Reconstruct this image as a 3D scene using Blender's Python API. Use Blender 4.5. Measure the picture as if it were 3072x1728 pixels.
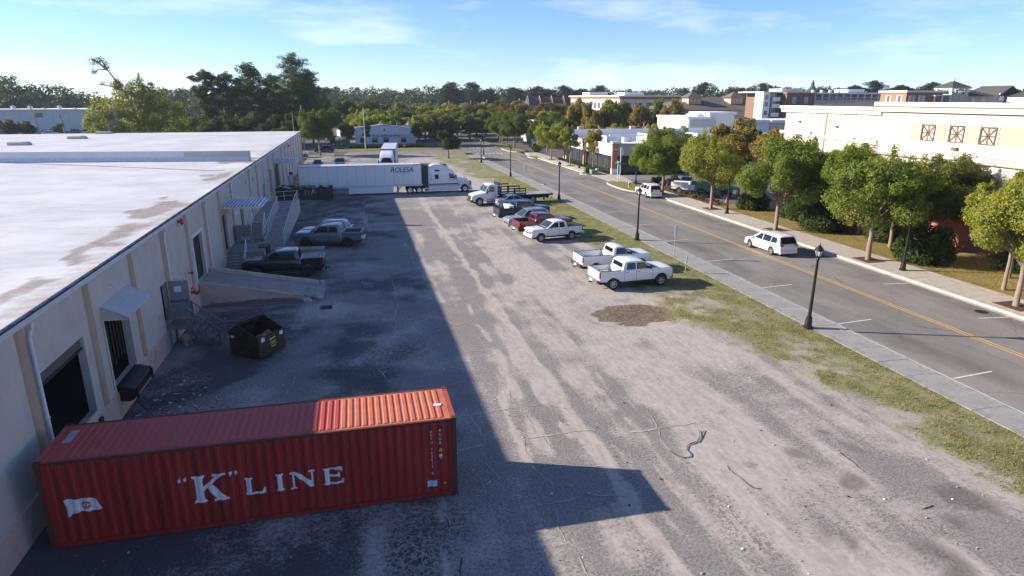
import bpy, bmesh, math, random
import numpy as np
from mathutils import Vector, Matrix, noise as mnoise

# ------------------------------------------------------------------ clear
for o in list(bpy.data.objects): bpy.data.objects.remove(o)
SC = bpy.context.scene
COL = SC.collection
R = math.radians
PI = math.pi
rnd = random.Random(7)

# ------------------------------------------------------------------ camera
cam = bpy.data.cameras.new('camera'); camo = bpy.data.objects.new('camera', cam); COL.objects.link(camo)
cam.sensor_width = 36.0; cam.lens = 36.0*1933.66/3072; cam.clip_start = 0.2; cam.clip_end = 6000
camo.location = (0, 0, 12.914); camo.rotation_euler = (R(90-16.4384), 0, R(-13.5))
SC.camera = camo

# ------------------------------------------------------------------ world and sun
SUN_V = Vector((-2.29, 0.86, 1.0)).normalized()          # towards the sun
SUN_EL = math.asin(SUN_V.z); SUN_AZ = math.atan2(SUN_V.x, SUN_V.y)
w = bpy.data.worlds.new('World'); SC.world = w; w.use_nodes = True
nt = w.node_tree; nt.nodes.clear()
def wn(t, **k):
    n = nt.nodes.new(t)
    for a, b in k.items(): setattr(n, a, b)
    return n
sky = wn('ShaderNodeTexSky', sky_type='NISHITA', sun_disc=False)
sky.sun_elevation = SUN_EL; sky.sun_rotation = SUN_AZ; sky.altitude = 10; sky.air_density = 0.75; sky.dust_density = 0.05; sky.ozone_density = 4.0
bg = wn('ShaderNodeBackground'); bg.inputs[1].default_value = 0.092
out = wn('ShaderNodeOutputWorld')
tc = wn('ShaderNodeTexCoord'); mp = wn('ShaderNodeMapping'); mp.inputs['Scale'].default_value = (1.6, 1.6, 8.0)
nt.links.new(tc.outputs['Generated'], mp.inputs[0])
cn = wn('ShaderNodeTexNoise'); cn.inputs['Scale'].default_value = 2.1; cn.inputs['Detail'].default_value = 5; cn.inputs['Roughness'].default_value = .58
nt.links.new(mp.outputs[0], cn.inputs['Vector'])
cr = wn('ShaderNodeValToRGB'); cr.color_ramp.elements[0].position = .53; cr.color_ramp.elements[0].color = (0,0,0,1); cr.color_ramp.elements[1].position = .78; cr.color_ramp.elements[1].color = (.42,.42,.42,1)
nt.links.new(cn.outputs['Fac'], cr.inputs[0])
mx = wn('ShaderNodeMix', data_type='RGBA'); mx.inputs['B'].default_value = (8.0, 8.6, 9.2, 1)
hs = wn('ShaderNodeHueSaturation'); hs.inputs['Saturation'].default_value = 1.0; hs.inputs['Value'].default_value = 1.0
tn = wn('ShaderNodeMix', data_type='RGBA', blend_type='MULTIPLY'); tn.inputs['Factor'].default_value = 1.0; tn.inputs['B'].default_value = (.93,.94,1.10,1)
nt.links.new(sky.outputs[0], tn.inputs['A']); nt.links.new(tn.outputs['Result'], hs.inputs['Color'])
nt.links.new(cr.outputs[0], mx.inputs['Factor']); nt.links.new(hs.outputs[0], mx.inputs['A'])
nt.links.new(mx.outputs['Result'], bg.inputs[0]); nt.links.new(bg.outputs[0], out.inputs[0])

sun = bpy.data.lights.new('sun', 'SUN'); suno = bpy.data.objects.new('sun', sun); COL.objects.link(suno)
sun.energy = 5.0; sun.angle = R(0.55); sun.color = (1.0, .90, .77)
suno.rotation_euler = (-SUN_V).to_track_quat('-Z', 'Y').to_euler()
suno.location = (-60, 20, 60)

SC.view_settings.view_transform = 'Standard'; SC.view_settings.look = 'None'; SC.view_settings.gamma = 1.0
SC.view_settings.use_curve_mapping = False
SC.view_settings.exposure = 1.06
SC.render.engine = 'CYCLES'
SC.cycles.max_bounces = 4; SC.cycles.diffuse_bounces = 2; SC.cycles.glossy_bounces = 2; SC.cycles.transmission_bounces = 3; SC.cycles.transparent_max_bounces = 4
SC.cycles.use_adaptive_sampling = True

# ------------------------------------------------------------------ helpers: objects
def tag(o, label=None, cat=None, group=None, kind=None):
    if label: o['label'] = label
    if cat: o['category'] = cat
    if group: o['group'] = group
    if kind: o['kind'] = kind
    return o
def thing(name, label, cat, loc=(0,0,0), rz=0, group=None):
    o = bpy.data.objects.new(name, None); COL.objects.link(o); o.empty_display_size = .2
    o.location = loc; o.rotation_euler = (0, 0, rz)
    return tag(o, label, cat, group)
def obj(name, me, parent=None, loc=(0,0,0), rot=(0,0,0), scale=(1,1,1)):
    o = bpy.data.objects.new(name, me); COL.objects.link(o)
    if parent: o.parent = parent
    o.location = loc; o.rotation_euler = rot; o.scale = scale
    return o
def copy_tree(o, parent=None):
    c = o.copy(); COL.objects.link(c); c.parent = parent
    for ch in o.children: copy_tree(ch, c)
    return c
def place(root, loc, rz, label=None, group=None, s=1):
    root.location = loc; root.rotation_euler = (0, 0, rz); root.scale = (s, s, s)
    if label: root['label'] = label
    if group: root['group'] = group
    return root

class MB:
    """mesh builder: verts, faces, a material slot per face"""
    def __init__(s): s.v = []; s.f = []; s.m = []; s.mats = []
    def slot(s, m):
        if m not in s.mats: s.mats.append(m)
        return s.mats.index(m)
    def add(s, vs, fs, m):
        b = len(s.v); i = s.slot(m); s.v += [tuple(p) for p in vs]
        for f in fs: s.f.append(tuple(b+k for k in f)); s.m.append(i)
        return s
    def box(s, x0, y0, z0, x1, y1, z1, m, bt=None):
        x0, x1 = min(x0,x1), max(x0,x1); y0, y1 = min(y0,y1), max(y0,y1); z0, z1 = min(z0,z1), max(z0,z1)
        vs = [(x0,y0,z0),(x1,y0,z0),(x1,y1,z0),(x0,y1,z0),(x0,y0,z1),(x1,y0,z1),(x1,y1,z1),(x0,y1,z1)]
        return s.add(vs, [(3,2,1,0),(4,5,6,7),(0,1,5,4),(1,2,6,5),(2,3,7,6),(3,0,4,7)], m)
    def obox(s, c, ax, ay, az, m):
        c, ax, ay, az = Vector(c), Vector(ax), Vector(ay), Vector(az)
        vs = [c+a*ax+b*ay+d*az for d in (-1,1) for a, b in ((-1,-1),(1,-1),(1,1),(-1,1))]
        return s.add(vs, [(3,2,1,0),(4,5,6,7),(0,1,5,4),(1,2,6,5),(2,3,7,6),(3,0,4,7)], m)
    def bar(s, a, b, wd, ht, m, up=(0,0,1)):
        a, b = Vector(a), Vector(b); d = (b-a); L = d.length; d.normalize()
        u = Vector(up)
        if abs(d.dot(u)) > .98: u = Vector((1,0,0))
        sx = d.cross(u).normalized(); u = sx.cross(d)
        return s.obox((a+b)/2, d*L/2, sx*wd/2, u*ht/2, m)
    def tube(s, pts, r, m, n=8, caps=True):
        pts = [Vector(p) for p in pts]; N = len(pts)
        rs = r if isinstance(r, (list, tuple)) else [r]*N
        b = len(s.v); mi = s.slot(m); prev = None
        for i, p in enumerate(pts):
            d = (pts[min(i+1,N-1)] - pts[max(i-1,0)]).normalized()
            if prev is None:
                u = Vector((0,0,1)) if abs(d.z) < .9 else Vector((1,0,0))
            else: u = prev
            a = d.cross(u).normalized(); u = a.cross(d).normalized(); prev = u
            for k in range(n):
                t = 2*PI*k/n; s.v.append(tuple(p + (a*math.cos(t) + u*math.sin(t))*rs[i]))
        for i in range(N-1):
            for k in range(n):
                q = b+i*n; s.f.append((q+k, q+(k+1)%n, q+n+(k+1)%n, q+n+k)); s.m.append(mi)
        if caps:
            s.f.append(tuple(b+k for k in range(n-1,-1,-1))); s.m.append(mi)
            s.f.append(tuple(b+(N-1)*n+k for k in range(n))); s.m.append(mi)
        return s
    def lathe(s, prof, m, n=16, axis='z', c=(0,0,0), caps=True):
        b = len(s.v); mi = s.slot(m) ; N = len(prof)
        for r, h in prof:
            for k in range(n):
                t = 2*PI*k/n; x, y = r*math.cos(t), r*math.sin(t)
                p = (x, y, h) if axis == 'z' else ((x, h, y) if axis == 'y' else (h, x, y))
                s.v.append((c[0]+p[0], c[1]+p[1], c[2]+p[2]))
        for i in range(N-1):
            for k in range(n):
                q = b+i*n; f = (q+k, q+(k+1)%n, q+n+(k+1)%n, q+n+k)
                s.f.append(f if axis != 'y' else f[::-1]); s.m.append(mi)
        if caps:
            f0 = tuple(b+k for k in range(n)); f1 = tuple(b+(N-1)*n+k for k in range(n))
            s.f.append(f0[::-1] if axis != 'y' else f0); s.m.append(mi)
            s.f.append(f1 if axis != 'y' else f1[::-1]); s.m.append(mi)
        return s
    def prism(s, poly, lo, hi, m, axis='y'):
        """polygon in the plane across the axis, extruded lo..hi. axis y: (x,z); axis x: (y,z); axis z: (x,y)"""
        n = len(poly)
        def P(p, t): return (p[0], t, p[1]) if axis == 'y' else ((t, p[0], p[1]) if axis == 'x' else (p[0], p[1], t))
        vs = [P(p, lo) for p in poly] + [P(p, hi) for p in poly]
        fs = [tuple(range(n-1,-1,-1)), tuple(range(n,2*n))] + [(i,(i+1)%n,n+(i+1)%n,n+i) for i in range(n)]
        return s.add(vs, fs, m)
    def quad(s, a, b, c, d, m): return s.add([a,b,c,d], [(0,1,2,3)], m)
    def mesh(s, name, smooth=None, fix=True):
        me = bpy.data.meshes.new(name); me.from_pydata(s.v, [], s.f)
        for m in s.mats: me.materials.append(m)
        me.polygons.foreach_set('material_index', s.m)
        if fix:
            bm = bmesh.new(); bm.from_mesh(me); bmesh.ops.recalc_face_normals(bm, faces=bm.faces); bm.to_mesh(me); bm.free()
        if smooth:
            me.polygons.foreach_set('use_smooth', [True]*len(me.polygons)); me.set_sharp_from_angle(angle=R(smooth))
        me.update(); return me
    def build(s, name, parent=None, loc=(0,0,0), rot=(0,0,0), smooth=None, fix=True):
        return obj(name, s.mesh(name, smooth, fix), parent, loc, rot)
def np_mesh(name, V, F, mats, attrs=None, smooth=False):
    """fast mesh from numpy: V (n,3), F (m,k) all faces the same size"""
    me = bpy.data.meshes.new(name); n, k = F.shape
    me.vertices.add(len(V)); me.vertices.foreach_set('co', np.ascontiguousarray(V, dtype=np.float32).ravel())
    me.loops.add(n*k); me.loops.foreach_set('vertex_index', np.ascontiguousarray(F, dtype=np.int32).ravel())
    me.polygons.add(n); me.polygons.foreach_set('loop_start', np.arange(0, n*k, k, dtype=np.int32))
    me.polygons.foreach_set('loop_total', np.full(n, k, dtype=np.int32))
    if smooth: me.polygons.foreach_set('use_smooth', np.ones(n, dtype=bool))
    for m in mats: me.materials.append(m)
    for an, A in (attrs or {}).items():
        at = me.color_attributes.new(an, 'FLOAT_COLOR', 'POINT'); at.data.foreach_set('color', np.ascontiguousarray(A, dtype=np.float32).ravel())
    me.update(calc_edges=True); return me

# ------------------------------------------------------------------ helpers: value noise in numpy
_rg = np.random.RandomState(3); _T = _rg.rand(256, 256)
def vnoise(x, y):
    xi = np.floor(x).astype(int); yi = np.floor(y).astype(int); fx = x-xi; fy = y-yi
    fx = fx*fx*(3-2*fx); fy = fy*fy*(3-2*fy)
    a = _T[xi & 255, yi & 255]; b = _T[(xi+1) & 255, yi & 255]; c = _T[xi & 255, (yi+1) & 255]; d = _T[(xi+1) & 255, (yi+1) & 255]
    return (a*(1-fx)+b*fx)*(1-fy) + (c*(1-fx)+d*fx)*fy
def fbm(x, y, o=4):
    s = 0; a = .5; t = 0
    for k in range(o):
        s = s + a*vnoise(x*2**k+k*17.3, y*2**k+k*9.1); t += a; a *= .5
    return s/t
def sstep(a, b, x): t = np.clip((x-a)/(b-a), 0, 1); return t*t*(3-2*t)

# ------------------------------------------------------------------ helpers: materials
MATS = {}
def nodes_of(m):
    m.use_nodes = True; t = m.node_tree; t.nodes.clear()
    o = t.nodes.new('ShaderNodeOutputMaterial'); b = t.nodes.new('ShaderNodeBsdfPrincipled'); t.links.new(b.outputs[0], o.inputs[0])
    return t, b, o
def N(t, typ, ins=None, **k):
    n = t.nodes.new(typ)
    for a, v in k.items(): setattr(n, a, v)
    for a, v in (ins or {}).items():
        if hasattr(v, 'links') or isinstance(v, bpy.types.NodeSocket): t.links.new(v, n.inputs[a])
        else: n.inputs[a].default_value = v
    return n
def mixc(t, f, a, b, blend='MIX'):
    n = t.nodes.new('ShaderNodeMix'); n.data_type = 'RGBA'; n.blend_type = blend
    for key, v in (('Factor', f), ('A', a), ('B', b)):
        if isinstance(v, bpy.types.NodeSocket): t.links.new(v, n.inputs[key])
        else: n.inputs[key].default_value = v if key == 'Factor' or len(v) == 4 else (*v, 1)
    return n.outputs['Result']
def mth(t, op, a, b=0.0, c=None, clamp=False):
    n = t.nodes.new('ShaderNodeMath'); n.operation = op; n.use_clamp = clamp
    for i, v in enumerate((a, b) if c is None else (a, b, c)):
        if isinstance(v, bpy.types.NodeSocket): t.links.new(v, n.inputs[i])
        else: n.inputs[i].default_value = v
    return n.outputs[0]
def ramp(t, v, p0, p1, c0=(0,0,0), c1=(1,1,1)):
    n = t.nodes.new('ShaderNodeValToRGB'); e = n.color_ramp.elements
    e[0].position = p0; e[0].color = (*c0, 1); e[1].position = p1; e[1].color = (*c1, 1)
    t.links.new(v, n.inputs[0]); return n.outputs[0]
def noise(t, co, sc, det=4, rough=.55, stretch=None, dist=0):
    if stretch:
        mpn = t.nodes.new('ShaderNodeMapping'); mpn.inputs['Scale'].default_value = stretch; t.links.new(co, mpn.inputs[0]); co = mpn.outputs[0]
    n = t.nodes.new('ShaderNodeTexNoise'); n.inputs['Scale'].default_value = sc; n.inputs['Detail'].default_value = det; n.inputs['Roughness'].default_value = rough; n.inputs['Distortion'].default_value = dist
    t.links.new(co, n.inputs['Vector']); return n.outputs['Fac']
def bump(t, b, h, st=.3, d=.02):
    n = t.nodes.new('ShaderNodeBump'); n.inputs['Strength'].default_value = st; n.inputs['Distance'].default_value = d
    t.links.new(h, n.inputs['Height']); t.links.new(n.outputs[0], b.inputs['Normal'])
def P(name, col, rough=.6, metal=0.0, var=.12, sc=3.0, bmp=0.0, spec=.5, coat=0.0, dirt=None, stretch=None, emit=0):
    """procedural principled: colour with large and fine noise variation, optional dirt tint"""
    if name in MATS: return MATS[name]
    m = bpy.data.materials.new(name); t, b, o = nodes_of(m)
    co = t.nodes.new('ShaderNodeTexCoord').outputs['Object']
    n1 = noise(t, co, sc, 5, .6, stretch); n2 = noise(t, co, sc*9, 3, .6)
    c0 = tuple(max(0, c*(1-var)) for c in col); c1 = tuple(min(1, c*(1+var)) for c in col)
    c = mixc(t, ramp(t, n1, .3, .7), c0, c1)
    c = mixc(t, mth(t, 'MULTIPLY', n2, min(.5, var*1.5)), c, tuple(k*.75 for k in col))
    if dirt:
        dcol, amt, dsc = dirt
        c = mixc(t, mth(t, 'MULTIPLY', ramp(t, noise(t, co, dsc, 6, .65, stretch), .48, .72), amt), c, dcol)
    t.links.new(c, b.inputs['Base Color'])
    b.inputs['Roughness'].default_value = rough; b.inputs['Metallic'].default_value = metal
    b.inputs['Specular IOR Level'].default_value = spec; b.inputs['Coat Weight'].default_value = coat; b.inputs['Coat Roughness'].default_value = .08
    if rough > .25: t.links.new(mth(t, 'ADD', mth(t, 'MULTIPLY', n1, .2), rough-.1), b.inputs['Roughness'])
    if bmp: bump(t, b, n2, bmp, .03)
    if emit: b.inputs['Emission Color'].default_value = (*col, 1); b.inputs['Emission Strength'].default_value = emit
    MATS[name] = m; return m
# ------------------------------------------------------------------ materials of the setting
def m_yard():
    m = bpy.data.materials.new('yard_surface'); t, b, o = nodes_of(m)
    co = t.nodes.new('ShaderNodeTexCoord').outputs['Object']
    at = N(t, 'ShaderNodeVertexColor', layer_name='lay'); sp = t.nodes.new('ShaderNodeSeparateColor'); t.links.new(at.outputs[0], sp.inputs[0])
    a2 = N(t, 'ShaderNodeVertexColor', layer_name='lay2'); s2 = t.nodes.new('ShaderNodeSeparateColor'); t.links.new(a2.outputs[0], s2.inputs[0])
    f1 = noise(t, co, 34, 3, .75); f2 = noise(t, co, 5.5, 6, .68); f3 = noise(t, co, .8, 6, .62); f4 = noise(t, co, 1.6, 5, .7, (2.2, .55, 1))
    # weathered asphalt: pale aggregate in dark binder
    asp = mixc(t, ramp(t, f1, .34, .66), (.155,.142,.134), (.33,.302,.28))
    asp = mixc(t, ramp(t, f3, .32, .68), asp, mixc(t, .4, asp, (.12,.115,.118)))
    f5 = noise(t, co, 11, 2, .8)
    asp = mixc(t, mth(t, 'MULTIPLY', ramp(t, f5, .50, .70), .55), asp, (.36,.335,.315)); asp = mixc(t, mth(t, 'MULTIPLY', ramp(t, mth(t, 'SUBTRACT', 1.0, f5), .50, .70), .6), asp, (.06,.057,.058))
    # black sealed patches, with the building's shade painted in
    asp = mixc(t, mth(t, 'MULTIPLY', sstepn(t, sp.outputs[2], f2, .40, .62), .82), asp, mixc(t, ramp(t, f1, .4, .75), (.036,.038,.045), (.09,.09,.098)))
    # sand dusting
    sand = mixc(t, ramp(t, f2, .3, .7), (.41,.362,.322), (.57,.515,.46))
    sand = mixc(t, mth(t, 'MULTIPLY', ramp(t, f1, .45, .8), .30), sand, (.2,.18,.165))
    sand = mixc(t, mth(t, 'MULTIPLY', ramp(t, f5, .45, .72), .5), sand, (.225,.205,.188)); sand = mixc(t, ramp(t, f4, .42, .66), sand, mixc(t, .55, sand, (.25,.215,.19)))
    nz_ = mth(t, 'ADD', mth(t, 'ADD', mth(t, 'MULTIPLY', f2, .45), mth(t, 'MULTIPLY', f4, .25)), mth(t, 'MULTIPLY', f5, .30))
    sm = sstepn(t, mth(t, 'MULTIPLY', sp.outputs[0], .86), nz_, .32, .70, 1.7)
    c = mixc(t, mth(t, 'MULTIPLY', sm, .86), asp, sand)
    # alligator cracking
    vw = N(t, 'ShaderNodeTexVoronoi', {'Scale': 3.4}, feature='DISTANCE_TO_EDGE')
    wv = t.nodes.new('ShaderNodeVectorMath'); wv.operation = 'ADD'; t.links.new(co, wv.inputs[0])
    nz = N(t, 'ShaderNodeTexNoise', {'Vector': co, 'Scale': 3.0, 'Detail': 4.0}); t.links.new(nz.outputs['Color'], wv.inputs[1]); t.links.new(wv.outputs[0], vw.inputs['Vector'])
    ck = mth(t, 'SUBTRACT', 1.0, ramp(t, vw.outputs['Distance'], .02, .13)); ck = mth(t, 'MULTIPLY', ck, s2.outputs[1])
    c = mixc(t, mth(t, 'MULTIPLY', ck, .8), c, (.48,.42,.37))
    # oil and wet stains, mud
    st = sstepn(t, s2.outputs[0], f2, .42, .72, .75)
    c = mixc(t, mth(t, 'MULTIPLY', st, .5), c, mixc(t, ramp(t, f1, .4, .8), (.022,.02,.019), (.11,.095,.08)))
    md = sstepn(t, s2.outputs[2], f2, .38, .66, .8)
    c = mixc(t, md, c, mixc(t, ramp(t, f2, .35, .65), (.075,.058,.043), (.25,.20,.145)))
    # grass cover
    g0 = mixc(t, ramp(t, f2, .32, .68), (.20,.195,.085), (.33,.285,.165))
    g0 = mixc(t, ramp(t, f3, .4, .66), g0, (.15,.165,.06))
    g0 = mixc(t, mth(t, 'MULTIPLY', ramp(t, f1, .5, .75), .45), g0, (.035,.045,.014))
    c = mixc(t, sstepn(t, sp.outputs[1], mth(t, 'ADD', mth(t, 'MULTIPLY', f2, .6), mth(t, 'MULTIPLY', f1, .4)), .18, .86, 1.3), c, g0)
    t.links.new(c, b.inputs['Base Color']); b.inputs['Roughness'].default_value = .93; b.inputs['Specular IOR Level'].default_value = .25
    bump(t, b, mth(t, 'ADD', f1, mth(t, 'MULTIPLY', f2, .8)), .5, .012)
    return m
def sstepn(t, mask, nz, p0, p1, amp=.8):
    """mask broken up by noise"""
    s = mth(t, 'ADD', mask, mth(t, 'MULTIPLY', mth(t, 'SUBTRACT', nz, .5), amp))
    return ramp(t, s, p0, p1)
def m_asphalt(name, lo, hi, tracks=True):
    m = bpy.data.materials.new(name); t, b, o = nodes_of(m)
    co = t.nodes.new('ShaderNodeTexCoord').outputs['Object']
    f1 = noise(t, co, 30, 3, .75); f2 = noise(t, co, .35, 5, .6, (1, .35, 1)); f3 = noise(t, co, 2.2, 6, .7)
    c = mixc(t, ramp(t, f1, .3, .7), lo, hi)
    c = mixc(t, mth(t, 'MULTIPLY', ramp(t, f2, .38, .66), .45), c, tuple(k*.62 for k in lo))
    c = mixc(t, mth(t, 'MULTIPLY', ramp(t, f3, .52, .78), .28), c, (.27,.245,.23))
    if tracks == 'road':
        sx = t.nodes.new('ShaderNodeSeparateXYZ'); t.links.new(co, sx.inputs[0])
        for xc, wd, k_ in ((29.6,1.1,.55),(38.2,.9,.55),(31.9,.5,.22),(35.9,.6,.22)):
            u = mth(t, 'DIVIDE', mth(t, 'SUBTRACT', sx.outputs[0], xc), wd); gx = mth(t, 'POWER', 2.718, mth(t, 'MULTIPLY', mth(t, 'MULTIPLY', u, u), -1.0))
            c = mixc(t, mth(t, 'MULTIPLY', mth(t, 'MULTIPLY', gx, ramp(t, f2, .30, .62)), k_), c, tuple(k*.55 for k in lo))
    # meandering tar cracks
    vr = N(t, 'ShaderNodeTexVoronoi', {'Scale': .16}, feature='DISTANCE_TO_EDGE'); wv = t.nodes.new('ShaderNodeVectorMath'); wv.operation = 'ADD'
    nz = N(t, 'ShaderNodeTexNoise', {'Vector': co, 'Scale': .5, 'Detail': 6.0}); t.links.new(co, wv.inputs[0]); t.links.new(nz.outputs['Color'], wv.inputs[1]); t.links.new(wv.outputs[0], vr.inputs['Vector'])
    c = mixc(t, mth(t, 'MULTIPLY', mth(t, 'SUBTRACT', 1.0, ramp(t, vr.outputs['Distance'], .0, .0035)), .6), c, (.03,.03,.03))
    t.links.new(c, b.inputs['Base Color']); b.inputs['Roughness'].default_value = .9; b.inputs['Specular IOR Level'].default_value = .3
    bump(t, b, f1, .3, .008); return m
def m_lawn(name, a, bcol, dcol):
    m = bpy.data.materials.new(name); t, b, o = nodes_of(m)
    co = t.nodes.new('ShaderNodeTexCoord').outputs['Object']
    f1 = noise(t, co, 26, 3, .7); f2 = noise(t, co, 3.0, 6, .66); f3 = noise(t, co, .4, 5, .6)
    c = mixc(t, ramp(t, f2, .3, .7), a, bcol); c = mixc(t, ramp(t, f3, .42, .68), c, dcol)
    c = mixc(t, mth(t, 'MULTIPLY', ramp(t, f1, .45, .75), .5), c, tuple(k*.35 for k in a))
    t.links.new(c, b.inputs['Base Color']); b.inputs['Roughness'].default_value = .95; b.inputs['Specular IOR Level'].default_value = .15
    bump(t, b, f1, .6, .03); return m
M_YARD = m_yard()
M_ROAD = m_asphalt('road_asphalt', (.155,.142,.133), (.32,.293,.272), 'road')
M_LOT2 = m_asphalt('parking_asphalt', (.085,.08,.08), (.18,.17,.165))
M_LAWN = m_lawn('dry_lawn', (.26,.205,.082), (.35,.27,.12), (.17,.165,.052))
M_GRASS = m_lawn('verge_grass', (.18,.19,.06), (.27,.24,.10), (.14,.16,.045))
M_FAR = m_lawn('far_ground', (.085,.09,.04), (.13,.12,.07), (.06,.075,.03))
M_CONC = P('concrete_walk', (.44,.395,.345), .9, var=.16, sc=1.2, bmp=.15, dirt=((.16,.14,.125), .55, 1.6))
M_CONC_G = P('concrete_grey_walk', (.30,.29,.275), .9, var=.18, sc=1.6, bmp=.15, dirt=((.12,.115,.11), .7, 1.1))
M_KERB = P('kerb_concrete', (.47,.42,.36), .9, var=.2, sc=2, bmp=.15, dirt=((.2,.18,.16), .6, 2.5))
M_JOINT = P('joint_dirt', (.07,.065,.055), .95)
M_WHITEP = P('road_paint_white', (.62,.60,.57), .8, var=.2, sc=6, dirt=((.2,.19,.18), .6, 5))
M_YELP = P('road_paint_yellow', (.62,.37,.055), .8, var=.15, sc=6, dirt=((.25,.2,.1), .4, 3))
M_SAND = P('sand_fill', (.43,.38,.335), .95, var=.25, sc=4, bmp=.2, dirt=((.2,.18,.165), .6, 5))
M_BLACKCR = P('open_crack', (.045,.04,.036), .95)
M_MULCH = P('red_brown_mulch', (.085,.04,.026), .95, var=.45, sc=14, bmp=.8)
M_DIRT = P('bare_soil', (.24,.18,.13), .95, var=.35, sc=5, bmp=.4)

# ------------------------------------------------------------------ ground sheet to the horizon
g = MB(); g.quad((-3000,-600,-.35),(3000,-600,-.35),(3000,4200,-.35),(-3000,4200,-.35), M_FAR)
tag(g.build('ground', fix=False), kind='structure')

# ------------------------------------------------------------------ yard: dusty cracked asphalt with a grass verge
def dxr(y): return np.interp(y, [-30,0,27,50,80,110,160], [-.6,-.3,0,.4,.8,.7,.7])
GEY = [0,10,15,18,21,25,30,34,38,40,42.5,45,48,52,54,56.5,60,66,72,80,88,94,102,112,122,132,150,160]
GEX = [22.6,22.2,21.9,21.4,21.5,20.9,20.2,19.6,19.0,18.4,17.8,18.6,19.6,20.2,20.6,20.0,20.3,20.6,21.2,21.8,21.6,21.8,21.0,19.3,19.0,17.8,17.0,15]
def yard_fields(X, Y):
    n1 = fbm(X*.33+5, Y*.33+2, 5); n2 = fbm(X*1.3+40, Y*1.3+11, 4); n3 = fbm(X*.12+9, Y*.12+70, 3); nst = fbm(X*1.25+3+.25*n1, Y*.13+50, 4)
    ge = np.interp(Y, GEY, GEX)
    grass = sstep(-1.6, 1.4, X-ge + (n1-.5)*5.0 + (n2-.5)*1.5)
    grass *= 1-.75*np.exp(-((X-19.5)/3.2)**2-((Y-48)/2.2)**2)
    worn = sstep(.56,.70, fbm(X*.55+80, Y*.55+31, 4)); grass *= 1-.6*worn*sstep(25.2, 22, X)
    grass = np.maximum(grass, .85*np.exp(-((X-19.4)/.7)**2-((Y-33.9)/1.6)**2)*sstep(.4,.6,n2))
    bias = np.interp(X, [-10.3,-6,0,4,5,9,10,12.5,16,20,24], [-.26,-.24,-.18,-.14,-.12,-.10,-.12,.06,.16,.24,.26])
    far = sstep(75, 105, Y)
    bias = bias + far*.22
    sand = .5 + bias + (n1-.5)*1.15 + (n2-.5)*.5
    # streaks dragged along the yard by tyres
    sand += (nst-.5)*1.35*sstep(3,6,X)*sstep(90,50,Y)
    sand += .22*np.exp(-((X-13.2)/1.1)**2)*sstep(60,40,Y)
    def blob(cx, cy, rx, ry, a=0):
        c, s = math.cos(a), math.sin(a); u = (X-cx)*c+(Y-cy)*s; v = -(X-cx)*s+(Y-cy)*c
        return np.exp(-(u/rx)**2-(v/ry)**2)
    def band(x0, x1, y0, y1, e=.5): return sstep(x0-e,x0+e,X+(n1-.5)*1.2)*sstep(x1+e,x1-e,X+(n1-.5)*1.2)*sstep(y0-1,y0+1,Y)*sstep(y1+1,y1-1,Y)
    sand += .26*band(11.6,15.2,8,26) - .16*band(8.6,11.2,8,30) - .10*band(15.6,20,8,24) + .30*band(9.5,20,27,46,1.5) + .22*band(9,14,46,66,1.2) - .22*band(14.5,21,48.5,53.5,1) - .18*band(8.6,10.6,44,80,.6)
    w_ = (vnoise(Y*.55+3, Y*0+.5)-.5)*.35
    sand += 1.0*np.exp(-((X-8.25-w_)/(.17+.16*vnoise(Y*.9+8, Y*0+4)))**2)*sstep(95,85,Y)
    for cx, y0, y1, wd, k in ((6.55,21,39.5,.16,.8),(5.75,20,29,.22,.8),(6.4,21.5,28.6,.17,.7),(7.45,20.5,35,.15,.75),(7.75,45,66,.13,.5),(9.0,13,22.5,.14,.5),(11.0,12,25,.10,.6),(.85,58,86,.12,.5),(2.05,12,19,.09,.5),(4.9,40,60,.2,.35)):
        sand += k*np.exp(-((X-cx-(vnoise(Y*.5+cx*7, Y*0+cx)-.5)*.7)/wd)**2)*sstep(y0-.8,y0+.8,Y)*sstep(y1+.8,y1-.8,Y)*sstep(.25,.5,vnoise(Y*.7+cx*3,Y*0+2))
    sand += .55*np.exp(-((np.hypot((X-16.4)/2.6,(Y-35.4)/1.95)-1.3)/.22)**2)
    for cx, y0, y1, k in ((10.1,10,34,.5),(10.35,10,34,.4),(12.2,9,30,.5),(12.45,9,30,.4),(14.3,9,24,.4),(9.6,40,90,.35),(10.9,48,95,.4),(11.15,48,95,.35),(4.6,44,80,.4),(13.4,60,100,.35)):
        sand += k*np.exp(-((X-cx-.5*np.sin(Y*.11+cx)-(vnoise(Y*.35+cx*5,Y*0+1)-.5)*.3)/.09)**2)*sstep(y0-2,y0+2,Y)*sstep(y1+2,y1-2,Y)*sstep(.3,.6,vnoise(Y*.45+cx*9,Y*0+3))
    # tyre arcs sweeping round the muddy hollow
    rr = np.hypot(X-16.2, Y-36.2)
    for r0 in (3.1,3.45,4.4,4.8): sand += .3*np.exp(-((rr-r0-(n1-.5)*.8)/.12)**2)
    for cx, cy, rx, ry, k in ((-2,40.6,1.2,1.6,.5),(-5.1,28.6,1.1,1.5,.45),(1.6,34.5,2.2,1.6,.35),(-.5,57,2,1.5,.3),(3.2,47,1.6,4,.25),(-4.8,26.6,1.2,.7,.4),(-1,31.5,2.5,1.2,.3),(9.7,39,1.6,3,.3),(12,45,2,4,.35),(2.9,17.5,1.0,2.2,.3),(-.2,16.6,.5,2.0,.5)):
        sand += k*blob(cx,cy,rx,ry)
    black = .30 + np.interp(X, [-10.3,-5,-1,3,6], [.34,.28,.15,.03,-.35]) + (fbm(X*.28+60, Y*.28+8, 4)-.5)*1.4  # blacker towards the wall: deepens the building's shade in the colour
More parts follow.
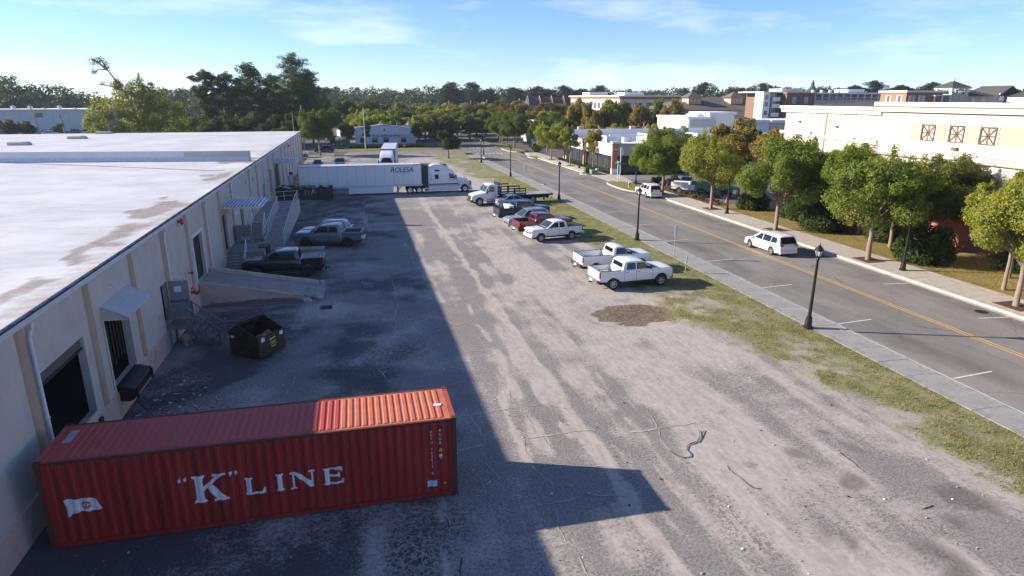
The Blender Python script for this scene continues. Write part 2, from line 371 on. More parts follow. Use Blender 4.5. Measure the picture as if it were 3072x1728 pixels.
    for cx, cy, rx, ry, k in ((.9,16.6,1.5,1.8,.7),(-3.2,16.5,2.4,2.2,.65),(-8,30.5,2.5,2.2,.6),(-7,37.5,3.2,2.6,.4),(-1,22.6,5,1.2,.25),(-4.5,44.5,3,2,.2),(-6,88,5,5,.3),(3,42.5,1,2,.15)):
        black += k*blob(cx,cy,rx,ry)
    black -= 1.2*blob(-5.2,28.5,1.3,1.8) + .8*blob(-2,40.6,1.4,1.8)
    stain = 0*X
    for cx, cy, r_, k in ((17.7,19.7,.35,.8),(18.0,18.2,.6,.75),(16.3,16.5,.55,1.0),(19.3,14.4,.8,1.05),(16.0,12.1,.7,1.0),(13.9,13.5,.45,.8),(13.3,14.1,.55,.75),(19.3,21.8,.9,.7),(17.9,13.4,.55,.7),(15.6,18.4,.45,.8),(20.1,15.4,.5,.6),(14.6,14.7,.5,.5),(9.6,31.2,.8,.35),(13.6,40.6,.9,.5),(12.6,52,.9,.5),(10.3,55,.7,.45),(8.4,47,.5,.4),(16.8,22.6,.6,.5),(7.0,30.4,.5,.55),(7.3,28.9,.3,.6),(11.2,60.2,1.0,.45),(11.7,43,.6,.5),(12.4,38.5,.8,.35)):
        stain = np.maximum(stain, k*.85*np.exp(-((X-cx+(n2-.5)*1.1)/(r_*1.25))**2-((Y-cy+(n1-.5)*1.6)/(r_*1.5))**2))
    stain = stain*(.55+.9*n2) + .35*np.exp(-((X-(-8.7))/1.2)**2-((Y-29.4)/1.4)**2)
    ally = 1.1*blob(10.9,15.1,.9,1.6,.1) + .8*blob(1.0,16.3,1.6,2.0) + .6*blob(2.2,32.5,2,1.6) + .5*blob(11.2,18.5,.5,2.2) + .6*blob(16.3,16.4,.8,.8) + .4*blob(9.2,30,1,1.6) + .45*blob(18.6,14.6,1.6,1.0) + .5*blob(5.4,26,.8,3)+.35*blob(6.0,24,1.2,3)*0
    e = ((X-16.4)/2.55)**2 + ((Y-35.4)/2.0)**2 + (n2-.5)*.9 + (vnoise(X*.6+Y*2.2,Y*0+7)-.5)*.6
    mud = sstep(1.25, .55, e)
    mud = np.maximum(mud, .55*blob(13.5,18.1,.9,.9)*sstep(.45,.6,n2))
    mud = np.maximum(mud, .45*blob(-8.2,28.6,2.0,1.3)*sstep(.4,.55,n2))
    z = -.11*sstep(2.6, .5, e) + .02*(n1-.5)
    return sand, grass, black, stain, ally, mud, z, n1, n3
xs = np.concatenate([np.arange(-10.3, 4.5, .17), np.arange(4.5, 9.6, .095), np.arange(9.6, 25.2, .15), [25.2]])
ys = [-30.0]
while ys[-1] < 158.6:
    y = ys[-1]; ys.append(y + (1.5 if y < 10 else max(.14, min(.9, .0042*y+.06))))
ys = np.array(ys); XX, YY = np.meshgrid(xs, ys)
XX = XX + np.where(XX > 20, (XX-20)/5.2*dxr(YY), 0)
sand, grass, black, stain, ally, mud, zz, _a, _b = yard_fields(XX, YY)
V = np.stack([XX, YY, zz-.004+.0*XX], -1).reshape(-1,3)
nx, ny = len(xs), len(ys)
ii = (np.arange(ny-1)[:,None]*nx + np.arange(nx-1)[None,:]).ravel()
F = np.stack([ii, ii+1, ii+nx+1, ii+nx], -1)
one = np.ones(nx*ny)
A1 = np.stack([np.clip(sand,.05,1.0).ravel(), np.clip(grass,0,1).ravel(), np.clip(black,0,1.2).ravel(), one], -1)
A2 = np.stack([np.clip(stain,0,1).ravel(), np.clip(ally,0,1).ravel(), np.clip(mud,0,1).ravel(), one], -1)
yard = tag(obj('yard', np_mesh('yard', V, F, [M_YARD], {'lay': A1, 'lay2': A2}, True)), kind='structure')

# sand-filled seams and cracks as real strips on the asphalt
def ribbon(name, pts, wid, mat, jit=.35, step=.18, z=.004, seed=0, broken=0.0, parent=yard):
    r_ = random.Random(seed); P_ = [Vector((a, b, 0)) for a, b in pts]; sm = []
    for a, b in zip(P_[:-1], P_[1:]):
        n = max(1, int((b-a).length/step))
        for k in range(n): sm.append(a+(b-a)*k/n)
    sm.append(P_[-1]); mb = MB(); i = mb.slot(mat); off = r_.random()*100; prev = None
    for k, p in enumerate(sm):
        d = (sm[min(k+1,len(sm)-1)]-sm[max(k-1,0)]); d.normalize(); s_ = Vector((-d.y, d.x, 0))
        q = off+k*step
        c = p + s_*(mnoise.noise((q*.55, 3.1, seed))*.22 + mnoise.noise((q*1.9, 1.3, seed))*.09 + mnoise.noise((q*6.5, 2.7, seed))*.03)
        wv = max(.004, wid*(1+jit*1.6*mnoise.noise((q*1.3, 7.7, seed))+jit*mnoise.noise((q*4.1, 2.2, seed))))
        if k in (0, len(sm)-1): wv *= .3
        zk = z
        mb.v += [tuple(c+s_*wv/2+Vector((0,0,zk))), tuple(c-s_*wv/2+Vector((0,0,zk)))]
        gap = broken and mnoise.noise((q*.7, 5.5, seed)) < broken
        if k and not gap and not prev:
            b_ = len(mb.v)-4; mb.f.append((b_, b_+1, b_+3, b_+2)); mb.m.append(i)
        prev = gap
    o = mb.build(name, parent, fix=False)
    for pl in o.data.polygons: pass
    return o
seam_pts = [(8.25, y) for y in range(10, 92, 2)]
cracks = [[(3.1,21.6),(3.7,21.8),(4.2,21.9),(5.2,21.8),(6.4,22.0),(7.9,22.1),(8.5,22.0),(10.1,21.5),(11.4,21.5),(13.0,21.6)], [(3.5,24.4),(4.0,24.5),(5.3,24.5),(6.3,24.7),(7.8,24.6)], [(4.0,25.1),(4.0,24.3),(4.2,23.2),(4.2,22.0)], [(3.7,21.6),(4.0,20.2),(4.6,18.4),(4.4,16)], [(6.5,22.0),(6.6,21.3),(6.6,20.6),(6.5,20.0)], [(5.8,22.0),(5.7,21.1),(5.7,20.4)], [(4.1,37.9),(5.0,36.2),(6.2,34.8),(8.4,33.8)], [(2.0,37),(4.2,38.6),(5.9,40.2),(6.7,40.5)], [(3.7,35.0),(5.4,35.8),(6.6,36.2)], [(2.4,31.3),(4.2,31.4),(5.5,31.5),(6.7,31.4),(8.1,31.4)], [(6.1,26.6),(6.2,25.5),(6.2,24.6),(6.3,23.5),(6.4,22.4)], [(11.5,24.6),(11.5,22.9),(11.0,19.8),(11.0,18.1),(11.1,17.0),(11.0,14)], [(-1.9,38.0),(-1.2,39.4),(2.2,38.2),(5.2,40.4),(8.2,40.8),(11.7,40.4)], [(2.1,47.2),(2.1,41.1),(1.6,35.8),(2.0,34.4),(1.3,32.7)], [(-3.7,28.4),(-3.5,30.2),(-2.5,30.9),(-1.3,32.2),(1.5,32.6),(3.5,31.6)], [(-2.5,51.2),(-1.2,49.6),(-.1,47.2),(.4,45)], [(2.0,18.7),(2.1,16.2),(2.0,13)], [(4.2,19.9),(6.6,19.6),(8.2,19.4)], [(5.1,17.6),(6.9,17.9),(8.2,17.4)], [(5.6,20.3),(5.9,18.6),(5.4,16.4),(5.6,14)], [(.8,60),(.9,66),(.6,74),(.8,84)], [(-4,55.2),(0,54.6),(4,54.9),(8.2,54.4)], [(9.4,33.6),(10.6,33.2),(12.2,33.4)], [(8.3,27.4),(9.6,27.1),(11.4,27.3)], [(3.0,27.6),(4.2,27.9),(5.2,27.2)], [(-3.5,46),(-1.5,43.2),(.8,42.4),(2.1,42.6)], [(8.3,62.6),(10,63.2),(12,62.4)], [(.5,30.2),(.9,28.4),(2.2,26.6),(3.6,25.8)], [(5.2,46.6),(6.6,45.8),(8.2,46.2)]]
for k, pts in enumerate(cracks): ribbon('crack', pts, .036 if k else .07, M_SAND, .8, .08, .010, 50+k, -.22)
for k, pts in enumerate([[(12.7,18.9),(12.5,18.1),(12.5,17.5),(12.6,16.9),(12.9,16.7),(13.4,16.7)], [(17.2,18.2),(17.1,17.4),(17.1,16.8)], [(17.2,16.1),(17.1,15.2),(17.0,14.7),(17.1,14.5),(17.8,14.7)], [(13.1,35.3),(13.3,36.4),(14.4,37.5),(15.6,38.0),(17.4,38.2)], [(13.1,35.3),(13.2,34.4),(13.8,33.5),(14.4,33.1)], [(15.9,18.9),(15.7,18.4),(16.0,18.0)], [(2.2,18.2),(2.15,16.2),(2.05,13)]]):
    ribbon('open_crack', pts, .024, M_BLACKCR, 1.3, .05, .013, 90+k, -.12)

# ------------------------------------------------------------------ road, kerbs, walks
def strip(name, xa, xb, y0, y1, z, mat, st=4.0, parent=None, za=None):
    n = max(1, int((y1-y0)/st)); yy = np.linspace(y0, y1, n+1); mb = MB(); i = mb.slot(mat)
    for k, y in enumerate(yy):
        d = float(dxr(y)); mb.v += [(xa+d, float(y), z), (xb+d, float(y), z if za is None else za)]
        if k: b = len(mb.v)-4; mb.f.append((b, b+1, b+3, b+2)); mb.m.append(i)
    return mb.build(name, parent, fix=False)
def bar_strip(name, xa, xb, y0, y1, z0, z1, mat, parent=None, st=4.0):
    n = max(1, int((y1-y0)/st)); yy = np.linspace(y0, y1, n+1); mb = MB(); i = mb.slot(mat)
    for k, y in enumerate(yy):
        d = float(dxr(y)); y = float(y); mb.v += [(xa+d,y,z0),(xb+d,y,z0),(xb+d-.02,y,z1),(xa+d+.02,y,z1)]
        if k:
            b = len(mb.v)-8
            for q in range(4): mb.f.append((b+q, b+(q+1)%4, b+4+(q+1)%4, b+4+q)); mb.m.append(i)
    mb.f.append((0,1,2,3)); mb.m.append(i); b = len(mb.v)-4; mb.f.append((b,b+1,b+2,b+3)); mb.m.append(i)
    return mb.build(name, parent)
ZR = -.12
road = tag(strip('road', 27.2, 39.3, -30, 260, ZR, M_ROAD), kind='structure')
mb = MB(); mb.quad((-130,159.4,ZR-.005),(27.95,159.4,ZR-.005),(27.95,171.2,ZR-.005),(-130,171.2,ZR-.005), M_ROAD); tag(mb.build('cross_street', fix=False), kind='structure')
mb = MB(); mb.quad((39.9,98.4,ZR-.005),(64,98.4,ZR-.005),(64,106.6,ZR-.005),(39.9,106.6,ZR-.005), M_ROAD); tag(mb.build('side_street', fix=False), kind='structure')
tag(strip('gutter', 27.22, 27.62, -30, 154, ZR+.006, M_CONC_G), kind='structure')
bar_strip('kerb', 27.08, 27.22, -30, 154, -.3, .035, M_CONC_G, None); tag(bpy.data.objects['kerb'], kind='structure')
def slabs(name, xa, xb, y0, y1, L, mat, zt=.03):
    root = strip(name, xa, xb, y0, y1, zt-.05, M_JOINT); tag(root, kind='structure')
    y = y0; k = 0; msh = MB()
    w_ = xb-xa; msh.box(-w_/2, -L/2+.010, -.12, w_/2, L/2-.010, 0, mat); me = msh.mesh('slab')
    while y+L <= y1+.01:
        yc = y+L/2; d = float(dxr(yc)); a = math.atan2(float(dxr(yc+2)-dxr(yc-2)), 4)
        obj('slab', me, root, (xa+w_/2+d, yc, zt+rnd.uniform(-.006,.006)), (rnd.uniform(-.002,.002), rnd.uniform(-.002,.002), -a))
        y += L; k += 1
    return root
slabs('sidewalk', 25.18, 27.07, 9, 153, 1.8, M_CONC_G)
slabs('sidewalk', 39.36, 42.5, 14, 86, 2.4, M_CONC, .035)
slabs('sidewalk', 39.9, 42.9, 108, 156, 2.4, M_CONC, .035)
tag(bar_strip('kerb', 39.12, 39.35, -30, 78, -.3, .04, M_KERB), kind='structure')
tag(bar_strip('kerb', 39.12, 39.35, 109.5, 152, -.3, .04, M_KERB), kind='structure')
tag(strip('gutter', 38.72, 39.12, -30, 78, ZR+.006, M_CONC), kind='structure')
# right-hand lawn, planting bed, parking surface behind the trees
tag(strip('lawn', 42.52, 52.6, -30, 72.5, .012, M_LAWN, za=.05), kind='structure')
mb = MB(); mb.quad((43.4,72.6,.0),(95,72.6,.0),(95,98.3,.0),(43.4,98.3,.0), M_LOT2); tag(mb.build('parking_surface', fix=False), kind='structure')
mb = MB(); mb.prism([(43.25,71.6),(45.2,71.6),(45.0,84),(44.4,90),(43.3,90)], -.05, .06, M_MULCH, 'z'); tag(mb.build('planting_bed'), kind='structure')
mb = MB(); mb.prism([(43.5,108.2),(43.9,108.2),(43.9,139),(43.3,139),(42.95,130),(42.95,110)], -.05, .05, M_MULCH, 'z'); tag(mb.build('planting_bed'), kind='structure')
# kerbed grass islands
def island(name, pts, zt=.05):
    c = Vector((sum(p[0] for p in pts)/len(pts), sum(p[1] for p in pts)/len(pts)))
    def rounded(s):
        out_ = []
        n = len(pts)
        for i in range(n):
            a, b, d = Vector(pts[i-1]), Vector(pts[i]), Vector(pts[(i+1)%n])
            for t_ in (0,.25,.5,.75,1):
                p = (a+b)/2*(1-t_)**2 + b*2*t_*(1-t_) + (b+d)/2*t_**2
                v = p-c; out_.append(tuple(c+v*(1-s/max(v.length,.1))))
        return out_
    mb = MB(); mb.prism(rounded(0), -.3, zt, M_KERB, 'z'); o = tag(mb.build(name), kind='structure')
    mb = MB(); mb.prism(rounded(.2), -.1, zt+.015, M_GRASS, 'z'); mb.build('island_grass', o)
island('kerb_island', [(38.2,86.4),(40.3,85.2),(42.2,88.6),(42.4,95.8),(40.4,98.2),(38.6,97.4),(37.9,92)])
island('kerb_island', [(38.3,108.4),(42.6,107.2),(42.9,110.4),(39.3,111.6)])
island('kerb_island', [(38.2,141.6),(40.6,141.0),(40.9,146.4),(38.6,147)])
island('kerb_island', [(38.1,158.8),(42.6,158.6),(42.8,173.6),(38.5,174.2),(37.7,168)])
island('kerb_island', [(37.0,176.3),(42.4,176.0),(42.6,191),(37.9,190)])
island('kerb_island', [(28.1,142.4),(30.9,141.2),(30.7,147.4),(28.3,148.4)])
mb = MB(); mb.prism([(40.1,96.6),(43.4,96.6),(45.4,107.9),(40.3,107.9)], -.2, -.085, M_CONC, 'z'); tag(mb.build('driveway_apron'), kind='structure')
# far verges
mb = MB(); mb.quad((-40,171.2,-.1),(26,171.2,-.1),(26,179,-.02),(-40,179,-.02), M_GRASS); tag(mb.build('verge', fix=False), kind='structure')
mb = MB(); mb.quad((-9,157.2,.012),(27.6,157.2,.012),(27.6,159.3,-.02),(-9,159.3,-.02), M_GRASS); tag(mb.build('verge', fix=False), kind='structure')
mb = MB(); mb.quad((-60,179,-.06),(36,179,-.06),(36,300,-.06),(-60,300,-.06), M_LOT2); tag(mb.build('parking_surface', fix=False), kind='structure')
mb = MB(); mb.quad((43.5,139,-.06),(200,139,-.06),(200,300,-.06),(43.5,300,-.06), M_LOT2); tag(mb.build('parking_surface', fix=False), kind='structure')
# painted markings: parts of the road
def mark(x0, y0, x1, y1, wd, mat, name='road_line', z=ZR+.010):
    a, b = Vector((x0,y0)), Vector((x1,y1)); d = (b-a).normalized()*1.0; s_ = Vector((-d.y,d.x))*wd/2
    mb = MB(); pts = [a+s_, b+s_, b-s_, a-s_]; mb.add([(p.x,p.y,z) for p in pts], [(3,2,1,0)], mat); mb.build(name, road, fix=False)
for y in [22.9,30.95,38.8,46.75,54.75,62.8,71,79.2,87.4,95.6,103.8,112,120.2,128.4]:
    d = float(dxr(y)); mark(27.64+d-.1, y, 30.1+d, y+.25, .11, M_WHITEP)
for y in [21.7,29.7,37.5,45.6,53.7,61.7,70.2]:
    d = float(dxr(y)); mark(36.7+d, y+.1, 38.95+d, y-.15, .11, M_WHITEP)
for (ya, yb) in ((-30,98.4),(107.6,155.6)):
    for xo in (33.35,33.64): strip('centre_line', xo-.05, xo+.06, ya, yb, ZR+.010, M_YELP, 4, road)
for k in range(9): mark(29.2+k*.98, 156.4, 29.2+k*.98, 158.2, .5, M_WHITEP, 'crossing_bar')
for k in range(8): mark(30.6+k*.98, 175.2, 30.6+k*.98, 176.9, .5, M_WHITEP, 'crossing_bar')
for k in range(10): mark(-1.6+k*.75, 158.6, -1.6+k*.75+.05, 160.4, .36, M_WHITEP, 'crossing_bar')
mark(45.2,100.4,45.5,106.2,.12,M_WHITEP)
mb = MB(); mb.lathe([(0,0),(.36,0),(.38,-.01)], P('cast_iron', (.045,.035,.03), .6, .6), 20); mb.build('manhole_cover', road, (38.05,30.8,ZR+.018))
mb = MB(); mb.lathe([(0,0),(.3,0),(.32,-.01)], P('cast_iron', (.045,.035,.03), .6, .6), 20); mb.build('manhole_cover', road, (37.0,103,ZR+.018))
for (x, y) in ((27.6,53.6),(28.2,97.6)):
    mb = MB(); mb.box(-.28,-.5,-.02,.28,.5,.03, M_CONC); mb.box(-.2,-.42,.031,.2,.42,.04, P('cast_iron', (.045,.035,.03), .6, .6)); mb.build('storm_inlet', road, (x+float(dxr(y))*.6,y,ZR+.03))
for x, y in ((40.75,30.85),(40.75,43.58),(41.1,56.61),(41.5,69.8),(41.5,82.8),(41.4,123),(41.65,136.8)):
    mb = MB(); mb.box(-.85,-.95,-.02,.85,.95,.012, M_MULCH); tag(mb.build('tree_pit', None, (x+.1,y,.045)), kind='structure')
# ------------------------------------------------------------------ warehouse materials
M_STUC = P('cream_stucco', (.50,.465,.41), .88, var=.06, sc=.7, bmp=.08, dirt=((.30,.275,.245), .4, .9))
M_PINK = P('pink_plinth_paint', (.50,.385,.325), .88, var=.1, sc=1, bmp=.08, dirt=((.25,.2,.18), .5, 1.4))
M_TAN = P('tan_pilaster_paint', (.41,.30,.215), .85, var=.1, sc=1.5, dirt=((.22,.16,.12), .4, 3))
M_GUT = P('white_gutter_metal', (.62,.63,.65), .45, var=.08, sc=2, dirt=((.3,.3,.3), .3, 3))
M_TROUGH = P('gutter_inside', (.10,.115,.12), .8, var=.4, sc=3)
M_DARKIN = P('dark_interior', (.02,.02,.022), .9)  # near-black colour standing in for the shade of unlit depths
M_CONCD = P('dock_concrete', (.30,.285,.265), .9, var=.2, sc=1.2, bmp=.15, dirt=((.1,.095,.09), .6, 1.3))
M_RAIL = P('white_rail_paint', (.72,.73,.74), .45, var=.08, dirt=((.35,.3,.25), .3, 9))
M_GALV = P('galvanised_sheet', (.50,.53,.56), .4, .6, var=.12, sc=4)
M_AWN = P('grey_awning_sheet', (.46,.48,.50), .6, .2, var=.08, sc=2)
M_WOODG = P('weathered_grey_wood', (.19,.175,.16), .9, var=.35, sc=6, stretch=(1,1,.2))
M_WOODB = P('old_brown_board', (.23,.18,.14), .9, var=.35, sc=6)
M_BLKRUB = P('black_rubber', (.016,.016,.017), .8)
M_RED = P('fire_red', (.42,.025,.022), .45, var=.15)
M_DGREY = P('grey_door_paint', (.24,.26,.28), .6, var=.08)
M_PAPER = P('white_paper', (.75,.76,.78), .8)
M_BEIGE = P('beige_vent_metal', (.50,.475,.405), .55, var=.08)
M_TRIM = P('black_plastic_trim', (.025,.025,.027), .6)
M_WINB = P('window_glass_dark', (.02,.025,.03), .06, spec=.8)
def m_roof():
    m = bpy.data.materials.new('white_roof_membrane'); t, b, o = nodes_of(m)
    co = t.nodes.new('ShaderNodeTexCoord').outputs['Object']
    at = N(t, 'ShaderNodeVertexColor', layer_name='lay'); sp = t.nodes.new('ShaderNodeSeparateColor'); t.links.new(at.outputs[0], sp.inputs[0])
    f1 = noise(t, co, 1.2, 6, .7, (.35,1.6,1)); f2 = noise(t, co, 3.2, 6, .7); f3 = noise(t, co, .2, 4, .6)
    c = mixc(t, ramp(t, f1, .35, .7), (.56,.55,.565), (.39,.38,.39)); c = mixc(t, ramp(t, f3, .4, .65), c, (.60,.595,.60))
    # lap seams of the sheets
    sx = t.nodes.new('ShaderNodeSeparateXYZ'); t.links.new(co, sx.inputs[0])
    wob = mth(t, 'MULTIPLY', noise(t, co, .6, 3), .25)
    fr = mth(t, 'FRACT', mth(t, 'ADD', mth(t, 'MULTIPLY', sx.outputs[0], .333), wob)); se = mth(t, 'LESS_THAN', fr, .012)
    c = mixc(t, mth(t, 'MULTIPLY', se, .6), c, (.42,.40,.39))
    st = sstepn(t, sp.outputs[0], mth(t, 'ADD', mth(t, 'MULTIPLY', f1, .4), mth(t, 'MULTIPLY', f2, .6)), .36, .74, 1.3)
    c = mixc(t, mth(t, 'MULTIPLY', st, .85), c, mixc(t, ramp(t, f2, .35, .65), (.15,.115,.09), (.34,.29,.245)))
    t.links.new(c, b.inputs['Base Color']); b.inputs['Roughness'].default_value = .7; bump(t, b, f1, .12, .03)
    return m
M_ROOF = m_roof()
XW = -10.28; YB0, YB1 = -14.0, 139.0; ZT = 6.42
wh = thing('warehouse', 'long cream warehouse with flat white roof and tan pilasters beside the yard', 'warehouse', (XW, 60, 0))
def W(mb, name, parent=None, smooth=None):
    """geometry given in world coordinates, hung under the warehouse"""
    o = mb.build(name, parent or wh, smooth=smooth); off = Vector((-XW, -60, 0)) if (parent is None or parent is wh) else Vector((0,0,0))
    o.location = off; return o
openings = [(21.95,25.6,1.36,4.42), (27.6,30.35,1.34,4.3), (35.5,36.75,1.32,3.48), (43.3,45.85,1.5,4.42), (53.0,54.9,1.22,4.15), (61.4,62.9,1.35,3.6), (77.4,78.6,1.3,3.5), (84.6,86.2,1.25,4.4), (89.8,94.6,1.25,4.3)]
mb = MB(); T = .28
ycur = YB0
for (a, b, z0, z1) in openings:
    mb.box(XW-T, ycur, -.3, XW, a, ZT, M_STUC); mb.box(XW-T, a, -.3, XW, b, z0, M_STUC); mb.box(XW-T, a, z1, XW, b, ZT, M_STUC); ycur = b
mb.box(XW-T, ycur, -.3, XW, YB1, ZT, M_STUC)
mb.box(-78, YB1-.3, -.3, XW-T, YB1, ZT, M_STUC); mb.box(-78, YB0, -.3, XW-T, YB0+.3, ZT, M_STUC); mb.box(-78, YB0+.3, -.3, -77.7, YB1-.3, ZT, M_STUC)
W(mb, 'wall')
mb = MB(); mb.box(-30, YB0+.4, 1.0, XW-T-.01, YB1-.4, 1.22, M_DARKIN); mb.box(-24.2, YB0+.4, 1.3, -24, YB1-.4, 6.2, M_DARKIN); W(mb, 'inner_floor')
# plinth pieces between the openings
mb = MB(); ycur = YB0
def pl(mb, a, b, zt=1.16): mb.prism([(XW,-.2),(XW+.06,-.2),(XW+.06,zt-.06),(XW,zt)], a, b, M_PINK, 'y')
for (a, b) in ((YB0,21.9),(21.9,25.65),(25.65,27.55),(27.55,30.4),(30.4,35.4),(36.9,43.2),(46.95,52.9),(57.3,139)): pl(mb, a, b-.004)
W(mb, 'plinth')
# pilasters
me = MB(); me.prism([(0,-.24),(.07,-.2),(.11,-.1),(.12,0),(.11,.1),(.07,.2),(0,.24)], 0, 5.05, M_TAN, 'z'); pm = me.mesh('pilaster', 40)
y = -9.9
while y < 138.5:
    if not any(a < y < b+.1 for a, b, _, _ in openings): obj('pilaster', pm, wh, (0.001, y-60, 1.22))
    y += 5.2
obj('pilaster', pm, wh, (0.001, 138.6-60, 1.22))
# gutter: pale lip, dark trough, hung on the eave
prof_lip = [(.0,-.20),(.17,-.20),(.21,-.02),(.225,-.02),(.185,-.225),(.0,-.225)]
mb = MB(); mb.prism([(XW+a, ZT+.06+b) for a, b in prof_lip], YB0, YB1, M_GUT, 'y'); gt = W(mb, 'gutter')
mb = MB(); mb.prism([(XW+.004,ZT-.12),(XW+.165,ZT-.12),(XW+.195,ZT-.06),(XW+.004,ZT-.05)], YB0+.01, YB1-.01, M_TROUGH, 'y'); W(mb, 'gutter_fill')  # dark strip filling the trough
y = 2.0
mb = MB(); mb.box(-.0,-.02,-.02,.2,.02,.0, M_TROUGH); hk = mb.mesh('gutter_hanger')
while y < 90: obj('gutter_hanger', hk, wh, (0.004, y-60, ZT+.045)); y += 1.35
# downspouts with an elbow
mb = MB(); mb.tube([(.17,0,ZT-.16),(.17,0,ZT-.3),(.12,-.02,ZT-.45),(.10,-.12,ZT-.62),(.10,-.14,ZT-.8),(.10,-.14,.35),(.22,-.14,.12)], .06, M_GUT, 10)
for k in (1.4,3.0,4.6): mb.box(.02,-.21,k,.165,-.07,k+.04, M_GUT)
dsp = mb.mesh('downspout', 40)
for y in (1.2,11.6,21.85,37.3,47.65,57.9,68.3,79,100,120): obj('downspout', dsp, wh, (0.003, y-60, 0))
# roof sheet with stains along the eave
xr = np.concatenate([np.arange(-80,-20,2.0), np.arange(-20,-10.22,.25), [-10.18]]); yr = np.arange(YB0-.1, YB1+.12, .5)
XX, YY = np.meshgrid(xr, yr); lay = 0*XX; WX_ = XX+(fbm(XX*.7+2,YY*.5+1,4)-.5)*3.2; WY_ = YY+(fbm(XX*.6+30,YY*.35+12,4)-.5)*11
edge = np.exp(-((XX+10.3)/1.5)**2)*(.30+.5*fbm(XX*.5, YY*.12, 4))
for cx, cy, rx, ry, k in ((-11.8,43.0,1.3,3.4,1.3),(-11.4,60,1.1,5.0,1.15),(-11.9,75,1.8,3.6,1.2),(-11.3,33,.8,3,.9),(-11.5,26,.8,2,.8),(-11,21,.8,2,.5),(-12,88,1.2,3,.5),(-11.6,103,1.4,3,.45),(-18,77.4,4,.5,.3)):
    lay = np.maximum(lay, k*np.exp(-(((WX_-cx)/rx)**2+((WY_-cy)/ry)**2)**2))
lay = np.maximum(lay, edge*.9); lay = np.clip(lay + (fbm(XX*.8+3,YY*.4+9,4)-.5)*.25*np.exp(-((XX+10.3)/4)**2), 0, 1)
zr = ZT+.10 + .03*np.exp(-((XX+10.2)/.25)**2)
V = np.stack([XX-XW, YY-60, zr], -1).reshape(-1,3); nx, ny = len(xr), len(yr)
ii = (np.arange(ny-1)[:,None]*nx + np.arange(nx-1)[None,:]).ravel(); F = np.stack([ii, ii+1, ii+nx+1, ii+nx], -1)
A1 = np.stack([lay.ravel()]*3+[np.ones(lay.size)], -1)
obj('roof', np_mesh('roof', V, F, [M_ROOF], {'lay': A1}, True), wh)
mb = MB(); mb.box(-80, YB0-.1, ZT-.02, XW+.005, YB1+.1, ZT+.085, M_GUT); W(mb, 'roof_edge')
# raised fire wall across the roof: metal panels and a cap
fw0, fw1 = Vector((-10.75,74.0,0)), Vector((-79,84.5,0)); dv = (fw1-fw0).normalized(); nv = Vector((dv.y,-dv.x,0))
if nv.y > 0: nv = -nv
M_FW = P('white_flashing', (.66,.67,.69), .5, var=.06, sc=1); M_FWG = P('grey_flashing', (.47,.465,.45), .6, var=.06, sc=1)
s_ = 0; k = 0
while s_ < 66:
    L_ = 3.35; a = fw0+dv*s_; b = fw0+dv*(s_+L_-.012); mat = M_FWG if k < 2 else M_FW
    mb = MB(); c = (a+b)/2; z0, z1 = ZT+.1, 7.52
    mb.obox((c.x,c.y,(z0+z1)/2), dv*(L_-.012)/2, nv*.16, Vector((0,0,(z1-z0)/2)), mat); W(mb, 'parapet_panel')
    mb = MB(); mb.obox((c.x,c.y,7.55), dv*(L_-.004)/2, nv*.22, Vector((0,0,.03)), M_FW); W(mb, 'parapet_cap')
    s_ += L_; k += 1
mb = MB(); c = fw0+dv*33; c2 = c+nv*.3
vs = []; a = fw0+nv*.165; b = fw1+nv*.165
mb.add([(a.x,a.y,ZT+.52),(b.x,b.y,ZT+.52),((b+nv*.3).x,(b+nv*.3).y,ZT+.12),((a+nv*.3).x,(a+nv*.3).y,ZT+.12)], [(0,1,2,3)], P('white_roof_flare', (.68,.68,.70), .7)); W(mb, 'parapet_flare')
# vent hoods on the roof: things that could be lifted off
for k, (x, y, rz, lb) in enumerate(((-45.7,106.3,-.03,'nearest of the three beige vent hoods on the white roof'),(-43.6,120.9,-.05,'middle one of the three beige vent hoods on the white roof'),(-44.9,137.0,-.02,'beige vent hood at the far edge of the white roof'))):
    t_ = thing('roof_vent', lb, 'roof vent', (x, y, ZT+.1), rz, 'vent hoods on the warehouse roof')
    mb = MB(); mb.prism([(-1.35,.0),(1.3,.0),(1.35,.18),(1.1,.42),(-1.3,.42)], -.55, .55, M_BEIGE, 'y'); mb.build('hood', t_)
    mb = MB(); mb.prism([(-1.28,.421),(.55,.421),(.75,.5),(1.1,.44),(1.1,.40)], -.5, .5, M_BEIGE, 'y'); mb.build('lid', t_)
    mb = MB(); mb.box(-1.5,-.66,-.04,1.42,.66,-.002, M_TROUGH); mb.build('curb', t_)
mb = MB(); mb.tube([(-46,83.2,ZT+.14),(-35.2,77.0,ZT+.14),(-27,72.6,ZT+.15),(-12.6,63.8,ZT+.16),(-11.4,62.8,ZT+.3)], .022, M_BLKRUB, 6)
tag(mb.build('roof_cable'), 'thin black cable lying across the white roof', 'cable')

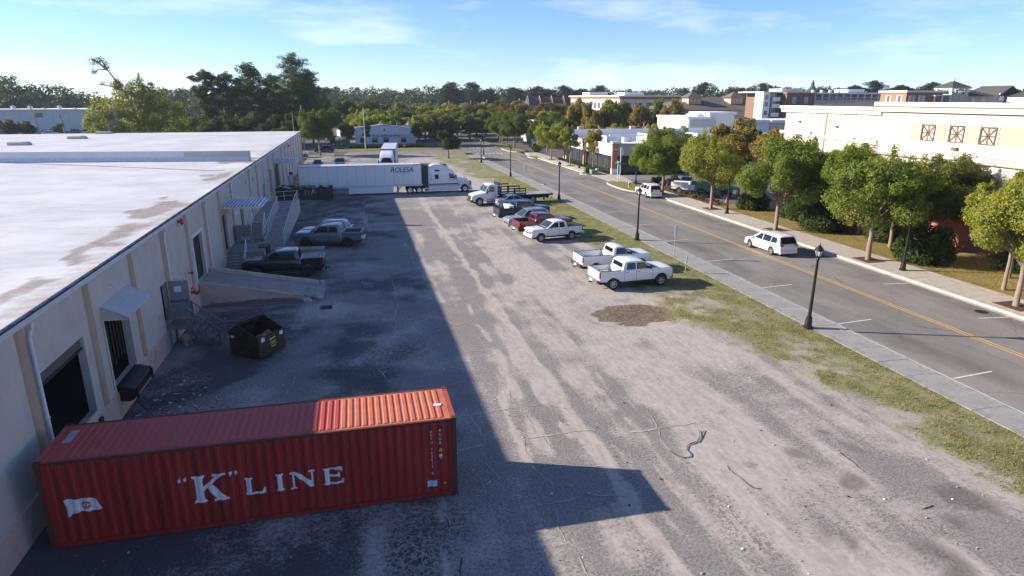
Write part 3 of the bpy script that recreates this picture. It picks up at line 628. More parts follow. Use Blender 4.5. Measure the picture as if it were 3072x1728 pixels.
# ------------------------------------------------------------------ dock doors and fittings on the wall
def frame(y0, y1, z0, z1, m, wd=.12, pr=.05, sill=True):
    mb = MB(); mb.box(XW+.002, y0-wd, z0, XW+pr, y0, z1+wd, m); mb.box(XW+.002, y1, z0, XW+pr, y1+wd, z1+wd, m); mb.box(XW+.002, y0, z1, XW+pr, y1, z1+wd, m)
    return W(mb, 'door_frame')
frame(43.3,45.85,1.5,4.42, P('white_frame_paint', (.66,.655,.65), .7), .22, .04); frame(27.6,30.35,1.34,4.3, M_STUC, .14, .05)
mb = MB(); mb.box(XW-.26,21.97,1.38,XW-.02,25.58,1.40, M_CONCD); W(mb, 'door_sill')
mb = MB(); mb.box(XW-.2,21.98,3.98,XW-.12,25.57,4.40, P('roller_door_steel', (.12,.11,.10), .6, .3)); W(mb, 'roller_door')
mb = MB(); mb.tube([(XW-.1,21.98,3.95),(XW-.1,25.57,3.95)], .05, M_BLKRUB, 8); W(mb, 'door_bar')
mb = MB(); mb.box(XW+.065,21.95,.55,XW+.17,22.2,1.1,M_BLKRUB); W(mb,'dock_bumper')
mb = MB(); mb.box(XW+.065,25.35,.55,XW+.17,25.6,1.1,M_BLKRUB); W(mb,'dock_bumper')
# dark leaves and inner doors seen through the openings
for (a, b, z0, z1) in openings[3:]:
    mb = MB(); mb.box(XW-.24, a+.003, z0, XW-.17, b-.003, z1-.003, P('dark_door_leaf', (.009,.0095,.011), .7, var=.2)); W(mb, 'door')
# torn strip curtain and coloured rags inside the dock door
for k in range(6):
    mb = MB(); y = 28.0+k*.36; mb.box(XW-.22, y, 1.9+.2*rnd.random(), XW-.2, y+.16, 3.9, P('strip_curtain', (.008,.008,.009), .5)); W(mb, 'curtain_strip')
# metal hood over the dock door
t_ = thing('metal_awning', 'plain grey sheet-metal hood over the dock door', 'awning', (XW, 29.2, 0))
mb = MB(); mb.prism([(.0,4.93),(.98,4.42),(.98,4.38),(.0,4.89)], -1.62, 1.62, M_AWN, 'y'); mb.build('hood_sheet', t_)
for s in (-1.62,1.605): mb = MB(); mb.prism([(.0,4.88),(.97,4.37),(.97,4.3),(.0,4.32)], s, s+.015, M_STUC, 'y'); mb.build('side_cheek', t_)
mb = MB(); mb.tube([(.01,-.35,5.5),(.1,-.35,5.45),(.5,-.3,4.72)], .018, M_AWN, 6); mb.build('tie_rod', t_)
# dock leveller: black folded lip
t_ = thing('dock_leveller', 'black steel dock leveller lip hanging below the narrow dock door', 'dock leveller', (XW, 28.97, 0))
mb = MB(); mb.prism([(.0,1.38),(.30,1.33),(.62,1.22),(.66,1.12),(.58,.72),(.40,.66),(.06,.72)], -1.22, 1.22, P('dock_black_steel', (.022,.021,.021), .55, .3, var=.3)); mb.build('lip', t_)
for s in (-1.1,1.0): mb = MB(); mb.box(.66,s,.72,.74,s+.12,1.2,M_BLKRUB); mb.build('bumper', t_)
mb = MB(); mb.box(.3,1.222,.86,.64,1.245,1.24,P('rust_red_steel',(.17,.035,.028),.7)); mb.build('side_plate', t_)
mb = MB(); mb.tube([(.6,-1.0,.68),(.75,-1.0,.35),(.95,-1.05,.02)], .022, M_BLKRUB, 6); mb.build('hanging_hose', t_)
# fire bells, FDC
for k, (y, z, r, lb) in enumerate(((40.6,6.0,.2,'large red fire bell high on the cream wall above the ramp'),(41.3,2.72,.11,'small red fire bell on a pilaster beside the ramp door'),(110,5.6,.2,'distant red fire bell high on the warehouse wall'))):
    t_ = thing('fire_bell', lb, 'fire bell', (XW, y, z), 0, 'fire bells'); mb = MB(); mb.lathe([(r*.3,.0),(r*.3,.16),(r,.18),(r*.98,.24),(r*.6,.31),(.0,.33)], M_RED, 18, 'x'); mb.build('gong', t_, smooth=50)
    mb = MB(); mb.box(.31,-.03,-.035,.345,.03,.035,M_PAPER); mb.build('hub', t_)
t_ = thing('fire_hose_connection', 'red twin fire hose connection low on the cream wall', 'hose connection', (XW, 41.3, 1.5))
mb = MB(); mb.tube([(0,0,0),(.22,0,0)], .08, M_RED, 10); mb.lathe([(.12,.2),(.12,.26)], M_RED, 12, 'x'); mb.build('pipe', t_)
for s in (-1,1): mb = MB(); mb.tube([(.2,0,0),(.3,s*.16,-.03),(.42,s*.24,-.05)], [.07,.07,.09], M_RED, 10); mb.build('nozzle', t_)
mb = MB(); mb.tube([(.05,.02,.18),(.1,.35,.26)], .04, M_RED, 8); mb.build('valve', t_)
# text helper: mesh from the built-in font
def text_mesh(s, size, mat, ext=.004, shear=0.0, sx=1.0, align='CENTER', bold=0.0):
    cu = bpy.data.curves.new('t', 'FONT'); cu.body = s; cu.size = size; cu.extrude = ext; cu.align_x = align; cu.align_y = 'CENTER'; cu.shear = shear; cu.offset = bold; cu.resolution_u = 3
    o = bpy.data.objects.new('t', cu); COL.objects.link(o); dg = bpy.context.evaluated_depsgraph_get()
    me = bpy.data.meshes.new_from_object(o.evaluated_get(dg)); bpy.data.objects.remove(o); bpy.data.curves.remove(cu)
    if sx != 1: me.transform(Matrix.Diagonal((sx,1,1,1)))
    me.materials.clear(); me.materials.append(mat); return me
M_PINKP = P('pink_spray_paint', (.55,.16,.24), .7)
for k, ch in enumerate('FDC'): obj('painted_letter', text_mesh(ch, .52, M_PINKP, .002, 0, .55), wh, (.006, 40.55-60, 2.62-k*.36), (PI/2, 0, PI/2))
mb = MB(); mb.box(XW+.002,34.4,2.05,XW+.05,34.75,2.25,M_AWN); W(mb,'wall_outlet')
# small wall fixtures further along
for y, z in ((66,5.2),(70.5,5.0),(81.5,3.4),(88,5.4)): mb = MB(); mb.box(XW+.002,y-.15,z-.2,XW+.12,y+.15,z+.2,M_AWN); W(mb,'wall_box')
t_ = W(MB().box(XW+.002,58.6,3.2,XW+.04,60.4,4.15,P('white_frame_paint', (.66,.655,.65), .7)).box(XW+.041,58.7,3.3,XW+.05,60.3,4.05,P('blind_slats',(.5,.55,.62),.5)), 'window')
# ribbed canopies on tie rods
def canopy(y0, y1, x1, z, lb):
    t_ = thing('ribbed_canopy', lb, 'canopy', (XW, (y0+y1)/2, z), 0, 'steel deck canopies'); h = (y1-y0)/2; D_ = x1-XW
    mb = MB(); mb.box(.0,-h,-.10,D_,-h+.06,.02,M_GUT); mb.build('edge_beam', t_)
    mb = MB(); mb.box(.0,h-.06,-.10,D_,h,.02,M_GUT); mb.build('edge_beam', t_)
    mb = MB(); mb.box(D_+.002,-h,-.10,D_+.06,h,.02,M_GUT); mb.build('edge_beam', t_)
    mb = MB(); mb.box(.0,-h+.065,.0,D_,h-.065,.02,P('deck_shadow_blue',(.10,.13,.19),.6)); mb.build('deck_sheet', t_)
    n = int(D_/.27); sm = MB(); sm.prism([(-.07,.024),(-.05,.11),(.05,.11),(.07,.024)], -h+.07, h-.07, P('deck_white_steel',(.62,.65,.70),.5), 'y'); sm = sm.mesh('deck_rib')
    for k in range(n): obj('deck_rib', sm, t_, (.1+k*D_/n, 0, 0))
    for s in (-h*.5, h*.5):
        mb = MB(); mb.tube([(.01,s,1.15),(D_*.85,s,.09)], .025, M_GUT, 6); mb.build('tie_rod', t_)
    return t_
canopy(52.7,57.1,-7.3,4.86,'blue-white ribbed steel canopy above the railed loading platform'); canopy(89.8,95.5,-7.65,4.82,'far ribbed steel canopy above the trailer dock')

# ------------------------------------------------------------------ concrete vehicle ramp to the tall door
rp = thing('concrete_ramp', 'concrete vehicle ramp with pink side wall up to the tall door', 'ramp', (XW, 45, 0))
zt = 1.5; xe = 7.55
def rz_(x): return zt*(1-x/xe)
for k in range(4):
    a = .065+k*(xe-.6)/4; b = .065+(k+1)*(xe-.6)/4-.02
    mb = MB(); mb.prism([(a,-.2),(b,-.2),(b,rz_(b)),(a,rz_(a))], -1.55, 1.55, M_CONCD, 'y'); mb.build('ramp_slab', rp)
a = .065+(xe-.6); mb = MB(); mb.prism([(a,-.2),(xe+.1,-.2),(xe+.1,.01),(a,rz_(a))], -1.75, 1.9, M_CONCD, 'y'); mb.build('ramp_toe', rp)
mb = MB(); mb.prism([(.06,-.2),(6.35,-.2),(6.35,rz_(6.35)-.02),(.06,zt+.06)], -1.75, -1.56, M_PINK, 'y'); mb.build('side_wall', rp)
mb = MB(); mb.prism([(.06,zt+.062),(6.35,rz_(6.35)-.018),(6.35,rz_(6.35)+.02),(.06,zt+.10)], -1.77, -1.54, M_CONC, 'y'); mb.build('wall_edge', rp)
mb = MB(); mb.prism([(.06,-.2),(7.2,-.2),(7.2,.28),(.06,zt+.24)], 1.57, 1.85, P('ramp_kerb_paint', (.47,.42,.345), .85, dirt=((.25,.21,.17), .4, 2)), 'y'); mb.build('side_kerb', rp)
mb = MB(); mb.obox((7.45,1.7,.16),(.14,.04,0),(-.04,.13,.02),(.0,-.02,.11),M_CONC); tag(mb.build('concrete_chunk', None, (XW,45,0)), 'broken pale concrete lump at the end of the ramp kerb', 'rubble')
mb = MB()
for k in range(9): a = rnd.uniform(0,6); mb.obox((rnd.uniform(-.6,.6),rnd.uniform(-.25,.25),.07),(.18*math.cos(a),.18*math.sin(a),.02),(-.1*math.sin(a),.1*math.cos(a),.01),(0,.01,.05),M_CONC)
tag(mb.build('broken_concrete', None, (XW+6.9,42.95,0)), 'crumbled concrete lumps at the broken foot of the ramp wall', 'rubble', kind='stuff')
# ------------------------------------------------------------------ railed platform with steps
pf = thing('loading_platform', 'grey concrete loading platform with steps beneath the near canopy', 'platform', (XW, 55, 0)); PZ = 1.22
mb = MB(); mb.box(.065,-1.7,-.2,2.75,2.1,PZ,M_CONCD); mb.build('deck', pf)
for k in range(6): mb = MB(); zk = PZ*(k+1)/7; y0 = -1.7-.29*(6-k); mb.box(.065,y0,-.1,1.45,y0+.33,zk,M_CONCD); mb.box(.065,y0-.004,zk-.05,1.452,y0+.05,zk+.004,M_CONC); mb.build('step', pf)
mb = MB(); mb.box(2.2,-.6,.55,2.95,.75,PZ+.09,P('dock_black_steel', (.022,.021,.021), .55, .3, var=.3)); mb.build('dock_plate', pf)
mb = MB(); mb.box(2.25,-.75,.55,2.62,-.61,1.05,M_BLKRUB); mb.build('bumper', pf)
def rail(mb, pts, h=1.0, posts=5, mat=None, r=.028, bars=(0.5,)):
    mat = mat or M_RAIL
    P_ = [Vector(p) for p in pts]
    mb.tube([p+Vector((0,0,h)) for p in P_], r, mat, 7)
    for b in bars: mb.tube([p+Vector((0,0,h*b)) for p in P_], r*.8, mat, 6)
    for a, b in zip(P_[:-1], P_[1:]):
        n = max(1, int((b-a).length/1.15))
        for k in range(n+1): p = a+(b-a)*k/n; mb.tube([p, p+Vector((0,0,h))], r, mat, 6)
mb = MB(); rail(mb, [(1.5,-3.45,.05),(1.5,-1.75,PZ)]); mb.build('handrail', pf)
hv = thing('grey_cabinet', 'scuffed grey equipment cabinet standing on the platform by the wall', 'cabinet', (XW+.75, 57.0, PZ))
mb = MB(); mb.box(-.62,-.05,.03,.62,.5,1.42,P('scuffed_grey_metal', (.20,.205,.215), .7, .2, var=.3, sc=5, dirt=((.35,.35,.36), .5, 7))); mb.build('case', hv)
mb = MB(); mb.box(-.05,-.07,.62,.08,-.052,.76,P('faded_red_sticker',(.22,.06,.07),.7)); mb.build('sticker', hv)
mb = MB(); mb.box(-.6,-.065,1.38,.6,-.052,1.4,M_AWN); mb.box(-.2,-.065,.2,.5,-.052,.5,P('scuff_white',(.34,.34,.36),.8)); mb.build('louvre', hv)
# ------------------------------------------------------------------ stairs, landing and long ramp with white railings
sr = thing('stair_and_ramp', 'white-railed concrete stair and long wheelchair ramp along the warehouse', 'ramp', (XW, 60, 0)); LZ = 1.36
for k in range(8): mb = MB(); zk = LZ*(k+1)/9; y0 = 3.0+.30*k; mb.box(.40,y0,-.1,1.42,y0+.34,zk,M_CONCD); mb.box(.40,y0-.004,zk-.05,1.422,y0+.05,zk+.004,M_CONC); mb.build('step', sr)
mb = MB(); mb.box(.065,5.45,-.2,1.6,19.5,LZ,M_CONCD); mb.box(1.602,15.1,-.2,3.45,19.5,LZ,M_CONCD); mb.build('landing', sr)
mb = MB(); mb.prism([(.3,-.2),(15.1,-.2),(15.1,LZ),(.3,.02)], 1.79, 3.4, M_CONCD, 'x'); mb.build('ramp_slab', sr)
mb = MB(); mb.prism([(.2,-.2),(19.5,-.2),(19.5,LZ+.16),(15.1,LZ+.16),(.2,.2)], 3.42, 3.62, M_STUC, 'x'); mb.build('side_wall', sr)
mb = MB(); mb.prism([(2.2,-.2),(15.1,-.2),(15.1,LZ+.16),(2.2,.36)], 1.61, 1.78, M_STUC, 'x'); mb.build('inner_wall', sr)
mb = MB(); rail(mb, [(3.52,.3,.2),(3.52,15.1,LZ+.16)], 1.0); rail(mb, [(3.52,15.1,LZ+.16),(3.52,19.4,LZ+.16),(.4,19.4,LZ)], 1.0); mb.build('handrail', sr)
mb = MB(); rail(mb, [(1.7,2.3,.37),(1.7,15.0,LZ+.16)], 1.0); mb.build('handrail', sr)
mb = MB(); rail(mb, [(1.46,2.9,.1),(1.46,5.5,LZ)]); mb.build('handrail', sr)
mb = MB(); rail(mb, [(.36,2.9,.1),(.36,5.5,LZ)]); mb.build('handrail', sr)
mb = MB(); mb.box(-3.0,-.14,0,3.0,.14,.22, P('ramp_kerb_paint', (.47,.42,.345), .85)); 
tag(mb.build('concrete_beam', None, (-6.15,58.6,0), (0,0,-.62*0)), 'long pale concrete wheel stop lying beyond the black pickup', 'wheel stop')
# ------------------------------------------------------------------ grey steel door swung open, wooden stair
dr = thing('steel_door', 'grey steel door swung open with a sheet of paper taped on', 'door', (XW+.02, 36.72, 1.34))
mb = MB(); mb.box(0,-.025,0,1.02,.025,2.12,M_DGREY); mb.build('leaf', dr)
mb = MB(); mb.box(.30,-.031,1.50,.66,-.027,1.82,M_PAPER); mb.build('notice', dr)
mb = MB(); mb.tube([(.08,-.09,.98),(.94,-.09,1.02)], .03, M_TROUGH, 8); mb.box(.84,-.09,.93,.95,-.026,1.1,M_TROUGH); mb.box(.06,-.09,.93,.14,-.026,1.05,M_TROUGH); mb.build('panic_bar', dr)
ws = thing('wooden_stair', 'weathered grey wooden landing and steps below the grey steel door', 'stair', (XW, 36.1, 0)); LW = 1.3
for k in range(8): mb = MB(); mb.box(.08,-.62+k*.158,LW-.04,1.15,-.62+k*.158+.145,LW,M_WOODG); mb.build('deck_board', ws)
for x, y in ((.14,-.6),(1.1,-.6),(.14,.58),(1.1,.58)): mb = MB(); mb.box(x-.05,y-.05,-.05,x+.05,y+.05,(LW+1.0) if x > 1 or y < 0 else LW-.041,M_WOODG); mb.build('post', ws)
mb = MB(); mb.box(.08,-.66,LW-.2,1.16,-.621,LW-.045,M_WOODG); mb.build('beam', ws)
mb = MB(); mb.box(.1,-.66,LW+.92,1.16,-.56,LW+.97,M_WOODG); mb.build('top_rail', ws)
for k in range(7): mb = MB(); mb.box(.25+k*.12,-.63,LW+.03,.285+k*.12,-.6,LW+.92,M_WOODG); mb.build('baluster', ws)
mb = MB(); mb.box(.2,-.635,LW+.02,1.05,-.595,LW+.06,M_WOODG); mb.build('bottom_rail', ws)
for k in range(5):
    zk = LW-(k+1)*LW/6.2; x0 = 1.2+k*.27
    mb = MB(); mb.box(x0,-.56,zk-.045,x0+.27,.56,zk,M_WOODG); mb.build('tread', ws)
for y in (-.6,.57):
    mb = MB(); mb.prism([(1.16,LW-.05),(2.6,-.02),(2.6,-.05),(2.35,-.05),(1.16,LW-.32)], y, y+.035, M_WOODG, 'y'); mb.build('stringer', ws)
    mb = MB(); mb.box(2.5,y-.03,-.05,2.6,y+.065,1.0,M_WOODG); mb.build('newel_post', ws)
    mb = MB(); mb.bar((1.1,y+.02,LW+.95),(2.58,y+.02,.95),.09,.045,M_WOODG); mb.build('hand_rail', ws)
    for k in range(8):
        x = 1.26+k*.155; zb = LW-.06-(x-1.16)*.9; mb = MB(); mb.box(x,y+.0,zb,x+.035,y+.035,LW+.92-(x-1.1)*.885,M_WOODG); mb.build('baluster', ws)
bk = thing('bucket', 'pale pink plastic bucket under the wooden landing', 'bucket', (XW+.72, 35.9, 0)); MPB = P('pink_white_plastic', (.52,.40,.34), .5)
mb = MB(); mb.lathe([(.12,0),(.16,.34),(.2,.36),(.17,.66),(.05,.67)], MPB, 14); mb.build('pail', bk, smooth=40)
# ------------------------------------------------------------------ lumber along the ramp
lum = [(-10.2,43.5,-4.2,42.9,.14,.05,.02,0),(-9.8,43.2,-5.5,43.0,.12,.05,.07,1),(-8.6,43.1,-4.3,43.1,.2,.04,.12,1),(-7.5,43.25,-5.0,43.2,.28,.04,.17,0),(-6.2,42.3,-4.9,42.75,.1,.05,.03,1),(-9.3,42.6,-6.3,42.4,.1,.05,.02,0),(-8.7,42.2,-7.7,41.7,.09,.04,.02,1),(-9.6,41.5,-7.2,41.2,.1,.06,.02,0),(-9.5,40.9,-7.1,40.8,.08,.05,.02,1),(-8.8,39.4,-7.2,39.5,.09,.05,.02,0),(-8.8,38.8,-7.0,38.7,.09,.05,.02,0),(-8.6,38.2,-7.2,38.3,.09,.05,.02,0),(-5.2,37.3,-4.3,37.5,.1,.06,.02,0),(-4.9,35.7,-4.1,35.8,.1,.07,.02,0),(-7.9,43.0,-4.0,42.55,.1,.05,.02,1),(-10,43.0,-7.2,42.8,.09,.05,.02,0)]
names = ['longest grey board against the pink ramp wall','thin brown board on the pile by the ramp wall','wide grey board on the middle of the lumber pile','thick dark plank on top of the lumber pile','pale board lying askew at the front of the pile','grey board lying flat before the lumber pile','short slanted brown offcut in front of the lumber pile','grey stick behind the wooden stair newel','brown stick nearest behind the wooden stair','upper one of three short sticks behind the wooden steps','middle one of three short sticks behind the wooden steps','lowest of three short sticks behind the wooden steps','short grey stick behind the brown dumpster','short grey stick right of the brown dumpster','brown board reaching the broken ramp toe','dark board in the corner of wall and ramp']
for (xa,ya,xb,yb,wd,th,z,mi), nm in zip(lum, names):
    mb = MB(); mb.bar((xa,ya,z+th/2),(xb,yb,z+th/2),wd,th,(M_WOODG,M_WOODB)[mi]); tag(mb.build('board'), nm, 'board', 'loose lumber by the ramp')
# drain grate
t_ = thing('drain_grate', 'square iron drain grate set in a pale patch of the yard', 'drain grate', (-2.4, 41.0, .012)); MI = P('cast_iron', (.045,.035,.03), .6, .6)
mb = MB(); mb.box(-.36,-.34,0,.36,-.30,.03,MI); mb.box(-.36,.30,0,.36,.34,.03,MI); mb.box(-.36,-.299,0,-.32,.299,.03,MI); mb.box(.32,-.299,0,.36,.299,.03,MI); mb.build('frame', t_)
for k in range(9): mb = MB(); mb.box(-.29+k*.068,-.298,.002,-.262+k*.068,.298,.026,MI); mb.build('bar', t_)
mb = MB(); mb.box(-.318,-.299,-.006,.318,.299,-.001,M_DARKIN); mb.build('sump', t_)
# ------------------------------------------------------------------ generic building pieces (world axes)
M_CREAM = P('cream_render', (.60,.525,.41), .85, var=.05, sc=.4, bmp=.04, dirt=((.50,.42,.32), .3, .5)); M_CREAMW = P('ivory_cornice', (.80,.75,.66), .8, var=.03, sc=.5, dirt=((.45,.40,.36), .25, .8))
M_PEACH = P('peach_panel', (.54,.385,.25), .85, var=.04, sc=.6); M_REDB = P('dusty_red_base', (.33,.12,.095), .85, var=.08, sc=.6)
M_BRNX = P('brown_lattice', (.155,.075,.052), .7); M_STAIN = P('stained_ledge_top', (.36,.31,.29), .9, var=.25, sc=1.5)
M_BRICKO = P('orange_brick', (.40,.20,.105), .85, var=.18, sc=7); M_BRICKD = P('dark_red_brick', (.135,.055,.042), .85, var=.2, sc=5); M_BRICKT = P('terracotta_brick', (.38,.17,.095), .85, var=.12, sc=4)
M_WREN = P('white_render', (.76,.75,.73), .8, var=.05, sc=.5, dirt=((.5,.47,.43), .3, .6)); M_GREN = P('grey_and_shaded_render', (.42,.41,.39), .85, var=.05, sc=.5)  # the grey also serves white faces painted as if in shade
M_SLATE = P('dark_shingle', (.075,.067,.06), .85, var=.2, sc=2, bmp=.2); M_SLATEB = P('blue_grey_shingle', (.075,.08,.095), .85, var=.2, sc=2, bmp=.2); M_BRROOF = P('brown_shingle', (.135,.11,.092), .85, var=.15, sc=1.5, bmp=.2)
M_PALEY = P('pale_yellow_siding', (.60,.50,.36), .85); M_SIDW = P('pale_blue_siding', (.55,.58,.60), .8); M_ROOFW = P('white_flat_roof', (.74,.74,.75), .75, var=.06, sc=.4)
M_METW = P('ribbed_white_metal', (.58,.60,.62), .45, .2, var=.06, sc=.5); M_FRW = P('white_window_frame', (.72,.71,.69), .6); M_PANE = P('far_pane', (.035,.042,.05), .08, spec=.8); M_PANEB = P('blue_pane', (.10,.13,.17), .1, spec=.8)
def win(par, o, face, a, z0, w, h, frame=None, pane=None, dep=.06, mull=1, base=(0,0,0)):
    """window on a wall of the building: face 's' (y=o, a along x), 'w' (x=o, a along y)"""
    frame = frame or M_FRW; pane = pane or M_PANE
    def bx(u0, z_0, u1, z_1, d0, d1, m, nm, p):
        mb = MB()
        if face == 's': mb.box(u0-base[0], o-d1-base[1], z_0, u1-base[0], o-d0-base[1], z_1, m)
        else: mb.box(o-d1-base[0], u0-base[1], z_0, o-d0-base[0], u1-base[1], z_1, m)
        return mb.build(nm, p)
    f = bx(a-w/2, z0, a+w/2, z0+h, .004, dep, frame, 'window', par)
    n = mull; pw = (w-.12-(n-1)*.06)/n
    for k in range(n):
        u = a-w/2+.06+k*(pw+.06); bx(u, z0+.07, u+pw, z0+h-.07, dep+.002, dep+.012, pane, 'pane', f)
def hip(par, x0, y0, x1, y1, z0, z1, mat, name='roof', ridge='x', eave=.4, base=(0,0,0), gable=False):
    x0 -= eave+base[0]; x1 += eave-base[0]; y0 -= eave+base[1]; y1 += eave-base[1]
    mb = MB(); i = 0 if gable else min((x1-x0),(y1-y0))/2
    if ridge == 'x': r0, r1 = (x0+i,(y0+y1)/2,z1), (x1-i,(y0+y1)/2,z1)
    else: r0, r1 = ((x0+x1)/2,y0+i,z1), ((x0+x1)/2,y1-i,z1)
    vs = [(x0,y0,z0),(x1,y0,z0),(x1,y1,z0),(x0,y1,z0), r0, r1]
    fs = [(0,1,5,4),(1,2,5),(2,3,4,5),(3,0,4),(3,2,1,0)] if ridge == 'x' else [(0,1,4),(1,2,5,4),(2,3,5),(3,0,4,5),(3,2,1,0)]
    mb.add(vs, fs, mat); return mb.build(name, par)
def B(par, base, name, *boxes):
    mb = MB()
    for (x0,y0,z0,x1,y1,z1,m) in boxes: mb.box(x0-base[0],y0-base[1],z0,x1-base[0],y1-base[1],z1,m)
    return mb.build(name, par)

# ------------------------------------------------------------------ big cream building on the right
bs_ = (51.8,57,0); cb = thing('cream_building', 'huge sunlit cream building with peach panels and crossed window grilles', 'building', bs_)
B(cb, bs_, 'wall', (51.8,-12,0,75,56.4,11.55,M_CREAM)); B(cb, bs_, 'wall', (52.3,56.402,0,75,72.4,11.2,M_CREAM))
B(cb, bs_, 'base_course', (51.72,-12,0,51.798,56.38,3.15,M_REDB)); B(cb, bs_, 'base_course', (52.22,56.45,0,52.298,72.38,3.15,M_REDB))
def cornice(x, y0, y1, z0, z1, pr, m=M_CREAMW, nm='cornice', top=True):
    mb = MB(); mb.prism([(x-.004,z0),(x-pr*.5,z0+.05),(x-pr*.55,z0+(z1-z0)*.45),(x-pr,z0+(z1-z0)*.62),(x-pr,z1),(x+.5,z1),(x+.5,z0)], y0, y1, m, 'y')
    for v in range(len(mb.v)): mb.v[v] = (mb.v[v][0]-bs_[0], mb.v[v][1]-bs_[1], mb.v[v][2])
    return mb.build(nm, cb)
cornice(51.8,-12,56.9,11.58,12.52,.75); cornice(52.3,56.92,73.0,11.22,12.02,.6)
mb = MB(); mb.box(52.4-bs_[0],56.9-bs_[1],11.2,74.9-bs_[0],72.3-bs_[1],11.6,M_ROOFW); mb.build('roof', cb); mb = MB(); mb.box(52.4-bs_[0],-12-bs_[1],11.56,74.9-bs_[0],56.3-bs_[1],12.3,M_ROOFW); mb.build('roof', cb)
def ledge(x, y0, y1, z0, z1, pr):
    mb = MB(); mb.prism([(x-.004,z0),(x-pr*.6,z0+.06),(x-pr,z0+(z1-z0)*.5),(x-pr,z1-.06),(x-.004,z1)], y0, y1, M_CREAMW, 'y'); mb.v = [(a-bs_[0],b-bs_[1],c) for a,b,c in mb.v]; o = mb.build('ledge', cb)
    mb = MB(); mb.box(x-pr+.02-bs_[0],y0-bs_[1],z1-.055,x-.02-bs_[0],y1-bs_[1],z1+.012,M_STAIN); mb.build('ledge_top', o)
ledge(51.8,-12,56.8,7.42,8.02,.55); ledge(52.3,56.9,60.2,8.2,8.68,.4); ledge(52.3,60.25,67.2,8.35,8.82,.32); ledge(52.3,67.25,72.9,8.6,9.08,.3)
# framed band of panels and lattice windows
mb = MB(); mb.box(51.72-bs_[0],25-bs_[1],10.66,51.797-bs_[0],52.95-bs_[1],10.86,M_CREAMW); mb.build('frame_rail', cb)
mb = MB(); mb.box(51.72-bs_[0],25-bs_[1],8.86,51.797-bs_[0],52.95-bs_[1],9.06,M_CREAMW); mb.build('frame_rail', cb)
cy = [50.6,47.6,44.6]
for k, y in enumerate(cy):
    for yy in (y-.95, y+.82): mb = MB(); mb.box(51.72-bs_[0],yy-bs_[1],9.061,51.797-bs_[0],yy+.13-bs_[1],10.659,M_CREAMW); mb.build('frame_post', cb)
    mb = MB(); mb.box(51.75-bs_[0],y+.96-bs_[1],9.07,51.796-bs_[0],y+2.04-bs_[1],10.65,M_PEACH); mb.build('peach_panel', cb)
    mb = MB(); g0, g1 = y-.74, y+.74; zc_, z0, z1 = 9.83, 9.09, 10.57; X_ = 51.74
    lat = thing('tmp', '', '') if False else None
    f_ = MB(); 
    for a, b_, c, d in ((g0,z0,g1,z0+.09),(g0,z1-.09,g1,z1),(g0,z0+.091,g0+.09,z1-.091),(g1-.09,z0+.091,g1,z1-.091)): f_.box(X_-.05-bs_[0],a-bs_[1],b_,X_-bs_[0],c-bs_[1],d,M_BRNX)
    for (ya,za,yb,zb) in ((g0,z0,g1,z1),(g1,z0,g0,z1),(y,z0,y,z1),(g0,zc_,g1,zc_)): f_.bar((X_-.03-bs_[0],ya-bs_[1],za),(X_-.03-bs_[0],yb-bs_[1],zb),.07,.035,M_BRNX,(1,0,0))
    f_.build('lattice_grille', cb)
    mb = MB(); mb.tube([(51.79-bs_[0],y+.1-bs_[1],11.25),(51.2-bs_[0],y+.1-bs_[1],11.3),(50.95-bs_[0],y-.15-bs_[1],10.95)], .015, M_CREAMW, 5); mb.lathe([(.03,.0),(.1,-.1)], M_GALV, 10, 'z', (50.95-bs_[0],y-.15-bs_[1],10.95)); mb.build('gooseneck_lamp', cb)
mb = MB(); mb.box(51.75-bs_[0],30-bs_[1],9.07,51.796-bs_[0],43.6-bs_[1],10.65,M_PEACH); mb.build('peach_panel', cb)
mb = MB(); mb.box(51.55-bs_[0],47.2-bs_[1],8.46,51.797-bs_[0],47.75-bs_[1],8.7,P('wall_lamp_bronze',(.13,.1,.08),.5)); mb.build('wall_lamp', cb)
for y, z in ((63.2,9.75),(69.6,10.1)): mb = MB(); mb.box(52.1-bs_[0],y-.15-bs_[1],z,52.297-bs_[0],y+.15-bs_[1],z+.2,P('wall_lamp_bronze',(.13,.1,.08),.5)); mb.build('wall_lamp', cb)
mb = MB(); mb.tube([(52.2-bs_[0],65.0-bs_[1],11.2),(52.2-bs_[0],65.0-bs_[1],.3)], .05, P('rusty_downpipe',(.42,.27,.17),.8), 6); mb.build('downpipe', cb)
for y in (57.1,59.95,62.3,66.8): mb = MB(); mb.box(52.24-bs_[0],y-bs_[1],9.1,52.297-bs_[0],y+.28-bs_[1],11.2,M_CREAMW); mb.build('pilaster', cb)
for y in (30.5,35.2,41.2,45.9,52.3): mb = MB(); mb.box(51.79-bs_[0],y-bs_[1],3.16,51.799-bs_[0],y+.025-bs_[1],7.4,P('joint_tan',(.5,.4,.28),.9)); mb.build('control_joint', cb)

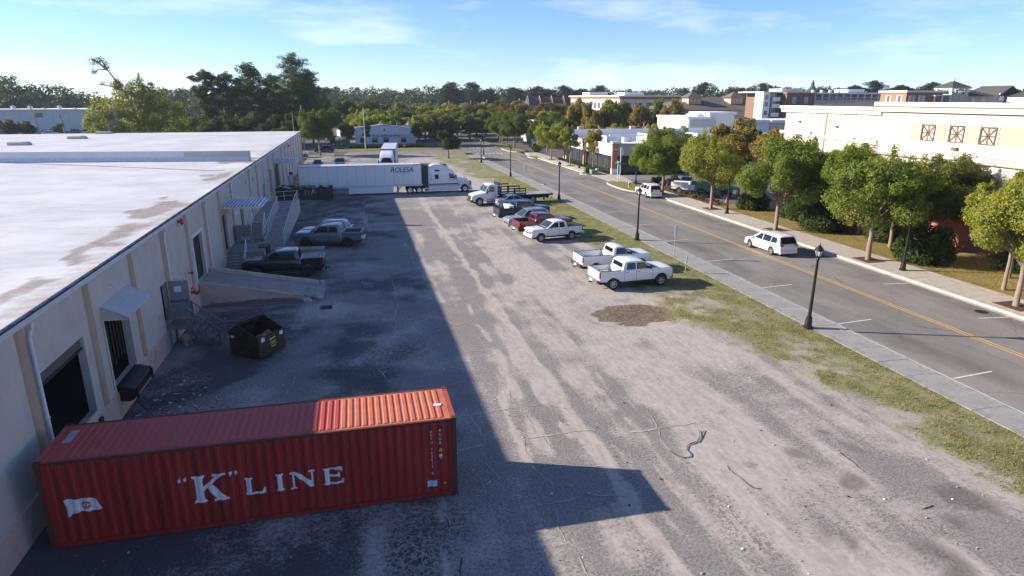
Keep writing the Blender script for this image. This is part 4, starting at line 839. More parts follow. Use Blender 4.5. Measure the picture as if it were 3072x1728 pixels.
# ------------------------------------------------------------------ low store with brick corner piers
bs_ = (44,108,0); st = thing('corner_store', 'low pale store with brick corner piers and white roof screens', 'store', bs_)
B(st, bs_, 'wall', (44.3,108.3,3.15,90,135,4.5,M_GREN), (44.4,108.5,0,90,134.8,3.149,P('store_dark_glass',(.03,.035,.035),.12,spec=.7)))
B(st, bs_, 'fascia', (44.0,108.1,3.1,90.3,108.298,5.08,M_GREN)); B(st, bs_, 'fascia', (43.95,108.32,3.1,44.28,135.2,5.08,M_WREN)); B(st, bs_, 'fascia_cap', (43.8,107.9,5.085,90.5,108.4,5.2,M_GREN)); B(st, bs_, 'fascia_cap', (43.75,108.42,5.085,44.4,135.3,5.2,M_WREN))  # south fascia and cap coloured grey to paint white in shade
B(st, bs_, 'roof', (44.4,108.45,4.52,90,134.9,4.62,M_ROOFW))
B(st, bs_, 'rear_parapet', (44.4,135,0,90.3,135.4,6.32,M_WREN)); B(st, bs_, 'parapet_cap', (44.2,134.9,6.325,90.4,135.5,6.42,M_WREN))
for x in (43.95,57.9,71.8): 
    B(st, bs_, 'brick_pier', (x,107.7,.9,x+1.0,108.09,5.25,M_BRICKO)); B(st, bs_, 'pier_base', (x-.06,107.62,0,x+1.06,108.09,.895,M_WREN)); B(st, bs_, 'pier_cap', (x-.1,107.58,5.255,x+1.1,108.6,5.55,M_WREN)); B(st, bs_, 'pier_band', (x-.03,107.66,4.2,x+1.03,107.698,4.32,M_CREAMW))
for y in (121.5,133.9): B(st, bs_, 'brick_pier', (43.6,y,0,43.94,y+.8,5.35,M_BRICKO)); B(st, bs_, 'pier_cap', (43.5,y-.1,5.355,44.3,y+.9,5.55,M_WREN))
for x0, y0, x1, y1, zt in ((46.5,117.2,46.8,124,6.0),(46.8,117.2,49.5,117.5,5.95),(53,113.5,53.25,118,5.9),(53.25,113.5,57,113.75,5.9),(57.2,122,57.4,127,6.0),(62,122,62.2,127,6.0),(49.8,124,86,124.25,5.85),(64.4,112.3,69,112.5,5.9),(69.5,112.3,75,112.5,5.9),(68,122,68.2,127,6.0)): B(st, bs_, 'roof_screen', (x0,y0,4.63,x1,y1,zt,M_WREN))
for x, y in ((51.5,120.5),(60,118),(66.5,117),(73,118)): B(st, bs_, 'rooftop_unit', (x,y,4.63,x+1.6,y+1.4,5.55,M_GALV))
for k in range(5): 
    x = 46.6+k*2.5; B(st, bs_, 'shop_window', (x,108.41,.5,x+2.2,108.47,2.9,M_PANE))
for k in range(8): B(st, bs_, 'shop_window', (44.31,110.2+k*2.9,.5,44.37,112.7+k*2.9,2.9,M_PANE))
for x in (47,59,71,81): B(st, bs_, 'parapet_pier', (x,134.8,6.43,x+1.2,135.6,7.0,P('pale_brick_pier',(.50,.34,.26),.8)))
# white store fronts beyond
bs_ = (75.5,140,0); t = thing('white_store', 'white flat-roofed store with tall curved parapet beyond the corner store', 'store', bs_)
B(t, bs_, 'wall', (75.5,140,0,81,156,8.3,M_WREN)); B(t, bs_, 'parapet_cap', (75.2,139.7,8.305,81.2,156.2,8.75,M_WREN)); B(t, bs_, 'side_wall', (75.7,139.6,0,82.4,139.69,7.9,M_GREN))  # grey side wall sheet paints shade onto the white south face
for k in range(3): win(t, 75.5, 'w', 143+k*4.2, 4.4, 2.8, 1.6, M_FRW, M_PANE, base=bs_, mull=3)
B(t, bs_, 'entrance_tower', (81.5,141,0,88,150,9.1,M_WREN)); B(t, bs_, 'tower_cap', (81.1,140.6,9.105,88.4,150.4,9.7,M_WREN)); mb = MB(); mb.tube([(80.2-bs_[0],143-bs_[1],8.4),(80.2-bs_[0],149-bs_[1],8.4)], .9, P('translucent_vault',(.62,.64,.66),.5), 16); mb.build('vault', t)
bs_ = (90,146,0); t = thing('gabled_store', 'white store with broad curved gable and dentil cornice', 'store', bs_)
B(t, bs_, 'wall', (90,146,0,101,160,7.6,M_WREN)); mb = MB(); mb.prism([(-4.0,7.61),(4.0,7.61),(3.0,8.4),(1.4,9.35),(0,9.6),(-1.4,9.35),(-3.0,8.4)], -.4, .1, M_WREN, 'x'); mb.v = [(a, b+7, c) for a, b, c in mb.v]; mb.build('gable', t)
B(t, bs_, 'roof', (90.2,146.2,7.62,101,160,7.7,M_ROOFW)); hip(t, 92,150,98,158,7.72,9.3,P('rust_brown_roof',(.14,.075,.055),.8),base=bs_)
for k in range(9): B(t, bs_, 'dentil', (90+k*1.2,145.7,6.7,90.5+k*1.2,145.997,7.2,M_CREAMW))
B(t, bs_, 'side_wing', (101.2,146,0,114,158,6.9,M_CREAM)); B(t, bs_, 'wing_parapet', (101.2,145.6,6.905,114.3,158.2,7.6,M_WREN))
# three-storey brick office
bs_ = (91.7,220,0); t = thing('brick_office', 'three-storey office with dark brick base and pale top floor behind autumn trees', 'office building', bs_)
B(t, bs_, 'lower_wall', (91.7,220,0,114,274,8.4,M_BRICKD)); B(t, bs_, 'upper_wall', (91.72,220.02,8.405,113.98,273.98,12.4,P('office_cream',(.60,.545,.47),.8))); B(t, bs_, 'terracotta_band', (91.6,219.9,12.405,114.1,274.1,13.3,M_BRICKT)); B(t, bs_, 'cornice', (91.0,219.3,13.305,114.7,274.7,13.75,M_CREAMW)); B(t, bs_, 'roof_block', (100,236,13.755,108,243,14.9,M_WREN)); B(t, bs_, 'roof_block', (91.2,250,13.755,99,258,15.0,M_CREAMW))
for k in range(5): win(t, 220, 's', 94.5+k*4.3, 9.0, 2.9, 2.3, M_FRW, M_PANEB, mull=3, base=bs_); win(t, 220, 's', 94.5+k*4.3, 4.6, 2.9, 2.6, M_FRW, M_PANEB, mull=3, base=bs_)
for k in range(12): win(t, 91.7, 'w', 223+k*4.3, 9.0, 2.6, 2.3, M_FRW, M_PANEB, mull=2, base=bs_); win(t, 91.7, 'w', 223+k*4.3, 4.6, 2.6, 2.6, M_FRW, M_PANEB, mull=2, base=bs_)
# long hip-roofed hall with two cupolas
bs_ = (98,190,0); t = thing('hip_roof_hall', 'long hall with dark hip roof and two square cupolas', 'building', bs_)
B(t, bs_, 'wall', (98,191,0,130,214,9.3,P('greige_wall',(.38,.35,.31),.85))); hip(t, 97.5,190.5,131,215,9.31,13.2,M_BRROOF,base=bs_,eave=.8)
for x in (107,122):
    B(t, bs_, 'cupola', (x-2.2,195,11.0,x+2.2,199.4,13.0,P('cupola_tan',(.42,.31,.21),.8))); hip(t, x-2.6,194.6,x+2.6,199.8,13.01,14.9,M_BRROOF,'cupola_roof',base=bs_,eave=.3)
    for k in range(3): win(t, 195, 's', x-1.3+k*1.3, 11.6, .8, 1.1, M_BRICKT, M_PALEY, base=bs_); win(t, x-2.2, 'w', 195.9+k*1.3, 11.6, .8, 1.1, M_BRICKT, M_PALEY, base=bs_)
for k in range(4): B(t, bs_, 'pale_bay', (98.2+k*2.1,190.5,3,99.6+k*2.1,190.998,8.6,M_PALEY))
# apartments
bs_ = (112,165,0); t = thing('apartment_block', 'tall apartment block with white bay, balconies and brown brick', 'apartment building', bs_)
B(t, bs_, 'bay', (112,166,0,114.2,170,14.3,M_WREN)); B(t, bs_, 'wall', (114.3,166.5,0,120,178,14.2,P('brown_brick',(.20,.125,.09),.85,var=.15,sc=4))); B(t, bs_, 'wall', (118.0,164,0,127,176,14.0,P('brown_brick',(.20,.125,.09),.85,var=.15,sc=4)))
B(t, bs_, 'cornice', (111.7,165.7,14.305,120.3,178.3,14.6,M_CREAMW)); B(t, bs_, 'cornice', (117.7,163.7,14.005,127.3,176.3,14.35,M_BRICKT)); B(t, bs_, 'plant_room', (119,168,14.36,126,174,15.4,M_WREN))
for z in (8.2,10.6,13.0-.6): win(t, 166, 's', 113.1, z, 1.1, 1.3, M_FRW, M_PANEB, base=bs_); B(t, bs_, 'balcony', (114.4,165.2,z-.4,116.9,166.4,z-.25,M_WREN), (114.4,165.2,z-.24,116.9,165.28,z+.7,M_FRW)); win(t, 166.5, 's', 115.6, z-.2, 1.5, 1.9, M_FRW, M_PANEB, mull=2, base=bs_)
for x in (120.5,124.3): win(t, 164, 's', x, 11.4, 1.1, 1.7, M_FRW, M_PANEB, base=bs_)
bs_ = (134,175,0); t = thing('balcony_building', 'long white apartment building with a colonnaded top-floor balcony', 'apartment building', bs_)
B(t, bs_, 'wall', (128,176,0,163,190,12.0,M_WREN)); B(t, bs_, 'back_wall', (128,178,12.0,163,190,14.0,M_GREN)); B(t, bs_, 'roof_slab', (127.6,174.6,14.005,163.4,190.4,14.45,M_WREN)); B(t, bs_, 'balcony_slab', (127.6,174.6,12.005,163.4,177.9,12.15,M_WREN))
for k in range(15): x = 128+k*2.5; B(t, bs_, 'column', (x-.14,174.8,12.155,x+.14,175.05,14.0,M_WREN)); win(t, 178, 's', x+1.2, 12.25, 1.3, 1.55, M_FRW, M_PANEB, base=bs_)
B(t, bs_, 'railing', (127.8,174.7,12.95,163.2,174.76,13.03,M_FRW))
for k in range(70): x = 128+k*.5; B(t, bs_, 'rail_bar', (x,174.71,12.155,x+.05,174.75,12.95,M_FRW))
for k in range(6): x = 140+k*3.1; mb = MB(); mb.lathe([(.5,14.46),(.5,15.2),(.0,15.35)], M_GALV, 10, 'z', (x-bs_[0],182-bs_[1],0)); mb.build('roof_fan', t)
B(t, bs_, 'plant_room', (151,180,14.46,157,186,15.5,M_WREN))
bs_ = (144.3,150,0); t = thing('terracotta_building', 'terracotta apartment building with white shutters and roof cornice', 'apartment building', bs_)
B(t, bs_, 'wall', (144.3,150,0,156,159,14.3,M_BRICKT)); B(t, bs_, 'cornice', (143.8,149.5,14.305,156.3,159.4,14.8,M_CREAMW)); B(t, bs_, 'porch_roof', (151.5,148,13.4,157,149.49,13.6,M_WREN))
for x in (151.7,154.2,156.8): B(t, bs_, 'porch_post', (x-.12,148.1,11,x+.12,148.34,13.395,M_WREN))
for x in (146,149.2): win(t, 150, 's', x, 11.6, 1.1, 1.9, M_FRW, M_PANEB, base=bs_); B(t, bs_, 'shutter', (x-.95,149.9,11.6,x-.58,149.99,13.5,M_CREAMW)); B(t, bs_, 'shutter', (x+.58,149.9,11.6,x+.95,149.99,13.5,M_CREAMW))
for y in (152.2,156): win(t, 144.3, 'w', y, 11.6, 1.1, 1.9, M_FRW, M_PANEB, base=bs_); B(t, bs_, 'shutter', (144.2,y-.95,11.6,144.296,y-.58,13.5,M_CREAMW)); B(t, bs_, 'shutter', (144.2,y+.58,11.6,144.296,y+.95,13.5,M_CREAMW))
bs_ = (161,150,0); t = thing('lookout_tower', 'tan building with an open square lookout tower and pyramid roof', 'building', bs_); M_TANW = P('tan_tower_render',(.50,.42,.33),.85)
B(t, bs_, 'tower_base', (158.8,150,0,164.6,155.5,13.9,M_TANW)); B(t, bs_, 'wing', (164.7,151,0,190,162,13.4,M_TANW)); B(t, bs_, 'wing', (156,152,0,158.7,160,12.8,M_TANW))
for x in (158.9,163.9):
    for y in (150.1,154.8): B(t, bs_, 'tower_post', (x,y,13.905,x+.6,y+.6,15.3,M_CREAMW))
B(t, bs_, 'tower_beam', (158.6,149.8,15.305,164.8,155.7,15.6,M_CREAMW)); hip(t, 158.6,149.8,164.8,155.7,15.61,17.4,M_SLATE,base=bs_,eave=.4); B(t, bs_, 'finial', (161.5,152.5,17.3,161.9,152.9,18.2,M_FRW))
hip(t, 166,150.6,174,158,13.41,15.0,M_SLATE,base=bs_); hip(t, 176,151,184,160,13.41,16.2,M_SLATE,ridge='y',base=bs_,gable=True)
B(t, bs_, 'gable_wall', (176.2,150.75,12,183.8,150.99,14.2,M_WREN))
for x in (160.2,162.8,167.5,171,178,181.5): win(t, 150 if x < 164 else 151, 's', x, 11.6, 1.2, 1.3, M_FRW, M_PANEB, base=bs_)
bs_ = (186,140,0); t = thing('white_gabled_house', 'white gabled house at the right edge of the skyline', 'house', bs_)
B(t, bs_, 'wall', (178,140,0,200,150,13.2,M_WREN)); hip(t, 178,140,200,150,13.21,16.4,M_SLATE,ridge='y',base=bs_,gable=True)
for x in (181,185,190): win(t, 140, 's', x, 11.6, 1.2, 1.3, M_FRW, M_PANE, base=bs_)
bs_ = (200,260,0); t = thing('cupola_roof', 'grey bell-shaped cupola with a thin finial above far rooftops', 'building', bs_)
B(t, bs_, 'hall', (190,255,0,216,275,14.6,M_GREN)); mb = MB(); mb.lathe([(4.8,14.61),(3.6,15.2),(2.2,16.3),(1.1,17.4),(.7,18.3),(.75,19.2),(.5,19.5),(.05,20.8)], M_SLATEB, 16); mb.build('bell_roof', t, (1,2,0), smooth=50)
# ------------------------------------------------------------------ brewhouse with sign
bs_ = (9,197,0); bh = thing('brewhouse', 'low white ribbed-metal brewhouse with lettering and a shallow gable', 'brewhouse', bs_)
mb = MB(); mb.prism([(-8.3,-.1),(8.3,-.1),(8.3,4.15),(0,5.2),(-8.3,4.3)], 1.2, 16, M_METW, 'y'); mb.build('hall', bh)
mb = MB(); mb.prism([(-8.5,4.31),(0,5.3),(8.5,4.16),(8.5,4.28),(0,5.42),(-8.5,4.43)], .9, 16.3, P('pale_metal_roof',(.62,.64,.66),.4,.3), 'y'); mb.build('roof', bh)
mb = MB(); mb.box(-8.4,0,-.1,8.9,1.19,2.6,M_METW); mb.build('front_bay', bh)
mb = MB(); mb.prism([(-.3,2.55),(-.3,2.68),(1.195,3.62),(1.195,3.5)], -8.6, 9.0, P('pale_metal_roof',(.62,.64,.66),.4,.3), 'x'); mb.build('lean_to_roof', bh)
for k in range(58): mb = MB(); mb.box(-8.35+k*.3,-.025,0,-8.29+k*.3,-.002,2.5,M_METW); mb.build('siding_rib', bh)
obj('lettering', text_mesh('TIDAL CREEK BREWHOUSE', .62, P('dark_sign_letter',(.03,.035,.04),.6), .02, 0, 1.02, bold=.006), bh, (.6,-.06,2.16), (PI/2,0,0))
mb = MB(); mb.lathe([(.2,-.05),(.3,-.05),(.3,-.08),(.2,-.08)], P('dark_sign_letter',(.03,.035,.04),.6), 16, 'y', caps=False); mb.build('sign_emblem', bh, (-4.3,0,2.16))
for k, (x, lab) in enumerate(((-6.4,''),(-2.9,''),(.3,''),(5.4,''))):
    mb = MB(); mb.box(x-.75,-.08,.35,x+.75,-.026,1.7,P('dark_red_brown_frame',(.05,.028,.025),.6)); f_ = mb.build('window', bh)
    mb = MB(); mb.box(x-.6,-.09,.45,x+.6,-.081,1.6,M_PANE); mb.build('pane', f_)
    if k > 0: mb = MB(); mb.box(x-.5,-.097,1.2,x+.5,-.091,1.5,P('pale_window_sign',(.5,.42,.38),.7)); mb.build('window_sign', f_)
for x in (-3.2,0,3.2): mb = MB(); mb.tube([(x,0,2.72),(x,-.5,2.86),(x,-.62,2.6)], .03, M_TRIM, 6); mb.lathe([(.05,2.62),(.2,2.45)], M_TRIM, 10, 'z', (x,-.62,0)); mb.build('sign_lamp', bh)
mb = MB(); mb.lathe([(.2,0),(.26,.12),(.0,.2)], M_TRIM, 12, 'y'); mb.build('round_vent', bh, (0,.95,3.95), (PI,0,0))
mb = MB(); mb.box(3.9,4,4.9,5.0,5.2,5.9,P('rusty_unit',(.2,.14,.11),.7)); mb.build('rooftop_unit', bh); mb = MB(); mb.lathe([(.5,4.4),(.55,5.3),(.75,5.5),(.2,5.9)], M_GALV, 12, 'z', (7.4,4,0)); mb.build('exhaust_fan', bh)
bs_ = (52,190,0); t = thing('parking_sign_building', 'plain grey building with a tall dark vertical PARKING sign', 'building', bs_)
B(t, bs_, 'wall', (51.7,191,0,60,205,6.0,P('pale_sage_render',(.42,.45,.42),.85))); B(t, bs_, 'cap', (51.5,190.8,6.005,60.2,205.2,6.25,M_CREAMW))
B(t, bs_, 'sign_blade', (50.4,190.3,1.6,51.6,190.7,6.3,P('sign_plum',(.035,.02,.045),.5))); B(t, bs_, 'sign_edge', (50.2,190.25,1.6,50.39,190.75,6.3,P('sign_brown',(.16,.08,.07),.6)))
for k, ch in enumerate('PARKING'): obj('sign_letter', text_mesh(ch, .62, M_FRW, .02, bold=.012), t, (51.0-52,.27,5.8-k*.62), (PI/2,0,0))
B(t, bs_, 'sign_antenna', (50.9,190.4,6.305,50.98,190.48,8.0,M_BRICKT))
# ------------------------------------------------------------------ pale warehouse far left
bs_ = (-120,300,0); t = thing('pale_far_warehouse', 'long pale far warehouse with round roof fans behind parked cars', 'warehouse', bs_); M_PW = P('pale_blue_panel',(.55,.57,.58),.8,var=.05,sc=.2)
B(t, bs_, 'wall', (-185,302,0,-101,330,8.2,M_PW)); B(t, bs_, 'eave', (-185.5,301.6,8.205,-100.6,330.4,8.6,M_CREAMW))
for k in range(14): B(t, bs_, 'panel_joint', (-178+k*5.6,301.95,0,-177.9+k*5.6,301.997,8.2,M_GREN))
for k, x in enumerate((-160,-150,-138,-132,-131-1,-126,-121,-115.5,-110)): mb = MB(); mb.lathe([(.5,8.61),(.55,9.0),(.95,9.3),(.95,9.6),(.0,10.1)] if k % 2 else [(.7,8.61),(.7,8.9),(.0,9.2)], M_GALV, 12, 'z', (x-bs_[0],308-bs_[1],0)); mb.build('roof_fan', t)
B(t, bs_, 'window', (-122.5,301.9,5.4,-119.8,301.998,7.2,M_PANEB)); B(t, bs_, 'door', (-113.6,301.9,0,-112.6,301.998,3.4,M_GREN))
# ------------------------------------------------------------------ houses among the trees
def house(x, y, w, d, h, rh, wall, roof, label, ridge='x', ch=True):
    b = (x,y,0); t = thing('house', label, 'house', b, 0, 'houses beyond the autumn trees'); B(t, b, 'wall', (x-w/2,y,0,x+w/2,y+d,h,wall))
    rf = hip(t, x-w/2,y,x+w/2,y+d,h+.01,h+rh,roof,ridge=ridge,base=b,gable=True)
    if ridge == 'y': 
        mb = MB(); mb.prism([(-w/2,h),(w/2,h),(0,h+rh-.15)], -.02, .05, wall, 'y'); mb.build('gable_wall', t)
    if ch: B(rf, b, 'chimney', (x+w*.2,y+d*.5,h,x+w*.2+.8,y+d*.5+.8,h+rh+1.1,M_BRICKT if rnd.random() < .6 else M_WREN))
    for k in range(max(2,int(w/3))): win(t, y, 's', x-w/2+1.5+k*(w-3)/max(1,int(w/3)-1), h-2.0, 1.0, 1.4, M_FRW, M_PANE, base=b)
    return t
hl = [(23,335,10,9,8.5,3.2,M_SIDW,M_SLATEB,'x','blue-grey roofed pale house left of centre beyond the trees'),(17.5,330,5.5,9,8.0,2.6,M_SIDW,M_SLATE,'y','small pale gable beside the long blue-grey roof'),(11,337,8,9,9,3,M_SIDW,M_SLATEB,'x','pale house peeking just above the brewhouse trees'),(46,330,8,9,8.6,3.2,M_BRICKT,M_SLATE,'y','red-brick gabled house beyond the trees'),(56,326,10,9,8.6,3.4,M_SIDW,M_SLATEB,'y','grey gabled house right of the red-brick one'),(64,322,7,9,8.8,3.6,M_WREN,M_SLATE,'y','white steep-gabled house among the autumn trees'),(37,334,9,9,8.6,3.2,M_WREN,M_SLATEB,'x','white house with grey roof between pale and brick houses'),(80,320,8,9,9.0,4.0,M_PALEY,M_SLATEB,'y','cream gable with dark roof beyond the autumn trees'),(88,330,14,9,9.2,3.4,M_WREN,M_SLATE,'x','long dark-roofed house behind the cream gable'),(-20,343,9,9,8.0,3.6,M_SIDW,M_SLATEB,'y','pale house right of the tall pines'),(-11,350,9,9,8.4,3.2,M_SIDW,M_SLATEB,'y','blue-grey gable right of the tall pines'),(-2,348,9,9,8.4,3.2,M_WREN,M_SLATE,'x','small far roof between pines and brewhouse'),(150,300,14,10,10.5,3.6,M_BRICKT,M_SLATEB,'y','far red gable behind the hip-roofed hall'),(135,306,12,10,10.5,3.4,M_BRICKD,M_SLATE,'y','dark far gable behind the hip-roofed hall'),(166,296,14,10,10.4,3.2,M_SIDW,M_SLATEB,'x','far blue-roofed house left of the apartment block'),(178,288,15,10,10.2,3.6,M_WREN,M_SLATEB,'y','far white gable left of the apartment block')]
for (x,y,w_,d_,h_,rh,wm,rm,rg,lb) in hl: house(x,y,w_,d_,h_*(.88 if y > 315 else 1),rh*.9,wm,rm,lb,rg)
for k in range(4):
    x = 78.5+k*5.2; t = house(x,282-k*1.0,5.1,10,8.6,4.6,M_BRICKD,M_SLATEB,['first','second','third','fourth'][k]+' steep slate roof from the left in the brick terrace row','x',False); b = (x,282-k,0)
    mb = MB(); mb.prism([(-.3,8.4),(10.3,8.4),(5,14.1)], -2.62, -2.42, M_BRICKT, 'x'); mb.build('party_wall', t)
# ------------------------------------------------------------------ vehicle kit
def paint(name, col, rough=.32, metal=0.0): return P(name, col, rough, metal, var=.03, sc=1.2, coat=.6, spec=.5)
M_GLASS = P('vehicle_glass', (.010,.012,.015), .05, spec=.45, var=.02)
M_GLASSB = P('windshield_glass', (.03,.042,.05), .06, spec=.5, var=.05)
M_TYRE = P('tyre_rubber', (.020,.020,.021), .85)
M_CHROME = P('bright_metal', (.62,.63,.65), .22, .9)
M_RIM = P('alloy_rim', (.42,.43,.45), .35, .7); M_RIMD = P('dark_alloy_rim', (.03,.03,.032), .35, .5)
M_TAIL = P('red_tail_lens', (.45,.015,.018), .2, coat=.5); M_HEAD = P('clear_lamp_lens', (.14,.155,.17), .1, .2, coat=.5); M_AMB = P('amber_lens', (.6,.2,.02), .25)
M_CHAS = P('chassis_black', (.018,.018,.019), .8)
M_BEDIN = P('bed_liner_grey', (.10,.10,.105), .8)
def wheel_meshes(r, w, rim, ns=6, hole=False):
    k = (round(r,2), round(w,2), rim.name, ns)
    if k in wheel_meshes.c: return wheel_meshes.c[k]
    ty = MB(); ty.lathe([(r*.62,-w/2),(r*.90,-w/2),(r*.985,-w*.36),(r,-w*.2),(r,w*.2),(r*.985,w*.36),(r*.90,w/2),(r*.62,w/2)], M_TYRE, 22, 'y', caps=False)
    rm = MB(); rm.lathe([(r*.63,w*.42),(r*.60,w*.44),(r*.56,w*.30),(r*.52,w*.18),(.0,w*.16)], M_TRIM if ns else rim, 22, 'y', caps=False)
    rm.lathe([(r*.64,w*.43),(r*.63,w*.49),(r*.56,w*.47),(r*.555,w*.28)], rim, 22, 'y', caps=False)
    rm.lathe([(r*.15,w*.14),(r*.15,w*.38),(.0,w*.40)], rim, 12, 'y', caps=False)
    for i in range(ns):
        a = 2*PI*i/ns; d = Vector((math.cos(a),0,math.sin(a))); s_ = Vector((-d.z,0,d.x))
        rm.obox(d*r*.355+Vector((0,w*.33,0)), d*r*.22, s_*r*(.34/ns+.035), Vector((0,w*.06,0)), rim)
    wheel_meshes.c[k] = (ty.mesh('tyre', 40), rm.mesh('rim', 40)); return wheel_meshes.c[k]
wheel_meshes.c = {}
def add_wheel(par, x, y, r, w, rim, ns=6):
    ty, rm = wheel_meshes(r, w, rim, ns); o = obj('wheel', ty, par, (x, y, r), (0,0,0 if y > 0 else PI)); obj('rim', rm, o); return o
def solid(name, outline, par, mat, hwf, xs=(), zs=(), bev=.03, zf=None, seg=2, ysplit=(.5,-.5,0), smooth=38, extra=None):
    """side outline (x,z) extruded to a unit width, edges rounded, cut into strips and bent by hwf(x,z)"""
    bm = bmesh.new(); lo = [bm.verts.new((x,-1,z)) for x, z in outline]; f = bm.faces.new(lo)
    r_ = bmesh.ops.extrude_face_region(bm, geom=[f]); vs = [e for e in r_['geom'] if isinstance(e, bmesh.types.BMVert)]
    for v in vs: v.co.y = 1
    bmesh.ops.recalc_face_normals(bm, faces=bm.faces)
    for v in bm.verts: v.co.y *= .9
    if bev:
        ed = [e for e in bm.edges if len(e.link_faces) == 2 and e.calc_face_angle(0) > R(28)]
        bmesh.ops.bevel(bm, geom=ed, offset=bev, segments=seg, affect='EDGES', profile=.5, clamp_overlap=True)
    for v in bm.verts: v.co.y /= .9
    for nrm, vals in (((1,0,0), xs), ((0,0,1), zs), ((0,1,0), ysplit)):
        for c in vals:
            co = tuple(c*k for k in nrm)
            bmesh.ops.bisect_plane(bm, geom=bm.verts[:]+bm.edges[:]+bm.faces[:], dist=1e-4, plane_co=co, plane_no=nrm)
    for v in bm.verts:
        x, y, z = v.co; h = hwf(x, z); v.co = (x, y*h, z if zf is None else zf(x, y, z))
    bmesh.ops.triangulate(bm, faces=[f for f in bm.faces if len(f.verts) > 4])
    bmesh.ops.recalc_face_normals(bm, faces=bm.faces)
    me = bpy.data.meshes.new(name); bm.to_mesh(me); bm.free(); me.materials.append(mat)
    me.polygons.foreach_set('use_smooth', [True]*len(me.polygons)); me.set_sharp_from_angle(angle=R(smooth))
    return obj(name, me, par)
def arch(xc, r, zb, n=9):
    """points over a wheel arch from the front (larger x) to the back"""
    a0 = math.asin(max(-1, min(1, (zb)/r))) if False else 0
    return [(xc + r*math.cos(PI*k/(n-1)), zb + r*math.sin(PI*k/(n-1))) for k in range(n)]
def side_pane(par, poly, hwf, mat=None, off=.006, name='window', th=.012, sides=(1,-1)):
    mat = mat or M_GLASS
    for s in sides:
        mb = MB(); n = len(poly)
        vs = [(x, s*(hwf(x,z)+off), z) for x, z in poly]+[(x, s*(hwf(x,z)+off-th), z) for x, z in poly]
        mb.add(vs, [tuple(range(n)), tuple(range(2*n-1,n-1,-1))]+[(i,n+i,n+(i+1)%n,(i+1)%n) for i in range(n)], mat); mb.build(name, par)
def cross_pane(par, a, b, ha, hb, mat=None, off=.008, name='windshield', bow=.0):
    """pane across the car between side-view points a (low) and b (high), half widths ha, hb"""
    mat = mat or M_GLASS; d = Vector((b[0]-a[0], 0, b[1]-a[1])).normalized(); nrm = Vector((d.z, 0, -d.x))
    if (a[0] < 0 and nrm.x > 0 and name != 'windshield') or (name == 'windshield' and nrm.x < 0): nrm = -nrm
    mb = MB(); vs = []; fs = []
    for k in range(7):
        t = -1+2*k/6; q = nrm*(off+bow*(1-t*t))
        vs += [(a[0]+q.x, t*ha, a[1]+q.z), (b[0]+q.x, t*hb, b[1]+q.z)]
    for k in range(6): fs.append((2*k, 2*k+2, 2*k+3, 2*k+1))
    mb.add(vs, fs, mat); return mb.build(name, par, smooth=40)
def lightbox(par, name, x0, x1, y, z0, z1, mat, wd=.12, sl=0):
    for s in (1,-1): mb = MB(); mb.box(x0, s*y-s*wd, z0, x1, s*y, z1, mat); mb.build(name, par)
def seam(par, x, z0, z1, hwf, sides=(1,-1)):
    for s in sides:
        mb = MB(); pts = [z0+(z1-z0)*k/4 for k in range(5)]
        for a, b in zip(pts[:-1], pts[1:]):
            mb.add([(x-.012, s*(hwf(x,a)+.003), a), (x+.012, s*(hwf(x,a)+.003), a), (x+.012, s*(hwf(x,b)+.003), b), (x-.012, s*(hwf(x,b)+.003), b)], [(0,1,2,3)], M_TRIM)
        mb.build('door_gap', par, fix=False)
def handle(par, x, z, hwf, mat, sides=(1,-1)):
    for s in sides: mb = MB(); y = s*(hwf(x,z)+.018); mb.box(x-.09, y-.012, z-.016, x+.09, y+.012, z+.016, mat); mb.build('door_handle', par)
def mirror(par, x, z, hw, mat):
    for s in (1,-1):
        mb = MB(); mb.box(x-.07, s*(hw+.05), z-.09, x+.06, s*(hw+.23), z+.09, mat); mb.box(x-.03, s*(hw-.03), z-.05, x+.03, s*(hw+.06), z+.0, M_TRIM); mb.build('mirror', par)

